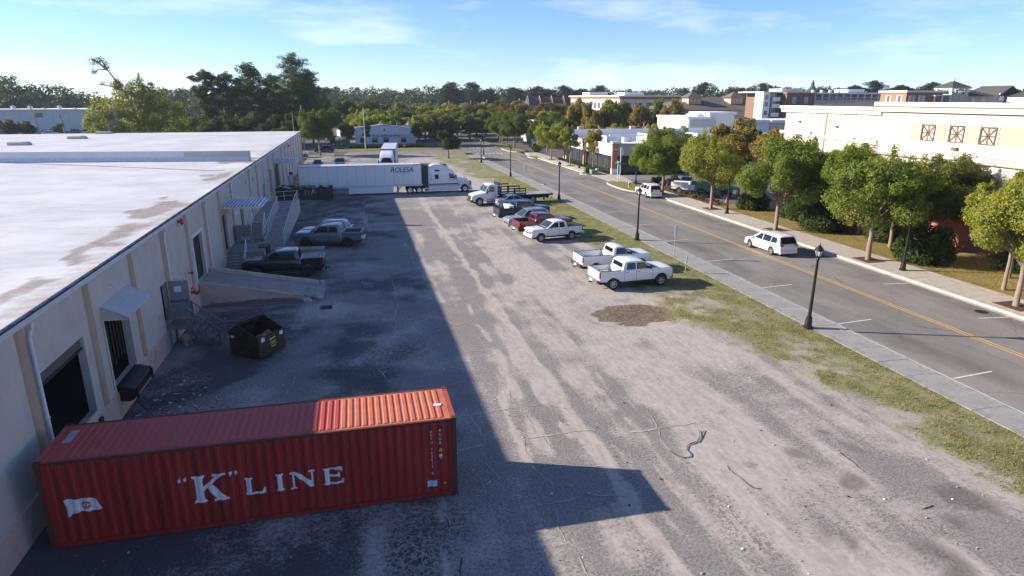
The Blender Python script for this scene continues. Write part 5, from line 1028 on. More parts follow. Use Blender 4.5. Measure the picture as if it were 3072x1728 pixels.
def pickup(label, mat, loc, rz, L=5.75, Wd=2.0, H=1.92, wb=3.65, wr=.40, cab='crew', cover=None, rim=None, flare=None, bumper=None, ns=6, sill=.53, group=None, toolbox=False, glass=None, roofmat=None, belt=1.22, bed=1.75, bars=False, linerlip=True, extras=None):
    t = thing('pickup_truck', label, 'pickup truck', loc, rz, group); rim = rim or M_RIM; bumper = bumper or M_CHROME
    F_ = L/2; xf = F_-.92; xr = xf-wb; xcb = -F_+bed+.03; rail = belt+.05; hw0 = Wd/2
    def hw(x, z):
        e = max(0, (x-(F_-.5))/.5); k = 1-.07*e**2
        return hw0*k*(1-.05*max(0,(.75-z))/.4*1.0-.035*max(0,(z-.85))/.4)
    ar = wr+.10
    zc = wr
    def ap(xc, zb):  # arch points front->back at sill height
        r_ = ar; a0 = math.asin(min(.99,(zb-zc)/r_)); n = 9
        return [(xc+r_*math.cos(a0+(PI-2*a0)*k/(n-1)), zc+r_*math.sin(a0+(PI-2*a0)*k/(n-1))) for k in range(n)]
    out_ = [(xcb, sill), (xcb, belt), (F_-1.62, belt+.02), (F_-1.3, belt+.02), (F_-.30, belt+.0), (F_-.05, belt-.04), (F_-.0, belt-.12), (F_-.0, .60), (F_-.22, .50)] + ap(xf, sill) 
    out_ = [out_[0]]+out_[1:]
    zf = lambda x, y, z: z+(.035*(1-y*y) if z > belt-.3 and x > F_-1.7 else 0)
    solid('body', out_, t, mat, hw, [xcb+.6, F_-1.6, F_-1.0, F_-.5, F_-.25], [.62,.8,1.0], .035, zf)
    # cab
    xw = F_-1.45; gl = .99
    rw = hw0*.83
    def hc(x, z): q = max(0,min(1,(z-belt)/(H-belt))); return (hw(0,belt)*.985)*(1-q)+rw*q
    cabo = [(xcb+.02, belt-.06), (xcb+.10, belt+.10), (xcb+.20, H-.09), (xcb+.42, H-.005), (xcb+1.1 if cab == 'crew' else xcb+.7, H), (xw-.86, H-.06), (xw-.10, belt+.05), (xw+.02, belt-.06)]
    solid('cab', cabo, t, roofmat or mat, hc, [xcb+.9, xw-.9], [belt+.25,belt+.5], .05, lambda x,y,z: z+(.03*(1-y*y) if z > H-.15 else 0))
    cross_pane(t, (xw-.14,belt+.09), (xw-.80,H-.10), hc(0,belt+.05)*.90, rw*.88, glass or M_GLASSB, .012, 'windshield', .03)
    cross_pane(t, (xcb+.115,belt+.16), (xcb+.185,H-.15), hc(0,belt+.1)*.80, rw*.82, M_GLASS, .014, 'rear_window')
    z0, z1 = belt+.05, H-.115
    if cab == 'crew':
        xm = (xcb+xw)/2-.18
        side_pane(t, [(xcb+.34,z0),(xm-.05,z0),(xm-.05,z1),(xcb+.46,z1)], hc, glass); side_pane(t, [(xm+.05,z0),(xw-.32,z0),(xw-.86,z1),(xm+.05,z1)], hc, glass)
        for x in (xcb+.22, xm, xw-.18): seam(t, x, sill+.06, belt-.02, hw)
        handle(t, xm+.2, belt-.12, hw, M_TRIM); handle(t, xcb+.42, belt-.12, hw, M_TRIM)
    else:
        side_pane(t, [(xcb+.30,z0),(xw-.32,z0),(xw-.86,z1),(xcb+.40,z1)], hc, glass)
        for x in (xcb+.25, xw-.18): seam(t, x, sill+.06, belt-.02, hw)
        handle(t, xcb+.45, belt-.12, hw, M_TRIM)
    mbb = MB(); mbb.prism([(xw-.10,belt+.055),(xw+.14,belt+.052),(xw+.14,belt+.07),(xw-.13,belt+.09)], -hw0*.78, hw0*.78, M_TRIM, 'y'); mbb.build('cowl', t)
    mirror(t, xw-.42, belt+.14, hw0*.96, M_TRIM if not flare else mat)
    # bed
    xb = xcb-.02; xt = -F_+.10
    so = [(xb, sill+.02), (xb, rail), (xt, rail), (xt, sill+.12)] 
    so = [(xt, sill+.10), (xr-ar*.98, sill+.10)][:1]
    sidep = [(xb, rail), (xt, rail), (xt, sill+.12)] + ap(xr, sill+.06)[::-1] + [(xb, sill+.04)]
    for s in (1,-1):
        bm = bmesh.new(); n = len(sidep)
        mbb = MB(); th = .075
        vs = [(x, s*hw0*.985, z) for x, z in sidep]+[(x, s*(hw0*.985-th), z) for x, z in sidep]; bm.free()
        mbb.add(vs, [tuple(range(n)), tuple(range(2*n-1,n-1,-1))]+[(i,n+i,n+(i+1)%n,(i+1)%n) for i in range(n)], mat)
        o = mbb.build('bed_side', t); 
        if linerlip: mbb = MB(); mbb.box(xt+.01, s*(hw(0,rail)-.09), rail+.002, xb-.01, s*(hw(0,rail)+.004), rail+.022, M_TRIM); mbb.build('bed_rail_cap', t)
    mbb = MB(); mbb.box(xt-.03,-hw(xt,1)+.09,sill+.16,xt+.035,hw(xt,1)-.09,rail-.01, mat); tg = mbb.build('tailgate', t)
    mbb = MB(); mbb.box(xt-.036,-.16,rail-.16,xt-.031,.16,rail-.09, M_TRIM); mbb.build('tailgate_handle', t)
    mbb = MB(); mbb.box(xt+.036,-hw0+.10,.70,xb-.005,hw0-.10,.76, mat if cover is None and mat.name.startswith('white') else M_BEDIN); mbb.build('bed_floor', t)
    mbb = MB(); mbb.box(xb-.03,-hw0+.10,.761,xb-.006,hw0-.10,rail-.015, mat); mbb.build('bed_front_wall', t)
    for s in (1,-1): mbb = MB(); mbb.box(xr-.42, s*(hw0-.10), .761, xr+.42, s*(hw0-.30), 1.0, mat if mat.name.startswith('white') and cover is None else M_BEDIN); mbb.build('wheel_housing', t)
    if cover == 'fold':
        n = 4; Lc = (xb-xt-.06)/n
        for k in range(n): mbb = MB(); mbb.box(xt+.03+k*Lc+.012,-hw0+.10,rail+.024,xt+.03+(k+1)*Lc-.012,hw0-.10,rail+.05, P('grey_bed_cover',(.16,.17,.18),.5)); mbb.build('cover_panel', t)
    if cover == 'soft': mbb = MB(); mbb.box(xt+.01,-hw0+.07,rail+.024,xb-.02,hw0-.07,rail+.045, P('black_vinyl_cover',(.03,.032,.035),.6)); mbb.build('bed_cover', t)
    if toolbox: mbb = MB(); mbb.box(xb-.68,-hw0+.14,1.0,xb-.1,hw0-.14,rail+.24, P('white_toolbox',(.7,.7,.69),.5)); mbb.build('toolbox', t)
    if flare:
        for xc in (xf, xr):
            for s in (1,-1):
                p1 = [(xc+(ar+.0)*math.cos(a), zc+(ar+.0)*math.sin(a)) for a in [R(8)+R(164)*k/12 for k in range(13)]]; p2 = [(xc+(ar+.085)*math.cos(a), zc+(ar+.085)*math.sin(a)) for a in [R(8)+R(164)*k/12 for k in range(13)]]
                mbb = MB(); vs = [(x, s*(hw0+.03), z) for x, z in p1]+[(x, s*(hw0+.012), z) for x, z in p2]+[(x, s*(hw0-.12), z) for x, z in p1]
                mbb.add(vs, [(k,k+1,14+k,13+k) for k in range(12)]+[(k,k+1,27+k,26+k) for k in range(12)], flare); mbb.build('wheel_flare', t)
    # running gear, lamps, bumpers
    mbb = MB(); mbb.box(-F_+.25,-hw0+.28,.36,F_-.3,hw0-.28,.66, M_CHAS); mbb.build('chassis', t)
    for xc in (xf, xr):
        for s in (1,-1): add_wheel(t, xc, s*(hw0-.13), wr, .27, rim, ns)
        mbb = MB(); mbb.box(xc-ar*.94,-hw0+.06,.5,xc+ar*.94,hw0-.06,wr+ar*.86, M_CHAS); 
        if xc == xf: mbb.build('wheel_well', t)
    mbb = MB(); mbb.prism([(F_-.16,.46),(F_+.06,.48),(F_+.07,.70),(F_-.1,.74)], -hw0*.93, hw0*.93, bumper, 'y'); mbb.build('front_bumper', t)
    mbb = MB(); mbb.prism([(xt-.04,.52),(xt-.2,.52),(xt-.21,.74),(xt-.06,.77)], -hw0*.95, hw0*.95, bumper, 'y'); mbb.build('rear_bumper', t)
    mbb = MB(); mbb.box(xt-.214,-.22,.56,xt-.211,.22,.70,M_PAPER); mbb.build('number_plate', t)
    mbb = MB(); mbb.box(xt-.38,-.05,.42,xt-.04,.05,.49,M_CHAS); mbb.build('tow_hitch', t)
    mbb = MB(); mbb.box(F_-.13,-hw0*.56,.76,F_+.02,hw0*.56,belt-.17,M_TRIM); mbb.box(F_+.021,-hw0*.55,.92,F_+.035,hw0*.55,.98,bumper); mbb.build('grille', t)
    lightbox(t, 'headlight', F_-.22, F_+.012, hw0*.885, .84, belt-.15, M_HEAD, .30)
    lightbox(t, 'taillight', xt-.015, xt+.07, hw0*.985+.008, rail-.46, rail-.03, M_TAIL, .13)
    lightbox(t, 'side_step', xr+ar+.1, xf-ar-.1, hw0-.02, sill-.10, sill-.03, M_TRIM, .16)
    if bars:
        mbb = MB()
        for s in (.55,-.55): mbb.bar((xw-.9,s,H+.02),(xcb+.4,s,H+.02),.05,.03,M_CHROME)
        mbb.build('roof_rail', t)
    return t

def car(label, name, cat, mat, loc, rz, L, Wd, H, wb, wr, fo, body, green, panes, ws, bs, rim=None, ns=5, belt=.95, sill=.24, tail=None, group=None, glass=None, rails=False, lower=None, simple=False):
    """unibody car: body outline above the sill and greenhouse outline as (x,z) lists, front at +x"""
    t = thing(name, label, cat, loc, rz, group); rim = rim or M_RIM; hw0 = Wd/2; F_ = L/2; xf = F_-fo; xr = xf-wb; ar = wr+.06; zc = wr
    def hw(x, z):
        e = max(0, (abs(x)-(F_-.8))/.8); return hw0*(1-.16*e**2)*(1-.06*max(0,.6-z)/.4-.06*max(0,z-.7)/.4)
    def ap(xc, zb):
        a0 = math.asin(max(-.9,(zb-zc)/ar)); return [(xc+ar*math.cos(a0+(PI-2*a0)*k/8), zc+ar*math.sin(a0+(PI-2*a0)*k/8)) for k in range(9)]
    out_ = body + ap(xf, sill) + ap(xr, sill)
    solid('body', out_, t, mat, hw, [F_-.3,F_-.8,F_-1.4,0,-F_+.3,-F_+.8], [.45,.62,.78], .04, lambda x,y,z: z+(.04*(1-y*y) if z > belt-.25 else 0))
    zt_ = max(z for _, z in green); rw = hw0*.70
    def hc(x, z): q = max(0,min(1,(z-belt)/(zt_-belt))); return hw(0,belt)*.97*(1-q)+rw*q
    solid('cabin', green, t, mat, hc, [0,-1,.8], [belt+.2], .05, lambda x,y,z: z+(.03*(1-y*y) if z > zt_-.12 else 0))
    for p in panes: side_pane(t, p, hc, glass)
    cross_pane(t, ws[0], ws[1], hc(0,ws[0][1])*.88, hc(0,ws[1][1])*.90, M_GLASSB, .014, 'windshield', .04)
    cross_pane(t, bs[0], bs[1], hc(0,bs[0][1])*.84, hc(0,bs[1][1])*.86, M_GLASS, .014, 'rear_window', .03)
    mb = MB(); mb.box(-F_+.3,-hw0+.25,.17,F_-.3,hw0-.25,.4,M_CHAS); mb.build('underbody', t)
    for xc in (xf, xr):
        for s in (1,-1): add_wheel(t, xc, s*(hw0-.12), wr, .21, rim, ns)
        mb = MB(); mb.box(xc-ar*.93,-hw0+.05,.3,xc+ar*.93,hw0-.05,wr+ar*.84,M_CHAS); mb.build('wheel_well', t)
    if simple: return t
    tl = tail or (.62,.92)
    lightbox(t, 'taillight', -F_-.012, -F_+.22, hw(-F_+.05,.8)*.99, tl[0], tl[1], M_TAIL, .32)
    lightbox(t, 'headlight', F_-.40, F_-.03, hw(F_-.2,.7)*.97, .60, .76, M_HEAD, .34)
    mb = MB(); mb.box(F_-.1,-.45,.42,F_+.012,.45,.60,M_TRIM); mb.build('grille', t)
    mb = MB(); mb.prism([(-F_-.03,.30),(-F_+.12,.26),(-F_+.12,.5),(-F_-.03,.52)], -hw0*.82, hw0*.82, lower or mat, 'y'); mb.build('rear_bumper', t)
    mb = MB(); mb.prism([(F_+.03,.26),(F_-.12,.24),(F_-.12,.42),(F_+.03,.43)], -hw0*.80, hw0*.80, lower or mat, 'y'); mb.build('front_bumper', t)
    mb = MB(); mb.box(-F_-.035,-.2,.56,-F_-.02,.2,.68,M_PAPER); mb.build('number_plate', t)
    mirror(t, ws[0][0]-.22, belt+.06, hw0*.93, mat)
    if rails:
        for s in (1,-1): mb = MB(); mb.bar((.4,s*rw*.93,zt_+.05),(-F_+.75,s*rw*.93,zt_+.045),.04,.04,M_CHROME); mb.build('roof_rail', t)
    for x in rails if isinstance(rails, tuple) else (): seam(t, x, sill+.08, belt-.03, hw)
    for x in (.15,-.85): seam(t, x+.2, sill+.12, belt-.04, hw); handle(t, x, belt-.12, hw, mat)
    return t
def sedan(label, mat, loc, rz, group=None, **k):
    L = 4.6; F_ = L/2
    return car(label, 'sedan_car', 'car', mat, loc, rz, L, 1.8, 1.45, 2.68, .32, .9,
        [(-F_+.1,.30),(-F_,.62),(-F_+.04,.93),(-F_+.5,.98),(-1.35,.98),(.75,.93),(F_-.35,.74),(F_-.04,.60),(F_,.40),(F_-.12,.24)],
        [(-1.75,.9),(-1.5,1.08),(-.95,1.40),(-.3,1.45),(.15,1.42),(1.05,.96),(1.1,.88)],
        [[(-1.3,1.02),(-.38,1.0),(-.38,1.33),(-.85,1.33)],[(-.3,1.0),(.72,1.0),(.18,1.34),(-.3,1.34)]], ((.98,1.0),(.2,1.385)), ((-1.58,1.04),(-1.02,1.36)), group=group, belt=.94, **k)
def suv(label, mat, loc, rz, L=4.9, Wd=1.95, H=1.75, group=None, name='suv_car', cat='car', **k):
    F_ = L/2; b = 1.05; e = -F_
    return car(label, name, cat, mat, loc, rz, L, Wd, H, 2.88, .37, .95,
        [(e+.12,.36),(e,.6),(e+.02,1.02),(e+.12,1.1),(.95,1.07),(F_-.35,1.0),(F_-.05,.88),(F_,.55),(F_-.14,.3)],
        [(e+.08,1.0),(e+.16,1.12),(e+.46,H-.12),(e+.75,H-.01),(-.3,H),(.22,H-.05),(1.08,1.08),(1.15,1.0)],
        [[(e+.55,1.14),(-1.28,1.12),(-1.28,H-.13),(e+.72,H-.17)],[(-1.18,1.12),(-.28,1.12),(-.28,H-.12),(-1.18,H-.12)],[(-.2,1.12),(.78,1.12),(.24,H-.13),(-.2,H-.12)]], ((1.0,1.12),(.28,H-.09)), ((e+.13,1.16),(e+.44,H-.16)), group=group, belt=b, sill=.32, rails=k.pop('rails', True), tail=(.85,1.12), **k)

# ------------------------------------------------------------------ vehicles in the yard
W1 = paint('white_paint', (.78,.78,.77)); W2 = paint('white_paint_cool', (.74,.76,.78)); GB = paint('grey_blue_paint', (.125,.165,.20), .3, .25); BK = paint('black_paint', (.006,.007,.010), .22)
MR = paint('maroon_paint', (.14,.012,.016), .25, .3); NV = paint('navy_paint', (.008,.014,.034), .3); SV = paint('silver_paint', (.38,.41,.44), .3, .6); SB = paint('silver_blue_paint', (.27,.36,.43), .3, .5)
def hd(dx_, dy_): return math.atan2(dy_, dx_)
pickup('black four-door pickup parked nose-in beside the concrete ramp', BK, (-5.62,50.0,0), PI-.02, 5.9, 2.03, 2.0, 3.7, .44, cover='fold', rim=M_RIMD, bumper=M_TRIM, sill=.56, belt=1.35, bed=1.7, bars=True)
pickup('grey-blue four-door pickup parked in the shade facing the wheelchair ramp', GB, (-2.62,59.85,0), PI-.17, 5.95, 2.04, 2.0, 3.72, .44, rim=M_RIMD, ns=7, bumper=GB, flare=None, belt=1.33, bed=1.72, linerlip=False)
suv('silver estate SUV half hidden behind the grey-blue pickup', SV, (-3.05,63.3,0), PI-.12, 4.85, 1.9, 1.72)
pickup('white four-door pickup with open white bed nearest on the sunny side', W1, (18.68,41.55,0), .07, 5.85, 2.03, 1.93, 3.75, .42, bumper=P('grey_bumper',(.2,.2,.21),.4,.5), belt=1.31, bed=1.78)
pickup('white long-bed pickup with short cab behind the nearest white pickup', W2, (19.05,45.9,0), .05, 5.9, 2.02, 1.96, 3.75, .42, cab='reg', bumper=P('dark_bumper',(.06,.06,.065),.5,.4), belt=1.33, bed=2.5)
pickup('white mid-size pickup with black bed cover facing the yard', W1, (17.95,57.75,0), hd(-3.56,-.62), 5.4, 1.9, 1.84, 3.22, .395, cover='soft', bumper=W1, belt=1.22, bed=1.58)
pickup('maroon four-door pickup with bronze flares between silver SUV and white pickup', MR, (17.75,61.1,0), hd(6,.7), 5.8, 2.05, 1.99, 3.55, .43, flare=P('bronze_trim',(.10,.08,.065),.5,.3), belt=1.33, bed=1.7)
suv('silver SUV with roof rails facing the yard beside the maroon pickup', SV, (17.25,64.9,0), hd(-6,-.9), 5.0, 2.0, 1.78)
pickup('navy pickup with white toolbox and tan flares parked tail-out', NV, (17.6,68.9,0), hd(6,.75), 6.1, 2.06, 2.03, 3.75, .44, flare=P('tan_grey_trim',(.17,.155,.135),.5,.2), toolbox=True, belt=1.36, bed=1.95)
sedan('silver-blue sedan parked beside the flatbed truck', SB, (18.9,77.6,0), hd(6,.75))
# cars at the far end of the yard
W3 = paint('white_paint_far', (.74,.74,.73))
pickup('white van-like pickup nosing out behind the far warehouse corner', W3, (-12.6,155.3,0), .05, 5.4, 1.95, 1.9, 3.5, .38, cab='crew', belt=1.2)
suv('dark navy SUV parked across the street by the small tree', paint('dark_navy_paint',(.012,.016,.03)), (-7.2,169.2,ZR), PI-.04, 4.8, 1.9, 1.7)
sedan('dark sedan facing the camera behind the white trailer', BK, (-7.0,131.2,0), -PI/2+.03)
t = pickup('grey pickup with pipe rack facing the camera beyond the trailer', paint('pale_grey_paint',(.34,.36,.37)), (-2.8,130.2,0), -PI/2+.02, 5.8, 2.0, 1.85, 3.7, .39, cab='reg', belt=1.2, bed=2.4)
for s in (1,-1):
    for x in (-2.4,-1.2,.0): mb = MB(); mb.bar((x,s*.95,1.2),(x,s*.95,2.35),.05,.05,M_RAIL); mb.build('rack_post', t)
    mb = MB(); mb.bar((-2.5,s*.95,2.36),(.9,s*.95,2.36),.06,.05,M_RAIL); mb.build('rack_rail', t)
for x in (-2.4,-1.2,.0,.8): mb = MB(); mb.bar((x,-.95,2.40),(x,.95,2.40),.05,.05,P('rusty_pipe',(.25,.15,.09),.7)); mb.build('rack_bar', t)
# vehicles on the road
def minivan(label, mat, loc, rz):
    L = 5.15; F_ = L/2; e = -F_; H = 1.76
    t = car(label, 'minivan', 'minivan', mat, loc, rz, L, 2.02, H, 3.09, .36, 1.0,
        [(e+.12,.34),(e,.55),(e+.02,1.0),(e+.1,1.06),(1.3,1.02),(F_-.45,.88),(F_-.08,.70),(F_,.45),(F_-.14,.26)],
        [(e+.06,.98),(e+.12,1.1),(e+.38,H-.10),(e+.62,H-.01),(-.5,H),(.35,H-.06),(1.42,1.02),(1.5,.95)],
        [[(e+.5,1.14),(-1.25,1.08),(-1.25,H-.16),(e+.62,H-.2)],[(-1.2,1.08),(-.12,1.06),(-.12,H-.16),(-1.2,H-.16)],[(-.05,1.06),(1.06,1.06),(.32,H-.18),(-.05,H-.17)]], ((1.34,1.06),(.42,H-.1)), ((e+.09,1.12),(e+.36,H-.14)), belt=1.0, sill=.28, tail=(.92,1.08))
    return t
minivan('white minivan driving away along the road', W1, (35.35,49.1,ZR), PI/2+.015)
suv('white crossover parked at the kerb beside the grass island', W1, (39.15,82.4,ZR), PI/2+.0, 5.1, 1.98, 1.78, rails=True)

# ------------------------------------------------------------------ road tractor and trailer
WT = paint('white_truck_paint', (.74,.76,.79)); M_TRL = P('white_trailer_panel', (.70,.73,.77), .4, var=.03, sc=.6)
M_NAVYS = P('navy_stripe', (.01,.012,.03), .3)
def box_trailer(label, loc, rz, logo=False):
    t = thing('box_trailer', label, 'semi-trailer', loc, rz); Lt, hw, z0, z1 = 16.4, 1.3, 1.12, 4.08   # front at +x end, x from -Lt to 0
    mb = MB(); mb.box(-Lt,-hw,z0,0,hw,z1,P('trailer_seam_grey',(.30,.32,.35),.5)); mb.build('box', t)
    n = 13
    me_ = MB(); me_.box(-.612,-.007,0,.612,.0,z1-z0-.36,M_TRL); pmsh = me_.mesh('side_panel')
    for k in range(n):
        for s in (1,-1): obj('side_panel', pmsh, t, (-.66-k*1.255+.03, s*(hw+.002), z0+.22), (0,0,0 if s < 0 else PI))
    for s in (1,-1):
        mb = MB(); mb.box(-Lt-.02,s*(hw+.001),z1-.13,.02,s*(hw+.03),z1+.02,M_GALV); mb.build('top_rail', t)
        mb = MB(); mb.box(-Lt-.02,s*(hw+.001),z0-.02,.02,s*(hw+.035),z0+.18,M_GUT); mb.build('bottom_rail', t)
        for k in range(13): mb = MB(); mb.box(-1-k*1.2,s*(hw+.036),z0+.02,-.86-k*1.2,s*(hw+.042),z0+.07,P('red_reflector',(.3,.03,.03),.4)); mb.build('reflector', t)
        mb = MB(); mb.box(-9.9,s*(hw-.03),.26,-3.9,s*hw-s*.002,z0-.025,M_TRL); mb.build('side_skirt', t)
        mb = MB(); mb.box(.0,s*hw-s*.06,z0,.03,s*hw,z1,M_GALV); mb.build('corner_post', t)
    mb = MB(); mb.box(-Lt+.02,-hw+.02,z1+.001,-.02,hw-.02,z1+.012,P('trailer_roof_alu',(.62,.63,.65),.4,.3)); mb.build('roof', t)
    for s in (.55,-.55):
        mb = MB(); mb.box(-3.3,s-.06,.25,-3.15,s+.06,z0,M_CHAS); mb.bar((-3.2,s,.5),(-2.6,s,1.1),.06,.06,M_CHAS); mb.box(-3.4,s-.14,.14,-3.05,s+.14,.2,M_CHAS); mb.build('landing_leg', t)
    mb = MB(); mb.box(-Lt+.3,-.5,.6,-Lt+4.4,.5,z0-.02,M_CHAS); mb.build('bogie_frame', t)
    for x in (-Lt+1.2,-Lt+2.5):
        for s in (1,-1): add_wheel(t, x, s*(hw-.25), .5, .5, M_RIM, 0)
    return t
tr = box_trailer('long white box trailer backed to the warehouse dock, lettered near its front', (8.85,92.35,0), 0)
M_BLKTX = P('black_lettering', (.012,.012,.014), .5); M_GREYTX = P('grey_lettering', (.22,.22,.23), .5)
obj('lettering', text_mesh('ROLESA', .92, M_BLKTX, .004, .22, .95, bold=.012), tr, (-2.65,-1.316,3.36), (PI/2,0,0))
obj('lettering', text_mesh('Transport', .24, M_GREYTX, .003, .2, 1.2), tr, (-2.3,-1.316,2.86), (PI/2,0,0))
mb = MB(); mb.box(-3.9,-1.318,2.99,-1.5,-1.314,3.01,M_BLKTX); mb.build('lettering_rule', tr)
mb = MB(); mb.box(-1.1,-1.336,3.98,-.15,-1.331,4.06,P('dark_red_print',(.22,.03,.03),.5)); mb.build('red_print', tr)
def tractor(label, loc, rz, day=False, num=None):
    t = thing('semi_tractor', label, 'semi truck', loc, rz)     # origin on the ground at the front bumper, front at +x
    def hw(x, z): return 1.22 if x < -1.9 else 1.22-.30*max(0,(x+1.9)/1.9)**1.6
    # sleeper and roof fairing
    sl = [(-6.15,1.05),(-6.15,3.55),(-5.6,3.9),(-5.0,3.98),(-4.2,3.86),(-3.2,3.42),(-2.55,2.92),(-2.05,2.0),(-1.95,1.05)]
    def hs(x, z): return 1.24 if z < 2.6 else 1.24-.22*((z-2.6)/1.4)**1.5
    solid('sleeper_cab', sl, t, WT, hs, [-5.5,-4.5,-3.6,-2.8], [1.5,2.0,2.6,3.2], .05)
    hood = [(-2.2,.75),(-2.2,2.02),(-1.4,1.9),(-.55,1.66),(-.18,1.4),(-.06,.9),(-.1,.5),(-.25,.42)]+[(-.98+.62*math.cos(PI*k/8), .52+.62*math.sin(PI*k/8)) for k in range(9)]
    solid('hood', hood, t, WT, hw, [-1.8,-1.2,-.6,-.3], [.8,1.2,1.5], .06)
    cross_pane(t, (-2.12,2.08), (-2.62,2.86), 1.02, .98, M_GLASS, .03, 'windshield', .12)
    side_pane(t, [(-3.25,2.02),(-2.38,2.02),(-2.62,2.62),(-3.25,2.70)], hs, M_GLASS); side_pane(t, [(-5.25,1.98),(-4.7,1.98),(-4.7,2.62),(-5.25,2.62)], hs, M_GLASS, name='sleeper_window')
    side_pane(t, [(-5.25,3.02),(-4.4,3.02),(-4.6,3.22),(-5.2,3.32)], hs, M_TRIM, name='fairing_vent')
    side_pane(t, [(-6.1,1.18),(-1.98,1.18),(-1.85,1.34),(-6.1,1.30)], lambda x,z: hs(x,z)+.002, M_NAVYS, name='stripe')
    for s in (1,-1):
        mb = MB(); mb.prism([(-6.1,.30),(-2.0,.34),(-1.66,.62),(-1.75,1.02),(-6.1,1.02)], s*1.02, s*1.22, WT, 'y'); mb.build('side_fairing', t)
        mb = MB(); mb.prism([(-6.1,1.021),(-1.75,1.021),(-1.7,1.12),(-6.1,1.10)], s*1.05, s*1.225, M_NAVYS, 'y'); mb.build('fairing_stripe', t)
        mb = MB(); mb.box(-2.35,s*1.30,1.95,-2.2,s*1.52,2.5,M_TRIM); mb.box(-2.3,s*1.1,2.1,-2.25,s*1.31,2.15,M_TRIM); mb.build('mirror', t)
        mb = MB(); mb.prism([(-.62,.98),(-.12,.98),(-.14,1.22),(-.5,1.34)], s*.78, s*1.0, M_HEAD, 'y'); mb.build('headlight', t)
        for x in (-3.36,-2.02): seam(t, x, 1.35, 2.0, hs, (s,))
        mb = MB(); mb.tube([(-.75,s*.95,1.6),(-.7,s*1.0,1.85)], .02, M_TRIM, 6); mb.lathe([(.09,1.85),(.09,1.9),(.0,1.93)], M_TRIM, 10, 'z', (-.7,s*1.0,0)); mb.build('hood_mirror', t)
    mb = MB(); mb.box(-.06,-.62,.85,.03,.62,1.45,M_TRIM); mb.build('grille', t)
    mb = MB(); mb.prism([(-.35,.32),(.06,.36),(.08,.72),(-.2,.80)], -1.1, 1.1, WT, 'y'); mb.build('bumper', t)
    # side extenders, frame, wheels
    for s in (1,-1): mb = MB(); mb.box(-6.95,s*1.20,1.02,-6.17,s*1.235,3.9,M_TRIM); mb.build('side_extender', t)
    mb = MB(); mb.box(-6.9,-1.15,3.84,-6.17,1.15,3.88,M_TRIM); mb.build('roof_extender', t)
    mb = MB(); mb.box(-9.3,-.45,.6,-.6,.45,.98,M_CHAS); mb.box(-8.9,-.55,.981,-7.4,.55,1.1,M_CHAS); mb.build('frame', t)
    for s in (1,-1): mb = MB(); mb.tube([(-7.2,s*.95,.42),(-7.2,s*.95,.9)], .02, M_CHAS, 6); mb.tube([(-6.7,s*.85,.6),(-6.1,s*.85,.6)], .3, M_CHROME, 12); mb.build('fuel_tank', t)
    add_wheel(t, -.98, 1.03, .52, .32, M_CHROME, 0); add_wheel(t, -.98, -1.03, .52, .32, M_CHROME, 0)
    for x in (-7.45,-8.75):
        for s in (1,-1): add_wheel(t, x, s*.93, .52, .56, M_CHROME, 0)
        for s in (1,-1): mb = MB(); mb.prism([(x-.62,.98),(x-.4,1.12),(x+.4,1.12),(x+.62,.98),(x+.62,.95),(x+.38,1.09),(x-.38,1.09),(x-.62,.95)], s*.66, s*1.22, M_TRIM, 'y'); mb.build('mudguard', t)
    if num:
        for k, ch in enumerate(num): obj('fleet_number', text_mesh(ch, .42, M_BLKTX, .003), t, (-5.78,-1.252,2.52-k*.34), (PI/2,0,0))
        obj('door_print', text_mesh('ROLESA', .17, M_GREYTX, .002), t, (-2.75,-1.252,1.84), (PI/2,0,0)); obj('door_print', text_mesh('J', .32, M_BLKTX, .002, .3), t, (-5.15,-1.252,1.62), (PI/2,0,0))
    return t
tractor('white sleeper-cab semi truck hitched to the lettered trailer', (16.0,92.35,0), -.01, num='179')
tr2 = box_trailer('white box trailer pointing at the camera beyond the long trailer', (5.9,120.6,0), -PI/2-.09)
tractor('white sleeper-cab semi truck facing the camera behind the long trailer', (5.15,113.2,0), -PI/2-.09)

# ------------------------------------------------------------------ flatbed truck with stake sides
ft = thing('flatbed_truck', 'white flatbed truck with black stake racks parked beside the sedan', 'truck', (13.6,79.6,0), .0)
ft.rotation_euler = (0,0,hd(1,.10))
def hwf(x, z): return 1.15 if x > 1.2 else 1.15-.24*((1.2-x)/1.2)**1.6
M_IW = paint('white_cab_paint', (.76,.77,.76)); M_BLKS = P('black_rack_steel', (.014,.014,.015), .55, .2)
hoodo = [(2.0,.62),(2.0,1.62),(1.2,1.52),(.35,1.36),(.08,1.15),(.02,.8),(.1,.62)]
hoodo = [(2.0,.62)]+[(1.05+.56*math.cos(PI*k/8), .50+.56*math.sin(PI*k/8)) for k in range(9)]+[(.12,.58),(.03,.8),(.09,1.15),(.35,1.36),(1.2,1.52),(2.0,1.64)]
solid('hood', hoodo, ft, M_IW, hwf, [.3,.7,1.2,1.6], [.9,1.2], .05)
def hcf(x, z): return 1.12-.10*max(0,(z-1.5))/1.1
solid('cab', [(3.42,.72),(3.42,2.42),(3.2,2.58),(2.45,2.58),(2.2,2.48),(1.75,1.62),(1.75,.72)], ft, M_IW, hcf, [2.4,2.9], [1.5,2.0], .06)
mb = MB(); vs = []; 
for k in range(7):
    tt = -1+2*k/6; vs += [(1.70-.06*(1-tt*tt), tt*1.0, 1.70), (2.12-.06*(1-tt*tt), tt*.95, 2.44)]
mb.add(vs, [(2*k,2*k+2,2*k+3,2*k+1) for k in range(6)], M_GLASSB); mb.build('windshield', ft, smooth=40)
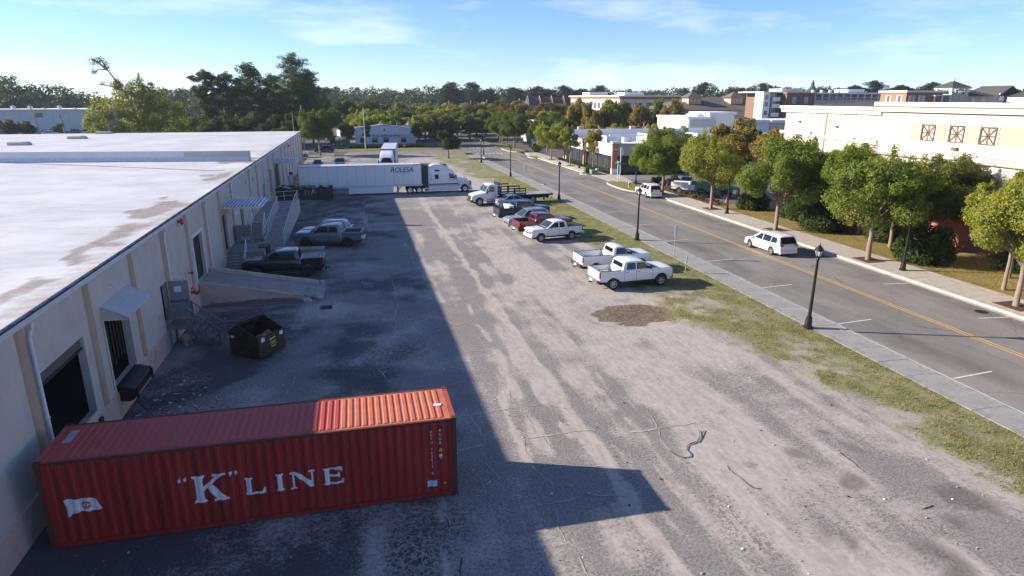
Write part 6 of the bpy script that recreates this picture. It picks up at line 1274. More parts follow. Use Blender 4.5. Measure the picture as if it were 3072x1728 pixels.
side_pane(ft, [(2.12,1.66),(3.0,1.66),(3.0,2.34),(2.42,2.34)], hcf, M_GLASSB); seam(ft, 3.1, .85, 2.4, hcf); seam(ft, 1.95, .85, 1.6, hcf); handle(ft, 2.95, 1.4, hcf, M_TRIM)
mb = MB(); mb.box(-.02,-.62,.78,.05,.62,1.22,M_TRIM); mb.build('grille', ft)
mb = MB(); mb.prism([(-.08,.45),(.2,.45),(.2,.75),(-.08,.72)], -1.12, 1.12, M_TRIM, 'y'); mb.build('bumper', ft)
for s in (1,-1):
    mb = MB(); mb.box(.1,s*.62,.95,.34,s*.95,1.16,M_HEAD); mb.build('headlight', ft)
    mb = MB(); mb.box(1.88,s*1.28,1.5,2.0,s*1.45,2.05,M_TRIM); mb.bar((1.95,s*1.1,1.75),(1.95,s*1.3,1.75),.04,.04,M_TRIM); mb.build('mirror', ft)
    mb = MB(); mb.tube([(2.0,s*.95,.62),(3.3,s*.95,.62)], .27, P('alu_tank',(.5,.51,.52),.35,.8), 14); mb.build('fuel_tank', ft)
    mb = MB(); mb.box(2.0,s*.98,.28,2.8,s*1.2,.33,M_TRIM); mb.build('step', ft)
    add_wheel(ft, 1.05, s*.98, .49, .3, P('white_rim',(.6,.6,.6),.5), 5); add_wheel(ft, 8.15, s*.90, .49, .5, P('white_rim',(.6,.6,.6),.5), 5)
    mb = MB(); mb.box(3.6,s*1.2,.95,10.7,s*1.235,1.16,M_BLKS); mb.build('deck_side_rail', ft)
    mb = MB(); mb.box(9.6,s*.9,.35,9.72,s*1.15,.95,M_TRIM); mb.build('mud_flap', ft)
mb = MB(); mb.box(1.0,-.42,.55,10.6,.42,.9,M_CHAS); mb.build('frame', ft)
for k in range(18): mb = MB(); mb.box(3.62+k*.394,-1.195,1.12,3.62+k*.394+.385,1.195,1.165, P('grey_deck_board',(.30,.31,.31),.8,var=.2)); mb.build('deck_board', ft)
mb = MB(); mb.box(10.72,-1.2,.9,10.82,1.2,1.17,M_BLKS); mb.box(10.4,-.5,.45,10.5,.5,.55,M_CHAS); mb.build('rear_beam', ft)
def rack(x0, x1, y, zt, rows=3):
    for k in range(int((x1-x0)/.78)+1): mb = MB(); x = x0+k*(x1-x0)/int((x1-x0)/.78); mb.box(x-.04,y-.03,1.166,x+.04,y+.03,zt,M_BLKS); mb.build('stake', ft)
    for r_ in range(rows): z = 1.3+(zt-1.36)*r_/(rows-1); mb = MB(); mb.box(x0-.05,y-.05,z-.07,x1+.05,y-.031,z+.07,M_BLKS); mb.build('slat', ft)
rack(3.75,5.55,-1.17,2.35,4); rack(5.65,7.1,-1.17,2.0,3); rack(3.75,5.55,1.2,2.35,4); rack(5.65,7.1,1.2,2.0,3)
for r_ in range(4): mb = MB(); z = 1.4+r_*.36; mb.box(3.62,-1.13,z-.08,3.66,1.16,z+.08,M_BLKS); mb.build('headboard_slat', ft)
for y in (-1.1,-.4,.4,1.1): mb = MB(); mb.box(3.661,y-.05,1.17,3.72,y+.05,2.75,M_BLKS); mb.build('headboard_post', ft)
for r_ in range(2): mb = MB(); z = 2.5+r_*.2; mb.box(3.62,-1.13,z-.05,3.66,1.16,z+.05,M_BLKS); mb.build('headboard_slat', ft)

# ------------------------------------------------------------------ machinery behind the right-hand trees
GR = P('telehandler_green', (.018,.13,.075), .4, var=.1)
tl = thing('telehandler', 'green telehandler with big black tyres behind the street trees', 'telehandler', (46.9,78.2,0), R(-42))
mb = MB(); mb.prism([(-2.4,.75),(-2.4,1.55),(-1.9,1.75),(.2,1.72),(.6,1.3),(2.2,1.15),(2.2,.75)], -.75, .75, GR, 'y'); mb.build('chassis', tl)
mb = MB(); mb.prism([(-2.5,.7),(-2.5,1.75),(-2.2,1.98),(-.5,1.98),(-.4,.9)], -1.15, -.76, GR, 'y'); mb.build('engine_cover', tl)
mb = MB(); mb.prism([(-.5,1.0),(-.6,2.0),(-.45,2.45),(.55,2.45),(.95,1.5),(.95,1.0)], .15, 1.05, P('cab_dark_glass',(.02,.025,.025),.1), 'y'); mb.build('cab', tl)
mb = MB(); mb.bar((-2.3,-.1,2.0),(3.0,-.1,1.35),.42,.4,GR); mb.build('boom', tl)
mb = MB(); mb.box(2.9,-.7,.4,3.1,.7,1.6,M_TRIM); mb.box(3.1,-.5,.4,4.2,-.38,.46,M_CHAS); mb.box(3.1,.38,.4,4.2,.5,.46,M_CHAS); mb.build('fork_carriage', tl)
for x in (-1.6,1.45):
    for s in (1,-1): add_wheel(tl, x, s*1.0, .66, .45, M_TRIM, 0)
pickup('dark blue pickup parked beyond the white service truck under the trees', NV, (47.2,86.4,0), R(-38), 5.6, 1.98, 1.9, 3.5, .4)
sv = pickup('white service truck with utility body half hidden by street trees', W1, (46.0,82.6,0), R(-40), 5.8, 2.0, 1.95, 3.7, .4, cab='reg', bed=2.5)
for s in (1,-1):
    mb = MB(); mb.box(-2.85,s*.7,.95,-.45,s*1.05,1.55,W1); mb.build('tool_locker', sv)
    for x in (-2.2,-1.4): seam(sv, x, 1.0, 1.5, lambda a, b: 1.052, (s,))
# ------------------------------------------------------------------ vegetation
def m_leaf(name, tint=(1,1,1), trans=.48, lo=.68, hi=1.25):
    m = bpy.data.materials.new(name); t, b, o = nodes_of(m)
    gi = t.nodes.new('ShaderNodeNewGeometry'); oi = t.nodes.new('ShaderNodeObjectInfo')
    f = ramp(t, gi.outputs['Random Per Island'], 0, 1, (lo,lo,lo), (hi,hi*.98,hi*.86))
    c = mixc(t, 1.0, oi.outputs['Color'], f, 'MULTIPLY')
    yl = mth(t, 'GREATER_THAN', mth(t, 'FRACT', mth(t, 'MULTIPLY', gi.outputs['Random Per Island'], 37.7)), .86)
    c = mixc(t, mth(t, 'MULTIPLY', yl, .5), c, mixc(t, 1.0, c, (1.9,1.35,.7), 'MULTIPLY'))
    t.links.new(c, b.inputs['Base Color']); b.inputs['Roughness'].default_value = .6; b.inputs['Specular IOR Level'].default_value = .25
    tr = t.nodes.new('ShaderNodeBsdfTranslucent'); t.links.new(mixc(t, 1.0, c, (1.25,1.3,.6), 'MULTIPLY'), tr.inputs[0])
    mx_ = t.nodes.new('ShaderNodeMixShader'); mx_.inputs[0].default_value = trans
    t.links.new(b.outputs[0], mx_.inputs[1]); t.links.new(tr.outputs[0], mx_.inputs[2]); t.links.new(mx_.outputs[0], o.inputs[0]); return m
M_LEAF = m_leaf('leaf'); M_NEED = m_leaf('needle', trans=.28, lo=.6, hi=1.3)
M_BARK = P('grey_tan_bark', (.24,.185,.145), .9, var=.3, sc=8, bmp=.3, stretch=(1,1,.3)); M_BARKD = P('dark_bark', (.075,.06,.05), .9, var=.3, sc=6, bmp=.4, stretch=(1,1,.3)); M_BARKP = P('pine_bark', (.10,.07,.052), .9, var=.3, sc=5, bmp=.4)
def leaf_mesh(name, lobes, n, size, seed, mat, flat=0.0, asp=.55, shell=.55, up=.25, jitter=.35, curl=.25):
    """lobes: (cx,cy,cz,rx,ry,rz). many leaf-sized rhombs spread through the lobes' outer volume"""
    r_ = np.random.RandomState(seed); L_ = np.array(lobes, float)
    wgt = (L_[:,3]*L_[:,4]*L_[:,5])**(2/3); wgt /= wgt.sum(); idx = r_.choice(len(L_), n, p=wgt)
    d = r_.normal(size=(n,3)); d /= np.linalg.norm(d, axis=1)[:,None]
    rad = shell+(1-shell)*r_.rand(n)**.6 + r_.normal(size=n)*.06
    c = L_[idx,:3]+d*L_[idx,3:]*rad[:,None]
    nrm = d*L_[idx,3:].mean(1)[:,None]/L_[idx,3:]; nrm[:,2] += up; nrm += r_.normal(size=(n,3))*jitter*1.6; nrm /= np.linalg.norm(nrm, axis=1)[:,None]
    a = np.cross(nrm, r_.normal(size=(n,3))); a /= np.linalg.norm(a, axis=1)[:,None]; b = np.cross(nrm, a)
    s = size*(.6+.8*r_.rand(n))[:,None]
    V = np.stack([c-a*s, c+b*s*asp+nrm*s*curl, c+a*s, c-b*s*asp+nrm*s*curl], 1).reshape(-1,3)
    F = np.arange(4*n).reshape(n,4)
    return np_mesh(name, V, F, [mat])
def lobes_round(seed, R_, H_, zc, k=22, s0=.28, s1=.46, flat=.85, skew=0):
    r_ = random.Random(seed); L_ = []
    for i in range(k):
        while True:
            x, y, z = (r_.uniform(-1,1) for _ in range(3))
            if x*x+y*y+z*z < 1: break
        q = r_.uniform(s0, s1); m_ = 1-q*.75
        L_.append((x*R_*m_, y*R_*m_, zc+z*H_*m_+skew*x, q*R_, q*R_, q*R_*flat))
    return L_
def trunk_mesh(name, h0, r0, lobes, mat, seed, nl=7, lean=.1, top=None, fork=None):
    r_ = random.Random(seed); mb = MB(); zt = top or h0
    pts = [(0,0,-.1),(r_.uniform(-.04,.04),r_.uniform(-.04,.04),h0*.35),(r_.uniform(-lean,lean)*.5,r_.uniform(-lean,lean)*.5,h0*.7),(r_.uniform(-lean,lean),r_.uniform(-lean,lean),h0)]
    rad = [r0*1.15,r0*.95,r0*.85,r0*.7]
    if zt > h0: pts.append((pts[-1][0]*1.3, pts[-1][1]*1.3, (h0+zt)/2)); rad.append(r0*.45); pts.append((pts[-1][0],pts[-1][1],zt)); rad.append(r0*.15)
    mb.tube(pts, rad, mat, 9)
    for L_ in r_.sample(lobes, min(nl, len(lobes))):
        s = Vector(pts[3 if zt <= h0 else r_.choice([3,3,4])]); e = Vector(L_[:3]); m_ = (s+e)/2+Vector((r_.uniform(-.2,.2),r_.uniform(-.2,.2),.12*(e-s).length))
        mb.tube([s-Vector((0,0,.1)), s*.6+m_*.4, m_*.5+e*.5, e], [r0*.5,r0*.38,r0*.25,r0*.1], mat, 6)
    return mb.mesh(name, 50)
def ragged(lobes, seed, k=2, f=.42, shoots=0):
    """small lobes on the rim of each big one and thin upright shoots, for an uneven outline"""
    r_ = random.Random(seed); out_ = list(lobes)
    for (x,y,z,a,b,c) in lobes:
        for _ in range(k):
            t_ = r_.uniform(0,6.28); p = r_.uniform(-.5,1.2); q = f*r_.uniform(.6,1.2)
            out_.append((x+a*1.0*math.cos(t_)*math.cos(p), y+b*1.0*math.sin(t_)*math.cos(p), z+c*math.sin(p)*1.05, a*q, b*q, c*q))
    for (x,y,z,a,b,c) in r_.choices(lobes, k=shoots):
        if z > min(l[2] for l in lobes)+.5: out_.append((x+r_.uniform(-.5,.5)*a, y+r_.uniform(-.5,.5)*b, z+c*1.05, a*.2, b*.2, c*r_.uniform(.45,.75)))
    return out_
KIND = {}
def kind(key, trunk, crown): KIND[key] = (trunk, crown)
def tree(key, loc, label, s=1.0, col=(.09,.13,.03), rz=None, group=None, cat='tree', name='tree', sz=None):
    tm, cm = KIND[key]; o = thing(name, label, cat, loc, rnd.uniform(0,6.28) if rz is None else rz, group); o.scale = (s, s, sz or s)
    if tm: obj('trunk', tm, o)
    c = obj('crown', cm, o); c.color = (*col, 1); return o
# street trees, 4 variants, nominal crown radius 2.7, total height about 6.6
for k in range(5):
    Lb = ragged(lobes_round(100+k, 4.0, 2.85, 4.85, 36, .16, .34, .85, skew=(k-2)*.12), 400+k, 2, .45, shoots=22); kind('street%d'%k, trunk_mesh('street_trunk', 2.5, .17, Lb[:36], M_BARK, 30+k, 15), leaf_mesh('street_crown', Lb, 60000, .075, 40+k, M_LEAF, shell=.4))
for k in range(3):  # airier yellowish ones
    Lb = ragged(lobes_round(140+k, 2.3, 2.5, 4.9, 15, .20, .36, .9), 440+k, 2, .45, shoots=10); kind('thin%d'%k, trunk_mesh('thin_trunk', 2.4, .11, Lb[:15], M_BARK, 60+k, 10), leaf_mesh('thin_crown', Lb, 20000, .075, 70+k, M_LEAF, shell=.35))
for k in range(4):  # mid-distance broadleaf, radius 4, height 9
    Lb = ragged(lobes_round(180+k, 3.9, 3.3, 5.5, 22, .24, .42, .85), 480+k, 3, .42, shoots=12); kind('mid%d'%k, trunk_mesh('mid_trunk', 2.6, .22, Lb[:22], M_BARKD, 90+k, 6), leaf_mesh('mid_crown', Lb, 15000, .17, 110+k, M_LEAF, shell=.5))
def pine_lobes(seed, H_, z0, R_, n=16, top=True):
    r_ = random.Random(seed); L_ = []
    for i in range(n):
        f = (i+.5)/n; z = z0+(H_-z0)*f; rr = R_*(1-.55*f)*(.55+.55*r_.random()); a = i*2.4+r_.random()
        q = R_*(.30+.24*r_.random())*(1-.25*f)
        L_.append((rr*math.cos(a), rr*math.sin(a), z, q, q, q*.55))
        if i % 2: L_.append((rr*.45*math.cos(a+1.5), rr*.45*math.sin(a+1.5), z+q*.3, q*.9, q*.9, q*.5))
    if top: L_.append((0,0,H_,R_*.36,R_*.36,R_*.26))
    return L_
def pine_trunk(name, H_, r0, lobes, seed):
    r_ = random.Random(seed); mb = MB(); mb.tube([(0,0,-.2),(.1,.0,H_*.3),(.0,.1,H_*.6),(.05,.0,H_*.98)], [r0,r0*.85,r0*.55,r0*.12], M_BARKP, 8)
    for L_ in lobes: e = Vector(L_[:3]); s = Vector((.03,.03,max(1,e.z-.12*H_*.6))); mb.tube([s,(s+e)/2+Vector((0,0,.25)),e], [r0*.28,r0*.18,r0*.06], M_BARKP, 5)
    return mb.mesh(name, 50)
for k, (H_, z0, R_, n) in enumerate(((19,9,5.2,13),(21,6,5.6,20),(24,4,7.0,34),(18,5,5.4,18))):
    Lb = pine_lobes(200+k, H_, z0, R_, n); kind('pine%d'%k, pine_trunk('pine_trunk', H_, .38, Lb, k), leaf_mesh('pine_crown', ragged(Lb, 600+k, 5, .5), 15000 if k != 2 else 26000, .24, 220+k, M_NEED, asp=.4, shell=.2, up=.5))
def shrub(key, R_, H_, n, size, seed, k=14, mat=None):
    r_ = random.Random(seed); Lb = []
    for i in range(k):
        a = r_.uniform(0,6.28); u = math.sqrt(r_.random()); rr = R_*.68*u; z = H_*(.22+.5*(1-u*u)*r_.uniform(.5,1)); q = r_.uniform(.30,.46)
        Lb.append((rr*math.cos(a), rr*math.sin(a), z, R_*q, R_*q, min(z*1.05, H_*q*.9)))
    kind(key, None, leaf_mesh('shrub_crown', ragged(Lb, seed+9, 2, .35), n, size, seed, mat or M_LEAF, shell=.6, jitter=.35))
shrub('bush', 2.1, 2.9, 13000, .10, 300, 26); shrub('bush2', 2.2, 3.3, 13000, .10, 301, 26); shrub('ball', .6, .9, 900, .07, 302, 8); shrub('small', .35, .5, 260, .07, 303, 6); shrub('cover', 1.2, .8, 1600, .09, 304, 10)

GRN = (.165,.215,.045); YGR = (.26,.285,.058); DGR = (.070,.108,.034); ORG = (.25,.20,.06); GLD = (.30,.26,.065)
# ---- street trees along the right-hand walk (crown reach varies)
stl = [('street0',(40.8,30.85),1.0,YGR,'yellow-green street tree at the right edge of the picture'),('thin0',(43.5,34.0),1.15,YGR,'airy yellow tree before the red wall base at the right'),('street1',(40.78,43.58),1.12,GRN,'dense green street tree right of the white minivan'),('street2',(41.15,56.61),1.12,GRN,'leaning green street tree left of the white minivan'),('street3',(41.5,69.8),1.08,YGR,'bright green street tree in front of the telehandler'),('street4',(41.5,82.8),1.12,GRN,'round green street tree beside the white crossover'),('thin1',(43.55,116.0),1.05,GLD,'thin yellow tree behind the green utility boxes'),('thin2',(41.35,123.0),1.0,YGR,'small street tree by the hedge, second beyond the utility boxes'),('street1',(41.65,136.8),.95,YGR,'street tree by the hedge, third beyond the utility boxes')]
for k_, (x,y), s, c, lb in stl: tree(k_, (x,y,.03), lb, s*1.06, c, group='street trees on the right-hand walk')
for k_, (x,y), s, c, lb in [('street2',(46.3,47.2),.95,(.11,.12,.03),'tree standing close to the cream wall behind the minivan'),('street0',(47.6,52.6),.98,GRN,'bushy green tree against the cream wall left of centre'),('street3',(48.6,58.6),1.0,(.075,.105,.026),'dark green tree against the cream wall above the round bush'),('street2',(48.8,44.6),1.05,(.13,.16,.04),'green tree close to the red wall base behind the dense street tree'),('street1',(49.6,55.4),1.1,GRN,'tall green tree against the cream wall above the dark bushes'),('thin1',(45.2,31.5),1.1,YGR,'yellow-green tree on the lawn at the far right'),('street4',(46.8,36.4),.9,(.15,.155,.03),'yellowing tree on the lawn before the red wall base'),('street1',(50.0,63.8),.95,GRN,'green tree by the white utility cabinets')]: tree(k_, (x,y,.03), lb, s, c, group='trees on the lawn by the cream wall')
for (x,y), s, lb in [((56,92),1.25,'orange-brown tree left of the cream building corner'),((63,98),1.3,'orange-brown tree second from the cream building corner'),((60,84),1.2,'orange-brown tree touching the cream building corner'),((68,92),1.25,'orange-brown tree farthest behind the parking surface')]: tree('mid%d'%rnd.randrange(4), (x,y,0), lb, s*.86, ORG, group='autumn trees by the cream building')
for (x,y), s, k_ in [((42.6,174.8),1.1,'street1'),((42.4,188.5),1.1,'street2'),((44.5,182),1.15,'street3'),((43.4,196),1.15,'street4'),((45.5,166.5),1.0,'thin0'),((47,158),1.1,'street0'),((49.5,150),1.05,'street3')]: tree(k_, (x,y,0), 'green street tree on the far islands beyond the crossing', s*1.02, (.10,.135,.03), group='trees beyond the crossing')
tree('mid1', (20.2,144.0,0), 'dark leaning tree on the grass at the far end of the yard', .72, (.045,.065,.02), group=None)
tree('street0', (-7.8,159.4,-.05), 'small green tree beside the street behind the white pickup', 1.35, (.09,.125,.03))
# ---- tree mass around and behind the brewhouse: placed by depth rows
def azx(u, y): return y*math.tan(R(13.5)+math.atan((u-1536)/1933.66/1.0427))
r_ = random.Random(21)
def row(y, u0, u1, du, v0, jit, cols, grp, lab, keys=('mid0','mid1','mid2','mid3'), wide=1.0):
    u = u0
    while u < u1:
        yy = y+r_.uniform(-6,6); uu = u+r_.uniform(-.3,.3)*du; x = azx(uu, yy); d = yy*.9724+x*.2334; zt = 12.914-(v0+r_.uniform(-jit,jit)-293)*d/2016
        o = tree(r_.choice(keys), (x,yy,-.1), lab, 1, r_.choice(cols), group=grp, rz=r_.uniform(0,6.28)); k_ = max(.35, zt/9.2); o.scale = (k_*wide,k_*wide,k_); u += du*r_.uniform(.75,1.25)
row(212, 1085, 1520, 32, 338, 9, [YGR,YGR,(.12,.145,.03),GRN], 'trees behind the brewhouse', 'yellow-green tree in the row right behind the brewhouse', wide=1.3)
row(238, 1060, 1700, 36, 320, 8, [YGR,GRN,ORG,(.13,.13,.03)], 'second row of trees behind the brewhouse', 'autumn-tinged tree in the second row behind the brewhouse', wide=1.3)
row(268, 1290, 1830, 38, 303, 7, [ORG,ORG,(.15,.12,.03),GRN], 'orange trees before the office', 'orange-tinged tree in the far row before the brick office', wide=1.3)
row(300, 1040, 1680, 36, 299, 6, [GRN,ORG,DGR,(.10,.12,.03)], 'trees among the far houses', 'green tree among the far houses', wide=1.3)
row(196, 1500, 1570, 30, 352, 6, [GRN,YGR], 'trees left of the parking sign', 'green tree left of the parking sign')
row(190, 1722, 2030, 40, 292, 14, [GRN,ORG,DGR,GRN], 'trees before the brick office', 'tall tree standing before the brick office', wide=.62)
row(168, 1700, 2010, 60, 362, 5, [GRN,YGR,GLD], 'low trees behind the corner store', 'low bright tree behind the corner store')
row(330, 920, 1100, 40, 308, 8, [GRN,DGR], 'trees between pines and brewhouse', 'green tree between the tall pines and the brewhouse', wide=1.3)
for (u,y,zt,c,lb) in [(880+150,250,13.5,DGR,'large dark oak left of the tall street pole'),(900+40,225,8.6,GRN,'light green tree left of the dark oak'),(985,235,9.5,DGR,'dark low tree beneath the dark oak'),(1090,186,6.3,(.05,.07,.03),'dark palm-like tree at the left end of the brewhouse'),(1248,186,6.0,(.05,.07,.03),'dark palm-like tree at the right end of the brewhouse'),(1300,184,6.6,(.05,.07,.03),'dark bushy tree right of the brewhouse'),(1340,188,7.2,(.07,.095,.03),'green tree right of the brewhouse near the road'),(1035,200,6,GRN,'small green tree left of the brewhouse')]:
    o = tree(('thin%d'%r_.randrange(3) if 'palm' in lb else 'mid%d'%r_.randrange(4)), (azx(u,y),y,-.1), lb, 1, c); k_ = zt/(7.6 if 'palm' in lb else 9.2); o.scale = (k_*1.05,k_*1.05,k_)
# ---- tall pines and undergrowth beyond the warehouse roof
PN = (.068,.105,.036)
for kk, (x,y), s, c, lb in [('pine0',(-39.5,205),1.0,PN,'flat-topped pine left of the pine group'),('pine0',(-34,204),.97,PN,'flat-topped pine second from the left in the pine group'),('pine1',(-27.2,202),.98,PN,'tall pine in the middle of the pine group'),('pine2',(-15.2,199),.96,(.075,.115,.036),'tallest broad pine at the right end of the pine group'),('pine3',(-21.8,206),1.0,PN,'dark pine between the middle and the tallest pine'),('pine3',(-31,210),.9,PN,'dark pine behind the pine group')]: tree(kk, (x,y,0), lb, s, c, name='pine_tree')
tree('pine2', (-11.5,203,0), 'narrow dark pine right beside the tallest pine', .80, PN, name='pine_tree')
ug = [(-44,196,8.5,GRN),(-39,192,7,(.07,.10,.03)),(-35,195,9,DGR),(-31,190,8,(.06,.085,.025)),(-27,194,10,DGR),(-24,188,7,(.08,.105,.03)),(-20,192,9.5,(.05,.075,.02)),(-16.5,186,7.5,(.08,.11,.03)),(-14,190,10,(.045,.07,.02)),(-47,202,10,DGR),(-18.5,181,6,(.085,.12,.03)),(-30,200,12,DGR),(-22,200,12,DGR),(-38,203,11,DGR)]
for x,y,zt,c in ug: o = tree('mid%d'%r_.randrange(4), (x,y,0), 'bushy green tree in the undergrowth below the pines', 1, c, group='undergrowth below the pines'); k_ = zt/9.2; o.scale = (k_*1.05,k_*1.05,k_)
# ---- big golden tree with a bare top branch
Lb = [(-4.5,-1,9.2,3.2,3,2.4),(-7.5,0,8.2,2.8,2.8,2.0),(-8.8,.5,6.0,2.6,2.6,1.8),(-2,1,11.8,3,3,2.4),(.8,-1,13.2,2.2,2.2,2.2),(2.6,0,11.6,2.2,2.2,2.4),(4.5,.5,10.4,2.6,2.6,2),(7,0,9.0,2.8,2.6,2.0),(8.8,.4,6.8,2.4,2.4,2),(4,-2,7.4,3,3,2),(-5,-2,5.6,3,3,2),(0,-2.5,8.6,3.4,2.8,2.2),(-1,2,6,3.6,3,2),(6.4,-1,4.8,3,3,2.2),(-8,-1,3.6,2.6,2.6,1.8),(2,-2,4.6,3,2.4,2),(1.6,0,14.6,1.0,1.0,1.3),(3.8,0,13.6,.9,.9,1.2),(-2.6,0,14,1,1,.7),(5.6,0,12.6,.8,.8,.8),(8.4,1,3.8,3,2.6,2),(-3,-2.6,3.2,3,2.4,1.8)]
mb = MB(); mb.tube([(0,0,-.3),(.2,0,3),(.1,0,6),(-.6,0,9.5)], [.62,.5,.42,.3], M_BARK, 9)
br = [[(-.6,0,9.5),(-1.6,0,12.4),(-3.4,0,15.6),(-4.4,0,17.2),(-6.2,.3,17.3),(-7.4,.4,16.2)],[(-4.4,0,17.2),(-5.0,0,18.6),(-5.6,0,19.6)],[(-4.6,0,17.3),(-6.0,.2,18.7),(-7.2,.3,19.4)],[(-1.6,0,12.4),(-3.2,0,13.6),(-6.2,.2,14.2)],[(.1,0,6),(-2.6,0,7.6),(-5.4,0,8.2),(-7.6,0,8.0)],[(.1,0,6),(2.6,0,8.2),(5.4,0,9.6)],[(-.3,0,8),(1.6,0,10.6),(2.2,0,13)],[(.1,0,5.4),(3.6,0,6.4),(7,0,7.2)]]
for b_ in br: mb.tube(b_, [.2*(1-i/len(b_))+.035 for i in range(len(b_))], M_BARK, 6)
gt_ = mb.mesh('gold_trunk', 50)
bare = [(-5.6,0,19.2,1.3,.9,.9),(-7.0,.3,18.8,1.3,.9,.9),(-4.4,0,18.0,.9,.7,1.1),(-7.2,.3,16.8,.8,.7,.8),(-2.6,0,14.4,1.2,.8,1.0),(-5.8,.2,14.3,1,.7,.6)]
cm = leaf_mesh('gold_crown', ragged(Lb, 9, 2, .4, 14), 24000, .20, 400, M_LEAF, shell=.5); kind('gold', gt_, cm)
o = tree('gold', (-52.0,183,0), 'golden-green broad tree with a bare branch sticking out on top', 1.08, (.235,.25,.05), rz=.1, sz=1.13)
c = obj('sparse_twigs', leaf_mesh('gold_twigs', bare, 700, .15, 401, M_LEAF, shell=.2), o); c.color = (.16,.15,.07,1)
# ---- far left woods on rising ground and forest on the horizon: one mass each
def forest(name, label, pts, leaf, col, seed, per=90, lobes=4, mat=None, kind_='stuff', flat=.7):
    r2 = np.random.RandomState(seed); Lall = []
    for (x,y,z0,h,rad) in pts:
        for q in range(lobes):
            a = r2.rand()*6.28; e = r2.rand(); Lall.append((x+math.cos(a)*rad*.5, y+math.sin(a)*rad*.5, z0+h*(.45+.5*e)-rad*.25, rad*(.5+.3*r2.rand())*(1.1-.45*e), rad*(.5+.3*r2.rand())*(1.1-.45*e), rad*.55*flat))
        Lall.append((x,y,z0+h*.35,rad*.9,rad*.9,h*.4))
    me = leaf_mesh(name, Lall, per*len(pts), leaf, seed, mat or M_NEED, asp=.65, shell=.45, up=.4)
    o = obj(name, me); o.color = (*col, 1); return tag(o, label, 'forest', kind=kind_)
rf = random.Random(5)
pts = []
for u in range(1000-60, 3200, 13):
    for q in range(2):
        y = rf.uniform(470,640)*(1 if u < 2000 else .78); x = azx(u+rf.uniform(-6,6), y); d = y*.9724+x*.2334
        vt = np.interp(u, [940,1100,1400,1800,2100,2300,2600,2900,3200],[262,257,256,262,259,253,256,260,262])+rf.uniform(-2,10); pts.append((x,y,0,12.914-(vt-293)*d/2016,rf.uniform(5,8)))
forest('horizon_forest', 'dark band of woods along the horizon', pts, .85, (.062,.09,.038), 500, 380)
pts = []
for u in range(420, 1000, 13):
    for q in range(2):
        y = rf.uniform(430,560); x = azx(u, y); d = y*.9724+x*.2334; vt = rf.uniform(254,270); pts.append((x,y,0,12.914-(vt-293)*d/2016,rf.uniform(5,8)))
forest('middle_woods', 'bluish woods behind the golden tree and the pines', pts, .85, (.058,.085,.036), 501, 380)
pts = []
for u in range(-120, 300, 11):
    for q in range(4):
        y = rf.uniform(345,400); x = azx(u+rf.uniform(-5,5), y); d = y*.9724+x*.2334; vt = np.interp(u, [-120,0,60,100,130,200,240,300],[200,212,222,240,236,252,262,268])+rf.uniform(0,10)+q*14; pts.append((x,y-q*8,0,12.914-(vt-293)*d/2016,rf.uniform(4.5,6.5)))
forest('pine_hill', 'high dark pine wood at the far left', pts, .62, (.042,.066,.025), 502, 420)
# individual pines rising above the horizon woods
for k, (u, vt, y) in enumerate([(1358,262,420),(1418,258,430),(1466,268,440),(1352,258,415),(1548,268,460),(1612,268,440),(1640,266,450),(1692,266,440),(1742,266,430),(1800,266,430),(1540,262,470),(2110,258,420),(2215,262,400),(2290,260,400),(2560,256,360),(2620,254,360),(2700,255,350),(2790,258,350)]):
    x = azx(u,y); d = y*.9724+x*.2334; H_ = 12.914-(vt-293)*d/2016; o = tree('pine%d'%(k%2), (x,y,0), 'lone pine rising above the horizon woods', 1, (.026,.044,.018), group='pines above the horizon woods', name='pine_tree'); o.scale = (H_/20*1.7,)*2+(H_/20*.97,)
# left dark shrubs in front of the pale warehouse
for (u,y,zt,c,lb) in [(10,222,7.4,(.05,.075,.025),'dark rounded tree at the left picture edge'),(60,226,6.8,(.06,.085,.028),'dark rounded tree second from the left edge'),(154,262,4.6,(.07,.095,.03),'small tree among the far parked cars')]:
    o = tree('mid%d'%r_.randrange(4), (azx(u,y),y,0), lb, 1, c); k_ = zt/9.2; o.scale = (k_*1.15,k_*1.15,k_)
# ---- shrubs
for k_, x, y, s, c, lb in [('bush',46.2,68.3,.92,DGR,'big dark glossy bush left of the white utility cabinets'),('bush2',45.3,55.2,1.0,DGR,'big dark glossy bush between minivan and utility cabinets'),('bush',46.9,61.5,.85,DGR,'dark bush in shade right of the utility cabinets'),('bush2',44.7,42.0,1.05,DGR,'big dark bush beside the lamp post on the right'),('bush',47.6,49.6,.8,DGR,'dark bush in shade behind the dense street tree'),('bush2',49.5,37.5,.8,DGR,'dark bush against the red wall base')]: tree(k_, (x,y,.02), lb, s, c, name='bush', cat='bush', group='big round bushes')
for k in range(15):
    y = 72.4+k*1.15; tree('small', (43.75+rnd.uniform(0,.9),y,.05), 'small dry shrub in the mulch bed before the telehandler', rnd.uniform(.8,1.3), rnd.choice([(.12,.12,.04),(.16,.12,.05),GRN]), name='shrub', cat='shrub', group='small shrubs in the mulch bed')
for k, (x,y) in enumerate([(44.8,92.6),(46.2,93.4),(47.8,91.6),(46.0,90.2),(49,94)]): tree('ball', (x,y,0), 'clipped green shrub by the side street', 1.5, (.06,.085,.025), name='shrub', cat='shrub', group='clipped shrubs by the side street')
for k in range(21):
    y = 109.6+k*1.32; tree('cover', (43.35+.1*math.sin(k*2),y,.0), 'leafy hedge plant in the row before the corner store', rnd.uniform(.55,.72), (.055,.105,.026), name='hedge_plant', cat='hedge', group='hedge row before the corner store')
for k in range(18): tree('cover', (-.6+k*1.08,180.2+rnd.uniform(-.15,.15),0), 'dark clipped hedge plant before the brewhouse', .95, (.022,.035,.014), name='hedge_plant', cat='hedge', group='hedge before the brewhouse')
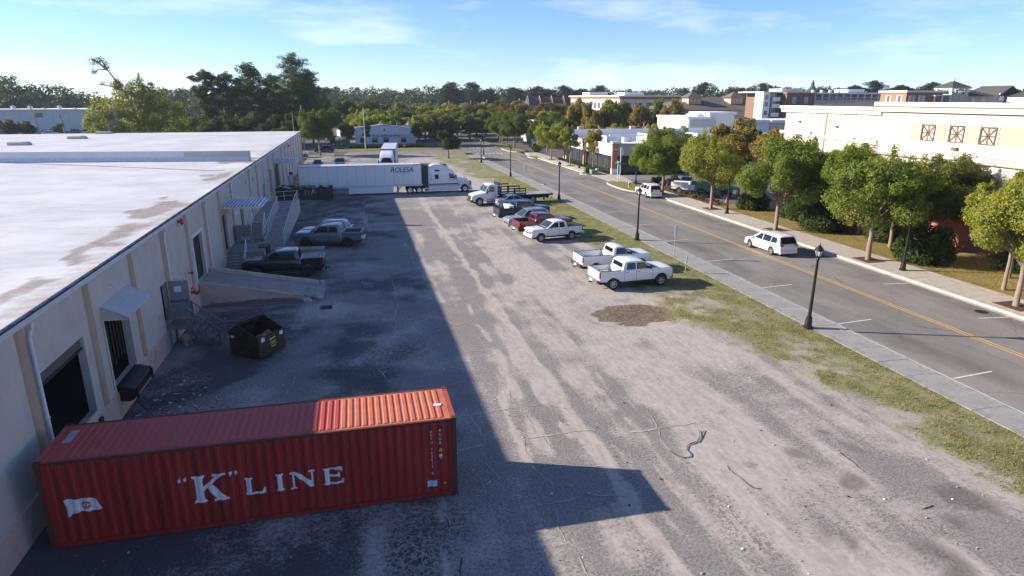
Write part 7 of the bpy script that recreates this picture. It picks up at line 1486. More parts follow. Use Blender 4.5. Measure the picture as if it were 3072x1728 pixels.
for k in range(6): tree('cover', (44.2+k*.9,158+k*3.4,0), 'green hedge plant along the far islands', 1.1, (.05,.08,.022), name='hedge_plant', cat='hedge', group='hedge on the far islands')
# ---- grass blades on the verge and lawn
def blades(name, label, X, Y, h, col, seed, z=0.0):
    r2 = np.random.RandomState(seed); n = len(X); a = r2.rand(n)*6.28; hh = h*(.5+r2.rand(n)); w_ = .008+.012*r2.rand(n); lx = r2.normal(size=n)*.5*hh; ly = r2.normal(size=n)*.5*hh
    p0 = np.stack([X-np.cos(a)*w_, Y-np.sin(a)*w_, np.full(n,z)], -1); p1 = np.stack([X+np.cos(a)*w_, Y+np.sin(a)*w_, np.full(n,z)], -1); p2 = np.stack([X+lx, Y+ly, z+hh], -1)
    me = np_mesh(name, np.stack([p0,p1,p2],1).reshape(-1,3), np.arange(3*n).reshape(n,3), [M_LEAF]); o = obj(name, me); o.color = (*col,1); return tag(o, label, 'grass', kind='stuff')
r2 = np.random.RandomState(8); n = 420000
Yg = 11+ (r2.rand(n)**1.55)*98; Xg = 15+r2.rand(n)*11.0
_s, gr_, _b, _st, _al, _md, zz, n1_, n3_ = yard_fields(Xg, Yg)
cl = fbm(Xg*1.6+7, Yg*1.6+3, 4); keep = (r2.rand(n) < np.clip((gr_-.25)*1.2,0,1)*np.clip((cl-.2)*1.7,0.08,1)) & (Xg < 25.15+np.interp(Yg,[0,27,50,80,110],[-.3,0,.4,.8,.7]))
Xg, Yg = Xg[keep], Yg[keep]; half = r2.rand(len(Xg)) < .55
blades('verge_grass', 'short mixed grass along the verge', Xg[half], Yg[half], .075, (.20,.215,.08), 1); blades('verge_dry_grass', 'dry straw blades in the verge', Xg[~half], Yg[~half], .06, (.36,.315,.18), 2)
n = 90000; Yl = 24+r2.rand(n)*48; Xl = 42.6+r2.rand(n)*9.2+np.interp(Yl,[0,27,50,80],[-.3,0,.4,.8]); blades('lawn_grass', 'straw-coloured blades of the right-hand lawn', Xl, Yl, .07, (.33,.27,.115), 3, .02)
n = 260; a = r2.rand(n)*6.28; q = r2.rand(n)**.5; blades('weeds', 'weeds in the muddy hollow', np.concatenate([16.4+np.cos(a)*q*1.9, -8.2+np.cos(a)*q*1.6]), np.concatenate([35.4+np.sin(a)*q*1.3, 28.6+np.sin(a)*q*1.1]), .09, (.13,.115,.04), 4, -.06)
# ------------------------------------------------------------------ shipping container
M_CRED = P('container_red', (.30,.026,.020), .5, var=.18, sc=1.3, dirt=((.10,.020,.019), .75, 1.5), stretch=(2.6,1,.22)); M_CROOF_LIT = P('container_roof_lit', (.55,.15,.07), .6, var=.14, sc=1.5, dirt=((.20,.05,.035), .35, 1.2))
M_CROOF_SHADE = P('container_roof_shaded', (.41,.062,.045), .6, var=.16, sc=1.2, dirt=((.15,.045,.04), .55, .9), stretch=(1,.25,1)); M_CRUST = P('rusty_frame', (.115,.035,.022), .75, var=.4, sc=5, dirt=((.035,.02,.016), .6, 3)); M_CAST = P('corner_casting_rust', (.085,.04,.028), .8, var=.4, sc=8)
M_CWHT = P('container_white_print', (.70,.72,.73), .6, var=.05, dirt=((.45,.35,.34), .35, 5)); M_TIN = P('patch_silver', (.42,.42,.44), .5, .4)
CL, CW, CH = 12.192, 2.438, 2.896
ct = thing('shipping_container', 'long red corrugated shipping container lettered in white, nearest in the yard', 'shipping container', (-9.53,18.93,0), -.002)
pit, nper = .285, 41
x00 = (CL-nper*pit)/2
def corr(x):
    t_ = ((x-x00) % pit)/pit
    if x < x00 or x > CL-x00: return 0
    return .036*(0 if t_ < .25 else (t_-.25)/.22 if t_ < .47 else 1 if t_ < .78 else (1-t_)/.22)   # recess depth
brk = []
for k in range(nper):
    for f_ in (0,.25,.47,.78): brk.append(x00+(k+f_)*pit)
brk.append(CL-x00)
def wallmesh(y, sgn, z0, z1, xs_):
    mb = MB(); vs = []
    for x in xs_: vs += [(x, y+sgn*(.03+corr(x)), z0), (x, y+sgn*(.03+corr(x)), z1)]
    mb.add(vs, [(2*k,2*k+2,2*k+3,2*k+1) for k in range(len(xs_)-1)], M_CRED); return mb
full = [.14]+[b_ for b_ in brk if .15 < b_ < CL-.15]+[CL-.14]
wallmesh(0, 1, .17, CH-.10, full).build('side_wall', ct, fix=False); wallmesh(CW, -1, .17, CH-.10, full).build('side_wall', ct)
for y0, y1 in ((.0,.09),(CW-.09,CW)):
    mb = MB(); mb.box(.19,y0,.04,CL-.19,y1,.17,M_CRED); mb.build('bottom_rail', ct); mb = MB(); mb.box(.19,y0,CH-.10,CL-.19,y1,CH-.03,M_CRUST); mb.build('top_rail', ct)
for x0 in (0,CL-.16):
    for y0 in (0,CW-.15):
        mb = MB(); mb.box(x0+.004,y0+.004,.13,x0+.156,y0+.146,CH-.125,M_CRUST); mb.build('corner_post', ct)
        for z0 in (0,CH-.12): mb = MB(); mb.box(x0-.006,y0-.006,z0,x0+.17,y0+.16,z0+.122,M_CAST); mb.box(x0+.05,y0+.04,z0+.1225,x0+.12,y0+.11,z0+.124,M_DARKIN); mb.build('corner_casting', ct)
    mb = MB(); mb.box(x0+.005,.165,.04,x0+.15,CW-.165,.16,M_CRUST); mb.build('end_sill', ct); mb = MB(); mb.box(x0+.005,.165,CH-.11,x0+.15,CW-.165,CH-.012,M_CROOF_SHADE); mb.build('end_header', ct)
mb = MB(); mb.box(CL-.13,.16,.165,CL-.08,CW-.16,CH-.115,M_CRED); mb.build('door_end', ct); mb = MB(); mb.box(.08,.16,.165,.13,CW-.16,CH-.115,M_CRED); mb.build('front_end', ct)
for y in (.45,.85,1.55,1.95): mb = MB(); mb.tube([(CL-.05,y,.12),(CL-.05,y,CH-.08)], .02, M_GALV, 7); mb.build('lock_rod', ct)
# roof sheets: raised pressed ribs, sunlit end painted orange, shaded rest painted redder
mb = MB(); mb.box(.17,.09,CH-.05,CL-3.82,CW-.09,CH-.036,M_CROOF_SHADE); mb.build('roof_sheet', ct); mb = MB(); mb.box(CL-3.818,.09,CH-.05,CL-.17,CW-.09,CH-.036,M_CROOF_LIT); mb.build('roof_sheet', ct)
def ribmesh(m):
    mb = MB(); z = CH-.036; a, b_ = .17, CW-.17; vs = [(-.075,a,z),(.075,a,z),(.075,b_,z),(-.075,b_,z),(-.052,a+.03,z+.024),(.052,a+.03,z+.024),(.052,b_-.03,z+.024),(-.052,b_-.03,z+.024)]
    mb.add(vs, [(4,5,6,7),(0,1,5,4),(1,2,6,5),(2,3,7,6),(3,0,4,7)], m); return mb.mesh('roof_rib')
ra, rb = ribmesh(M_CROOF_SHADE), ribmesh(M_CROOF_LIT); k = 0; x = .62
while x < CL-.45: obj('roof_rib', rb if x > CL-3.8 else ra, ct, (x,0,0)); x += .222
for x0, y0, x1, y1, m in ((.30,1.2,.55,2.0,M_TIN),(3.55,.3,3.75,2.2,P('grey_streak_patch',(.28,.12,.11),.7))): mb = MB(); mb.box(x0,y0,CH-.035,x1,y1,CH-.03,m); mb.build('roof_patch', ct)
mb = MB(); mb.box(CL-.62,1.0,CH-.011,CL-.36,1.16,CH-.006,M_FRW); mb.build('roof_patch', ct)
# lettering bent over the corrugation
def panel_shape(name, polys, mat, parent=ct):
    """polygons (x,z) on the near side wall, cut at every fold and laid on the sheet"""
    bm = bmesh.new()
    for poly in polys:
        vs = [bm.verts.new((p[0],0,p[1])) for p in poly]
        if sum(poly[i][0]*poly[(i+1)%len(poly)][1]-poly[(i+1)%len(poly)][0]*poly[i][1] for i in range(len(poly))) > 0: pass
        else: vs = vs[::-1]
        bm.faces.new(vs)
    bmesh.ops.triangulate(bm, faces=bm.faces)
    lo = min(v.co.x for v in bm.verts); hi = max(v.co.x for v in bm.verts)
    for b_ in brk:
        if lo < b_ < hi: bmesh.ops.bisect_plane(bm, geom=bm.verts[:]+bm.edges[:]+bm.faces[:], dist=1e-4, plane_co=(b_,0,0), plane_no=(1,0,0))
    for v in bm.verts: v.co.y = .03+corr(v.co.x)-.004
    me = bpy.data.meshes.new(name); bm.to_mesh(me); bm.free(); me.materials.append(mat)
    return obj(name, me, parent)
def slab_serif(x, z, w, h, ch):
    s = .16*h; q = .10*h; st = .24*h; P_ = []
    def rc(a, b_, c, d): P_.append([(x+a,z+b_),(x+c,z+b_),(x+c,z+d),(x+a,z+d)])
    def serif(c, zb, up):   # bracketed foot
        e = .6*st; k_ = 1 if up else -1; P_.append([(x+c-st/2-e*.55,z+zb),(x+c+st/2+e*.55,z+zb),(x+c+st/2+e*.5,z+zb+k_*q*.55),(x+c+st/2,z+zb+k_*q*1.5),(x+c-st/2,z+zb+k_*q*1.5),(x+c-st/2-e*.5,z+zb+k_*q*.55)])
    def stem(c): rc(c-st/2, q*1.5, c+st/2, h-q*1.5); serif(c, 0, True); serif(c, h, False)
    if ch == 'I': stem(w/2)
    if ch == 'L': stem(st*.9); P_.append([(x+st*1.3,z),(x+w,z),(x+w+.03*h,z+h*.34),(x+w-.05*h,z+h*.34),(x+w-.16*h,z+q*1.3),(x+st*1.3,z+q*1.2)])
    if ch == 'E':
        stem(st*.9); P_.append([(x+st*1.3,z),(x+w,z),(x+w+.03*h,z+h*.30),(x+w-.05*h,z+h*.30),(x+w-.15*h,z+q*1.2),(x+st*1.3,z+q*1.1)]); P_.append([(x+st*1.3,z+h),(x+w-.04*h,z+h),(x+w-.02*h,z+h*.72),(x+w-.09*h,z+h*.72),(x+w-.18*h,z+h-q*1.2),(x+st*1.3,z+h-q*1.1)])
        P_.append([(x+st*1.35,z+h*.45),(x+w-.26*h,z+h*.45),(x+w-.26*h,z+h*.36),(x+w-.18*h,z+h*.36),(x+w-.18*h,z+h*.67),(x+w-.26*h,z+h*.67),(x+w-.26*h,z+h*.58),(x+st*1.35,z+h*.58)])
    if ch == 'N':
        rc(.06*h, q, .06*h+.10*h, h-q); rc(w-.16*h, q, w-.06*h, h-q); rc(-.06*h,0,.28*h,q*.9); rc(w-.28*h,h-q*.9,w+.06*h,h); rc(-.06*h,h-q*.9,.12*h,h)
        P_.append([(x+.02*h,z+h),(x+.30*h,z+h),(x+w-.06*h,z+.28*h),(x+w-.06*h,z),(x+w-.20*h,z)])
    if ch == 'K':
        stem(st*.95); rc(w*.62,h-q*.8,w*1.0,h); rc(w*.60,0,w*1.04,q*.8)
        P_.append([(x+st*1.42,z+h*.40),(x+st*1.42,z+h*.56),(x+w*.72,z+h-q*.7),(x+w*.88,z+h-q*.7)]); P_.append([(x+w*.42,z+h*.55),(x+w*.56,z+h*.68),(x+w*.98,z+q*.7),(x+w*.68,z+q*.7)])
    return P_
lx = [('K',4.02,.93,.99,.93),('L',5.52,.99,.60,.60),('I',6.39,.99,.35,.60),('N',6.91,.99,.70,.60),('E',7.87,.99,.63,.60)]
for ch, x, z, w_, h_ in lx: panel_shape('painted_letter', slab_serif(x,z,w_,h_,ch), M_CWHT)
def quote(x, z, s, up): return [[(x,z),(x+.05*s,z-.01),(x+.09*s,z+.03*s),(x+.09*s,z+.09*s),(x+.045*s,z+.12*s),(x,z+.09*s)], [(x+.03*s,z+.1*s if up else z),(x+.07*s,z+.12*s if up else z),(x+(.11 if up else .0)*s,z+(.2 if up else -.08)*s)]]
for dx_ in (0,.16): panel_shape('quote_mark', quote(3.66+dx_,1.72,1.0,True), M_CWHT); panel_shape('quote_mark', quote(5.12+dx_,1.78,1.0,False), M_CWHT)
# house flag with an orange emblem
panel_shape('painted_flag', [[(.56,1.58),(.62,1.62),(.95,1.57),(1.15,1.60),(1.42,1.53),(1.52,1.17),(1.18,1.13),(1.0,1.16),(.72,1.10),(.64,1.02),(.60,1.02),(.66,1.15)]], M_CWHT)
M_EMB = P('orange_emblem', (.45,.13,.06), .6)
def ringseg(cx, cz, r0, r1, a0, a1, n=7): return [(cx+r1*math.cos(a0+(a1-a0)*k/n), cz+r1*math.sin(a0+(a1-a0)*k/n)) for k in range(n+1)]+[(cx+r0*math.cos(a1-(a1-a0)*k/n), cz+r0*math.sin(a1-(a1-a0)*k/n)) for k in range(n+1)]
em = panel_shape('flag_emblem', [ringseg(1.12,1.36,.07,.13,a_,a_+1.25) for a_ in (.2,1.77,3.34,4.91)]+[[(1.10,1.25),(1.14,1.25),(1.14,1.47),(1.10,1.47)]], M_EMB); em.location.y = -.003
def vtext(s, x, ztop, size, mat, gap=1.02):
    for k, ch in enumerate(s):
        if ch != ' ': obj('stencilled_mark', text_mesh(ch, size, mat, .001), ct, (x, .014, ztop-k*size*gap-size/2), (PI/2,0,0))
vtext('KKFU 765612 8', 11.36, 2.52, .125, M_CWHT); vtext('45G0', 11.64, 2.56, .15, M_CWHT)
mb = MB(); mb.box(11.60,.016,1.70,11.70,.022,1.83,P('yellow_sticker',(.5,.36,.06),.6)); mb.build('sticker', ct); mb = MB(); mb.box(11.60,.016,1.52,11.70,.022,1.61,M_CWHT); mb.build('sticker', ct); obj('stencilled_mark', text_mesh('78', .09, M_CWHT, .001), ct, (11.65,.014,1.46), (PI/2,0,0))
panel_shape('blank_plate', [[(11.18,.42),(11.50,.42),(11.50,.64),(11.18,.64)]], P('pale_blue_plate',(.45,.58,.66),.5)).location.y = -.004
mb = MB(); mb.box(11.72,.012,.50,11.79,.02,.53,M_CWHT); mb.build('sticker', ct)
# ------------------------------------------------------------------ brown front-load dumpster
M_DUMP = P('dumpster_brown', (.045,.026,.020), .6, .1, var=.3, sc=3, dirt=((.10,.05,.03), .5, 4)); M_LID = P('dumpster_lid', (.015,.014,.015), .5)
dm = thing('open_dumpster', 'dark brown open dumpster with a peaked top and lime logo', 'dumpster', (-5.62,34.15,0), math.atan2(1.31,.99))   # local x along the logo face
a_, b_ = .92, .98    # half length along x, half depth along y (logo face at -y ... turned to the right)
H0, Hr = 1.18, 1.72
for s in (-1,1):
    mb = MB(); mb.prism([(-b_,.1),(b_,.1),(b_,H0),(.35,Hr),(-b_,H0)], s*a_-.02, s*a_+.02, M_DUMP, 'x'); mb.build('gable_panel', dm)
mb = MB(); mb.box(-a_+.021,-b_-.02,.1,a_-.021,-b_+.02,H0-.002,M_DUMP); mb.build('front_panel', dm); mb = MB(); mb.box(-a_+.021,b_-.02,.1,a_-.021,b_+.02,H0-.002,M_DUMP); mb.build('rear_panel', dm)
mb = MB(); mb.box(-a_+.021,-b_+.021,.1,a_-.021,b_-.021,.16,M_DUMP); mb.build('floor', dm)
mb = MB(); mb.prism([(b_+.06,H0-.02),(.36,Hr+.03),(.33,Hr+.07),(b_+.07,H0+.03)], -a_-.04, a_+.04, M_LID, 'x'); mb.build('lid', dm)
mb = MB(); mb.box(-a_-.03,.30,Hr-.04,a_+.03,.40,Hr+.02,M_DUMP); mb.build('ridge_bar', dm); mb = MB(); mb.box(-a_-.03,-b_-.05,H0-.05,a_+.03,-b_-.021,H0+.03,M_DUMP); mb.build('rim', dm)
for s in (-1,1): mb = MB(); mb.box(s*(a_+.022),-.6,.58,s*(a_+.16),.5,.74,M_DUMP); mb.build('fork_pocket', dm)
for z in (.28,): mb = MB(); mb.box(-a_,-b_-.05,z,a_,-b_-.021,z+.07,M_DUMP); mb.build('stiffener', dm)
for x, s in ((-.62,.26),(.68,.2)): mb = MB(); mb.box(x-.12,-b_-.026,.90,x+.12,-b_-.021,.90+s,M_PAPER); mb.build('sticker', dm)
mb = MB(); mb.box(-a_-.026,.62,.98,-a_-.021,.86,1.1,M_PAPER); mb.build('sticker', dm)
LIME = P('lime_logo', (.42,.55,.05), .5); obj('logo', text_mesh('GFL', .26, LIME, .003, .15, bold=.006), dm, (.05,-b_-.03,.66), (PI/2,0,0)); mb = MB(); mb.add([(-.2,-b_-.03,.84),(.2,-b_-.03,.90),(.26,-b_-.03,.98),(.1,-b_-.03,.93),(-.18,-b_-.03,.90)], [(0,1,2,3,4)], M_PAPER); mb.build('logo_swoosh', dm)
mb = MB(); mb.box(-.1,-b_-.032,.45,.2,-b_-.029,.49,M_PAPER); mb.build('logo_print', dm)
for k, (x,y,z,a,b2,c,m,lb) in enumerate(((-.2,.1,.75,.6,.35,-.4,P('cardboard',(.30,.215,.14),.85),'flattened cardboard sheet inside the brown dumpster'),(.3,-.3,.7,.5,.3,.5,P('cardboard',(.30,.215,.14),.85),'bent cardboard sheet leaning inside the brown dumpster'))):
    mb = MB(); mb.obox((0,0,0),(a,0,.1),(0,b2,c*.4),(0,-.01,.012),m); tag(mb.build('cardboard', None, (-5.62+x*.6-y*.8,34.15+x*.8+y*.6,z), (0,0,.9)), lb, 'cardboard')
mb = MB(); mb.lathe([(.02,0),(.16,.05),(.2,.2),(.1,.36),(.02,.4)], P('pale_blue_bag',(.35,.48,.68),.6), 10); tag(mb.build('rubbish_bag', None, (-5.2,33.9,.62), smooth=50), 'pale blue rubbish bag inside the brown dumpster', 'bag')
# ------------------------------------------------------------------ green roll-off skip with rubbish
M_SKIP = P('skip_green', (.022,.038,.032), .6, .1, var=.25, sc=2, dirt=((.05,.04,.03), .5, 3)); sk = thing('rolloff_skip', 'dark green roll-off skip heaped with rubbish behind the trailer rear', 'skip', (-6.7,89.6,0))
for y in (-1.1,1.1): mb = MB(); mb.box(-3.5,y-.04,.15,3.5,y+.04,1.62,M_SKIP); mb.build('side_panel', sk)
for x in (-3.5,3.5): mb = MB(); mb.box(x-.04,-1.05,.15,x+.04,1.05,1.62,M_SKIP); mb.build('end_panel', sk)
for x in [-3.1+k*.89 for k in range(8)]: mb = MB(); mb.box(x-.05,-1.22,.15,x+.05,-1.141,1.5,M_SKIP); mb.build('rib', sk)
mb = MB(); mb.box(-3.56,-1.22,1.54,3.56,-1.141,1.66,M_SKIP); mb.build('top_rail', sk); mb = MB(); mb.box(-3.4,-1.05,.05,3.4,1.05,.25,M_SKIP); mb.build('floor', sk)
obj('painted_mark', text_mesh('S 2', .5, P('faded_white',(.45,.45,.44),.7), .003), sk, (.3,-1.235,1.08), (PI/2,0,0)); mb = MB(); mb.box(-.2,-1.238,.72,.75,-1.23,.75,P('faded_white',(.45,.45,.44),.7)); mb.build('painted_mark', sk)
mb = MB(); cols_ = [P('cardboard',(.30,.215,.14),.85),P('pale_foam',(.55,.55,.53),.8),P('dark_scrap',(.05,.045,.04),.8),P('blue_tarp',(.12,.18,.30),.6)]
for k in range(46): a = rnd.uniform(0,6.28); L_ = rnd.uniform(.15,.7); mb.obox((rnd.uniform(-3.1,3.1),rnd.uniform(-.95,.85),1.45+rnd.uniform(0,.35)),(L_*math.cos(a),L_*math.sin(a),rnd.uniform(-.1,.15)),(-.2*math.sin(a),.2*math.cos(a),rnd.uniform(-.05,.05)),(0,.01,rnd.uniform(.01,.06)),rnd.choice(cols_))
tag(mb.build('rubbish_heap', None, (-6.7,89.6,0)), 'mixed rubbish heaped in the green skip', 'rubbish', kind='stuff')
mb = MB(); mb.tube([(0,-1.26,1.66),(.05,-1.28,1.3),(-.1,-1.27,.95)], .03, M_PAPER, 6); mb.tube([(.02,-1.27,1.45),(.2,-1.28,1.15),(.25,-1.27,.85)], .025, M_PAPER, 6); mb.tube([(.03,-1.27,1.35),(-.18,-1.28,1.0),(-.22,-1.27,.72)], .02, M_PAPER, 6); tag(mb.build('white_strap', None, (-5.6,89.55,0)), 'torn white strap hanging over the skip side', 'strap')
gt_ = thing('propane_tank', 'white upright propane tank beside the trailer rear', 'gas tank', (-8.5,91.9,1.25)); mb = MB(); mb.lathe([(.1,.1),(.36,.3),(.4,.6),(.4,1.4),(.34,1.62),(.12,1.72),(.12,1.8),(.0,1.82)], P('tank_white',(.70,.71,.72),.5), 18); mb.build('tank', gt_, smooth=50); mb = MB(); mb.lathe([(.28,0),(.28,.12)], M_GALV, 14); mb.build('foot_ring', gt_); mb = MB(); mb.box(-.22,-.2,1.83,.22,.2,2.1,M_TRIM); mb.build('valve_cover', gt_)
yb = thing('yellow_bollard', 'yellow upright bollard beside the trailer rear', 'bollard', (-7.78,91.0,0)); mb = MB(); mb.lathe([(.11,0),(.11,3.0),(.06,3.08),(.0,3.1)], P('bollard_yellow',(.50,.38,.06),.6), 12); mb.build('post', yb, smooth=50); mb = MB(); mb.lathe([(.115,1.6),(.115,1.7)], M_TRIM, 12); mb.build('band', yb)
# ------------------------------------------------------------------ lamp posts
M_LAMP = P('black_cast_iron', (.018,.018,.019), .45, .3, var=.1); M_LGL = P('lantern_glass', (.55,.55,.50), .2, spec=.6)
lp = thing('lamp_post', 'x', 'lamp post', (0,0,0), 0, 'black lamp posts along the road')
mb = MB(); mb.lathe([(.26,0),(.26,.10),(.20,.16),(.19,.5),(.16,.62),(.17,.66),(.12,.72)], M_LAMP, 14); mb.build('base', lp, smooth=40)
mb = MB(); mb.lathe([(.105,.7),(.085,2.2),(.065,4.05),(.09,4.08),(.09,4.14),(.05,4.2)], M_LAMP, 12); mb.build('shaft', lp, smooth=40)
mb = MB(); mb.lathe([(.06,4.2),(.15,4.28),(.15,4.31)], M_LAMP, 8); ln = mb.build('lantern', lp)
mb = MB(); mb.lathe([(.13,4.312),(.22,4.62)], M_LGL, 6, caps=True); mb.build('glass', ln)
mb = MB()
for k in range(6): a = PI/3*k; mb.bar((.135*math.cos(a),.135*math.sin(a),4.31),(.228*math.cos(a),.228*math.sin(a),4.63),.025,.025,M_LAMP)
mb.build('lantern_bars', ln)
mb = MB(); mb.lathe([(.28,4.622),(.26,4.66),(.16,4.80),(.06,4.90),(.03,4.92)], M_LAMP, 12); mb.build('hood', ln, smooth=40); mb = MB(); mb.lathe([(.02,4.92),(.04,4.96),(.012,5.02),(.004,5.1)], M_LAMP, 8); mb.build('finial', ln)
lamps = [(25.08,30.45,'nearest black lamp post, on the grass edge in front'),(25.42,55.3,'second black lamp post from the front on the left walk'),(25.9,81.3,'third lamp post on the left walk, by the flatbed truck tail'),(25.72,108.2,'fourth lamp post on the left walk'),(25.55,133.8,'fifth lamp post on the left walk, near the small island'),(40.9,40.1,'lamp post on the right walk beside the big dark bush'),(41.6,66.4,'lamp post on the right walk by the telehandler tree'),(42.0,93.0,'lamp post on the right walk beside the street sign island'),(41.55,118.1,'lamp post among thin trees on the right walk'),(29.8,152.9,'lamp post on the far side of the small island'),(31.3,195,'farthest lamp post beyond the crossings')]
for k, (x,y,lb) in enumerate(lamps):
    o = lp if k == 0 else copy_tree(lp); place(o, (x,y,.03), rnd.uniform(0,1), lb)
    if k == 0: o.rotation_euler = (0, R(1.0), .2)
# ------------------------------------------------------------------ signs and poles
M_POST = P('galvanised_post', (.32,.33,.33), .5, .6); M_SIGNB = P('sign_back_white', (.74,.74,.75), .5)
def post_sign(x, y, h, w_, hh, lb, rz=0, face=None, tilt=0, posth=None):
    t = thing('road_sign', lb, 'sign', (x,y,0), rz, None); t.rotation_euler = (0,tilt,rz)
    mb = MB(); mb.box(-.03,-.02,-.1,.03,.02,h,M_POST); mb.build('post', t); mb = MB(); mb.box(-w_/2,-.035,h-hh,w_/2,-.021,h+.02,face or M_SIGNB); mb.build('plate', t); return t
post_sign(25.65,48.25,2.75,.34,.95,'tall white sign plate on a thin post beside the white pickups',.35)
post_sign(24.1,43.4,1.35,.24,.5,'short white sign stake in the grass behind the nearest pickup',.5,tilt=.05)
post_sign(26.0,99.2,2.7,.34,.9,'white sign plate on a post at the walk beyond the flatbed truck',.3)
t = post_sign(11.65,158.5,2.35,.1,.1,'red STOP sign at the far end of the yard',0)
mb = MB(); mb.prism([(.42*math.cos(PI/8+PI/4*k), 2.1+.42*math.sin(PI/8+PI/4*k)) for k in range(8)], -.06, -.04, P('stop_red',(.50,.03,.03),.5), 'y'); mb.build('octagon', t); obj('lettering', text_mesh('STOP', .28, M_FRW, .003, bold=.008), t, (0,-.066,2.1), (PI/2,0,0)); mb = MB(); mb.box(-.14,-.05,.85,.14,-.03,1.3,M_PAPER); mb.build('lower_plate', t)
post_sign(40.5,150.3,2.6,.75,.85,'green-blue sign panel at the far right island',0,P('sign_teal',(.05,.14,.14),.5))
t = thing('street_name_sign', 'green street name blades on a tall white post', 'street sign', (40.35,96.3,.05)); mb = MB(); mb.box(-.05,-.05,-.1,.05,.05,3.3,M_SIGNB); mb.build('post', t)
mb = MB(); mb.box(.06,-.02,2.75,1.35,.0,3.02,P('street_sign_green',(.02,.19,.12),.5)); mb.build('blade', t); mb = MB(); mb.box(-.02,-.5,3.03,.0,.6,3.28,P('street_sign_green',(.02,.19,.12),.5)); mb.build('blade', t); mb = MB(); mb.box(-.5,-.03,2.95,-.06,-.01,3.1,M_SIGNB); mb.build('blade', t)
t = thing('white_flag_sign', 'white half-round sign on a slim pole before the corner store', 'sign', (42.9,101.4,0)); mb = MB(); mb.box(-.06,-.04,-.1,.06,.04,5.1,M_SIGNB); mb.build('post', t); mb = MB(); mb.prism([(.07,3.7)]+[(.07+.42*math.sin(PI*k/8), 4.35-.65*math.cos(PI*k/8)) for k in range(9)], -.03, .0, M_SIGNB, 'y'); mb.build('plate', t)
hy = thing('fire_hydrant', 'yellow fire hydrant with pale green cap on the grass island', 'fire hydrant', (39.75,90.3,.06)); MY = P('hydrant_yellow',(.55,.40,.05),.5)
mb = MB(); mb.lathe([(.17,0),(.17,.05),(.11,.08),(.11,.55),(.14,.58),(.14,.62)], MY, 12); mb.build('barrel', hy, smooth=40); mb = MB(); mb.lathe([(.13,.621),(.10,.75),(.04,.82),(.03,.88)], P('hydrant_cap',(.35,.52,.42),.5), 12); mb.build('cap', hy, smooth=40); mb = MB(); mb.tube([(-.22,0,.45),(.22,0,.45)], .055, MY, 8); mb.build('outlet', hy)
for (x,y,w_,d_,h_,m,lb) in ((39.9,109.4,.75,.7,.95,P('dark_box_green',(.05,.065,.06),.6),'dark tall utility box, leftmost on the corner island'),(40.75,108.3,.95,.75,.65,P('pad_green',(.13,.21,.16),.6),'pale green low utility box on the corner island'),(41.7,109.0,.45,.45,.85,P('pad_grey',(.40,.42,.41),.6),'small grey utility box on the corner island')):
    t = thing('utility_box', lb, 'utility box', (x,y,.05), .1, 'utility boxes'); mb = MB(); mb.prism([(-w_/2,0),(w_/2,0),(w_/2,h_*.9),(w_/2-.05,h_),(-w_/2+.05,h_),(-w_/2,h_*.9)], -d_/2, d_/2, m, 'y'); mb.build('case', t); mb = MB(); mb.box(-w_*.35,-d_/2-.02,h_*.15,w_*.35,-d_/2-.002,h_*.75,m); mb.build('door', t)
for (x,y,w_,d_,h_,m,lb) in ((48.9,68.2,1.9,1.1,2.0,P('cabinet_white',(.66,.67,.68),.5),'white utility cabinet beside the cream wall'),(49.6,65.6,1.4,1.2,1.9,P('cabinet_grey',(.20,.23,.24),.5),'grey utility cabinet beside the cream wall')):
    t = thing('utility_cabinet', lb, 'cabinet', (x,y,.02), 0); mb = MB(); mb.box(-w_/2,-d_/2,.12,w_/2,d_/2,h_,m); mb.build('case', t); mb = MB(); mb.box(-w_/2-.2,-d_/2-.2,-.05,w_/2+.2,d_/2+.2,.118,M_CONC); mb.build('pad', t); mb = MB(); mb.box(-.012,-d_/2-.012,.2,.012,-d_/2-.001,h_-.1,M_TRIM); mb.build('door_gap', t)
co_ = thing('traffic_cone', 'orange traffic cone beside the telehandler', 'traffic cone', (45.9,73.6,0)); mb = MB(); mb.lathe([(.15,.03),(.03,.65),(.0,.66)], P('cone_orange',(.6,.12,.04),.5), 12); mb.build('cone', co_); mb = MB(); mb.box(-.2,-.2,0,.2,.2,.029,M_TRIM); mb.build('foot', co_)
def pole(x, y, h, r0, lb, arm=None, m=None, name='utility_pole', cat='utility pole', xarm=False):
    t = thing(name, lb, cat, (x,y,-.1), 0); m = m or P('weathered_pole',(.27,.25,.225),.9,var=.2,sc=3); mb = MB(); mb.tube([(0,0,-.2),(0,0,h)], [r0,r0*.62], m, 10); mb.build('pole', t, smooth=50)
    if arm: mb = MB(); mb.tube([(0,0,arm),(.6,-.1,arm+.25),(1.6,-.2,arm+.25)], .05, M_POST, 6); mb.build('bracket', t); mb = MB(); mb.box(1.4,-.35,arm+.2,2.3,-.05,arm+.36,M_POST); mb.build('lamp_head', t)
    if xarm: mb = MB(); mb.box(-1.6,-.08,h-.6,1.6,.08,h-.45,m); mb.build('crossarm', t)
    return t
pole(2.95,175.2,10.6,.19,'tall pale concrete pole in front of the brewhouse',m=P('pale_pole',(.42,.39,.35),.85))
pole(-12.4,177.4,11.3,.22,'grey utility pole with a lamp arm beyond the warehouse corner',arm=6.2); pole(-14.4,174.5,9.2,.15,'thin pole standing just left of the grey utility pole'); pole(-4.7,235,9.0,.22,'distant leaning utility pole beyond the small tree',arm=5.5)
t = pole(-112.0,273.8,11.2,.25,'leaning utility pole with a crossarm at the far left',xarm=True); t.rotation_euler = (0,-.14,0); t.location.x = -110.6
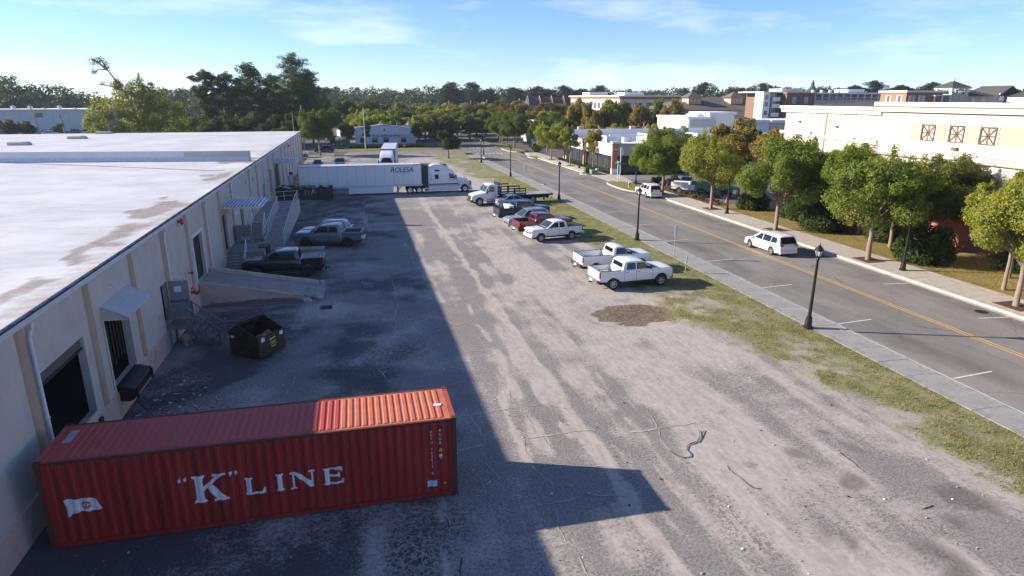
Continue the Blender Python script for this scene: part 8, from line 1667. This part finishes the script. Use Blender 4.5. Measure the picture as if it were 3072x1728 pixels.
t = pole(-101.4,271.2,7.4,.3,'short leaning utility pole by the far parked cars'); t.rotation_euler = (0,-.10,0); mb = MB(); mb.box(-.4,-.2,6.2,-.1,.2,7.0,M_POST); mb.build('transformer', t)
for (x,y,h) in ((58.4,150,9.5),(69,152,9.2),(80.5,150,9.6),(52,160,8.6)): pole(x,y,h-1,.09,'slim parking-lot light pole beyond the corner store',m=M_LAMP,name='light_pole',cat='light pole')['group'] = 'parking-lot light poles'
mb = MB(); mb.tube([(13.0,20.9,.03),(12.5,20.3,.03),(12.1,20.1,.025),(11.8,20.0,.03),(11.6,19.7,.025),(11.6,19.4,.03),(11.5,19.2,.025),(11.2,19.2,.03),(11.0,19.5,.025),(10.9,19.8,.03)], .015, P('green_hose',(.045,.085,.07),.6), 7); mb.tube([(12.8,20.95,.03),(12.6,20.5,.04),(12.3,20.15,.05),(11.9,20.05,.05)], .012, P('green_hose',(.045,.085,.07),.6), 6)
tag(mb.build('garden_hose'), 'dark green rope-like hose curled on the dusty asphalt', 'hose')
for k, (x,y,rz,lb) in enumerate(((27.2-7,69.9,.5,''),)): pass
for (x,y,lb) in ((24.3,80.0,'short dark stake leaning in the grass behind the flatbed truck'),(21.8,123,'dark stake leaning in the grass at the far verge')):
    mb = MB(); mb.tube([(0,0,0),(.25,.1,.75)], .03, M_TRIM, 6); tag(mb.build('leaning_stake', None, (x,y,0)), lb, 'stake')
# litter and debris by the near wall
mb = MB(); lr = random.Random(3)
for k in range(150):
    a = lr.uniform(0,6.28); x = lr.gauss(-8.4,1.0); y = lr.gauss(28.6,1.3); L_ = lr.uniform(.02,.12)
    if -10.15 < x < -5.8 and y > 21.6: mb.obox((x,y,.015),(L_*math.cos(a),L_*math.sin(a),0),(-.02*math.sin(a),.02*math.cos(a),0),(0,0,.01),lr.choice([M_WOODG,M_WOODB,M_PAPER,M_WOODB,M_BLKRUB]))
tag(mb.build('debris'), 'scattered twigs and litter below the dock doors', 'debris', kind='stuff')
mb = MB()
for k in range(420):
    x = lr.uniform(-10,20); y = 12.5+(lr.random()**1.6)*50; s = lr.uniform(.012,.035); a = lr.uniform(0,6.28); mb.obox((x,y,.012),(s*math.cos(a),s*math.sin(a),0),(-s*.7*math.sin(a),s*.7*math.cos(a),0),(0,0,s*.5),lr.choice([M_CONC,M_BLKRUB,M_SAND,M_PAPER,M_WOODB,M_CONC]))
tag(mb.build('loose_stones'), 'loose stones and bits of litter on the yard', 'stones', kind='stuff')
# far parked cars beside the pale warehouse and odd cars beyond the street
cc = [paint('car_dark',(.03,.035,.045)), paint('car_blue',(.03,.05,.12)), paint('car_white',(.7,.7,.7)), paint('car_silver',(.38,.4,.42),.3,.5)]
lst = [(-118.5,268,.2,0,'dark'),(-115.5,270,.2,3,'silver'),(-112,272,.2,1,'blue'),(-108.5,276,.2,0,'second dark'),(-104.5,267,.0,2,'white'),(-100.5,280,.1,0,'third dark'),(-97.5,286,.1,2,'second white'),(-95,276,.1,1,'second blue')]
for (x,y,a,ci,nm) in lst: suv(nm+' car parked in the far row by the pale warehouse', cc[ci], (x,y,0), a, simple=True, group='cars parked by the far warehouse')
pickup('silver pickup parked beyond the far street trees', SV, (51.5,176,0), .1); suv('small pale car parked beyond the far crossing', cc[2], (-6,214,0), .4, simple=True)
t = thing('work_truck', 'white work truck with red load beyond the small tree', 'truck', (-3.5,228,0), -1.3); mb = MB(); mb.box(-2.6,-1.1,.7,2.0,1.1,2.6,M_WREN); mb.build('box', t); mb = MB(); mb.prism([(2.01,.7),(3.6,.7),(3.6,1.5),(3.0,2.4),(2.01,2.4)], -1.0, 1.0, M_WREN, 'y'); mb.build('cab', t)
for x in (-1.8,2.8):
    for s in (1,-1): add_wheel(t, x, s*.95, .45, .3, M_RIM, 0)
t = thing('compact_tractor', 'green compact machine with canopy left of the brewhouse', 'machine', (-4.1,192,0), .2); mb = MB(); mb.box(-.9,-.5,.5,.9,.5,1.3,GR); mb.build('body', t); mb = MB(); mb.box(-2.4,-.55,.4,-.95,.55,2.5,M_TRIM); mb.build('cab', t); mb = MB(); mb.box(.95,-.8,.4,3.0,.8,1.7,GR); mb.build('bin', t)
for x in (-1.5,.6):
    for s in (1,-1): add_wheel(t, x, s*.6, .45, .28, M_RIM, 0)
# ------------------------------------------------------------------ the air: faint haze over the far town
hm = bpy.data.materials.new('haze_air'); hm.use_nodes = True; ht = hm.node_tree; ht.nodes.clear()
ho = ht.nodes.new('ShaderNodeOutputMaterial'); hv_ = ht.nodes.new('ShaderNodeVolumePrincipled'); hv_.inputs['Color'].default_value = (.80,.88,1.0,1); hv_.inputs['Density'].default_value = .00013; hv_.inputs['Anisotropy'].default_value = .3
ht.links.new(hv_.outputs[0], ho.inputs['Volume'])
mb = MB(); mb.box(-700,-60,-1.4,900,760,32,hm); tag(mb.build('haze'), 'thin bluish air over the whole place', 'haze', kind='stuff')
# ------------------------------------------------------------------ look-alikes get a label that tells their place in the row
ORD = ['first','second','third','fourth','fifth','sixth','seventh','eighth','ninth','tenth','eleventh','twelfth','thirteenth','fourteenth','fifteenth','sixteenth','seventeenth','eighteenth','nineteenth','twentieth','twenty-first','twenty-second','twenty-third']
by = {}
for o in SC.objects:
    if o.parent is None and o.get('label'): by.setdefault(o['label'], []).append(o)
for lb, os_ in by.items():
    if len(os_) < 2: continue
    os_.sort(key=lambda o: math.atan2(o.location.x, o.location.y))
    for k, o in enumerate(os_): o['label'] = lb + ', ' + (ORD[k] if k < len(os_)-1 or k == 0 else 'last') + ' from the left'
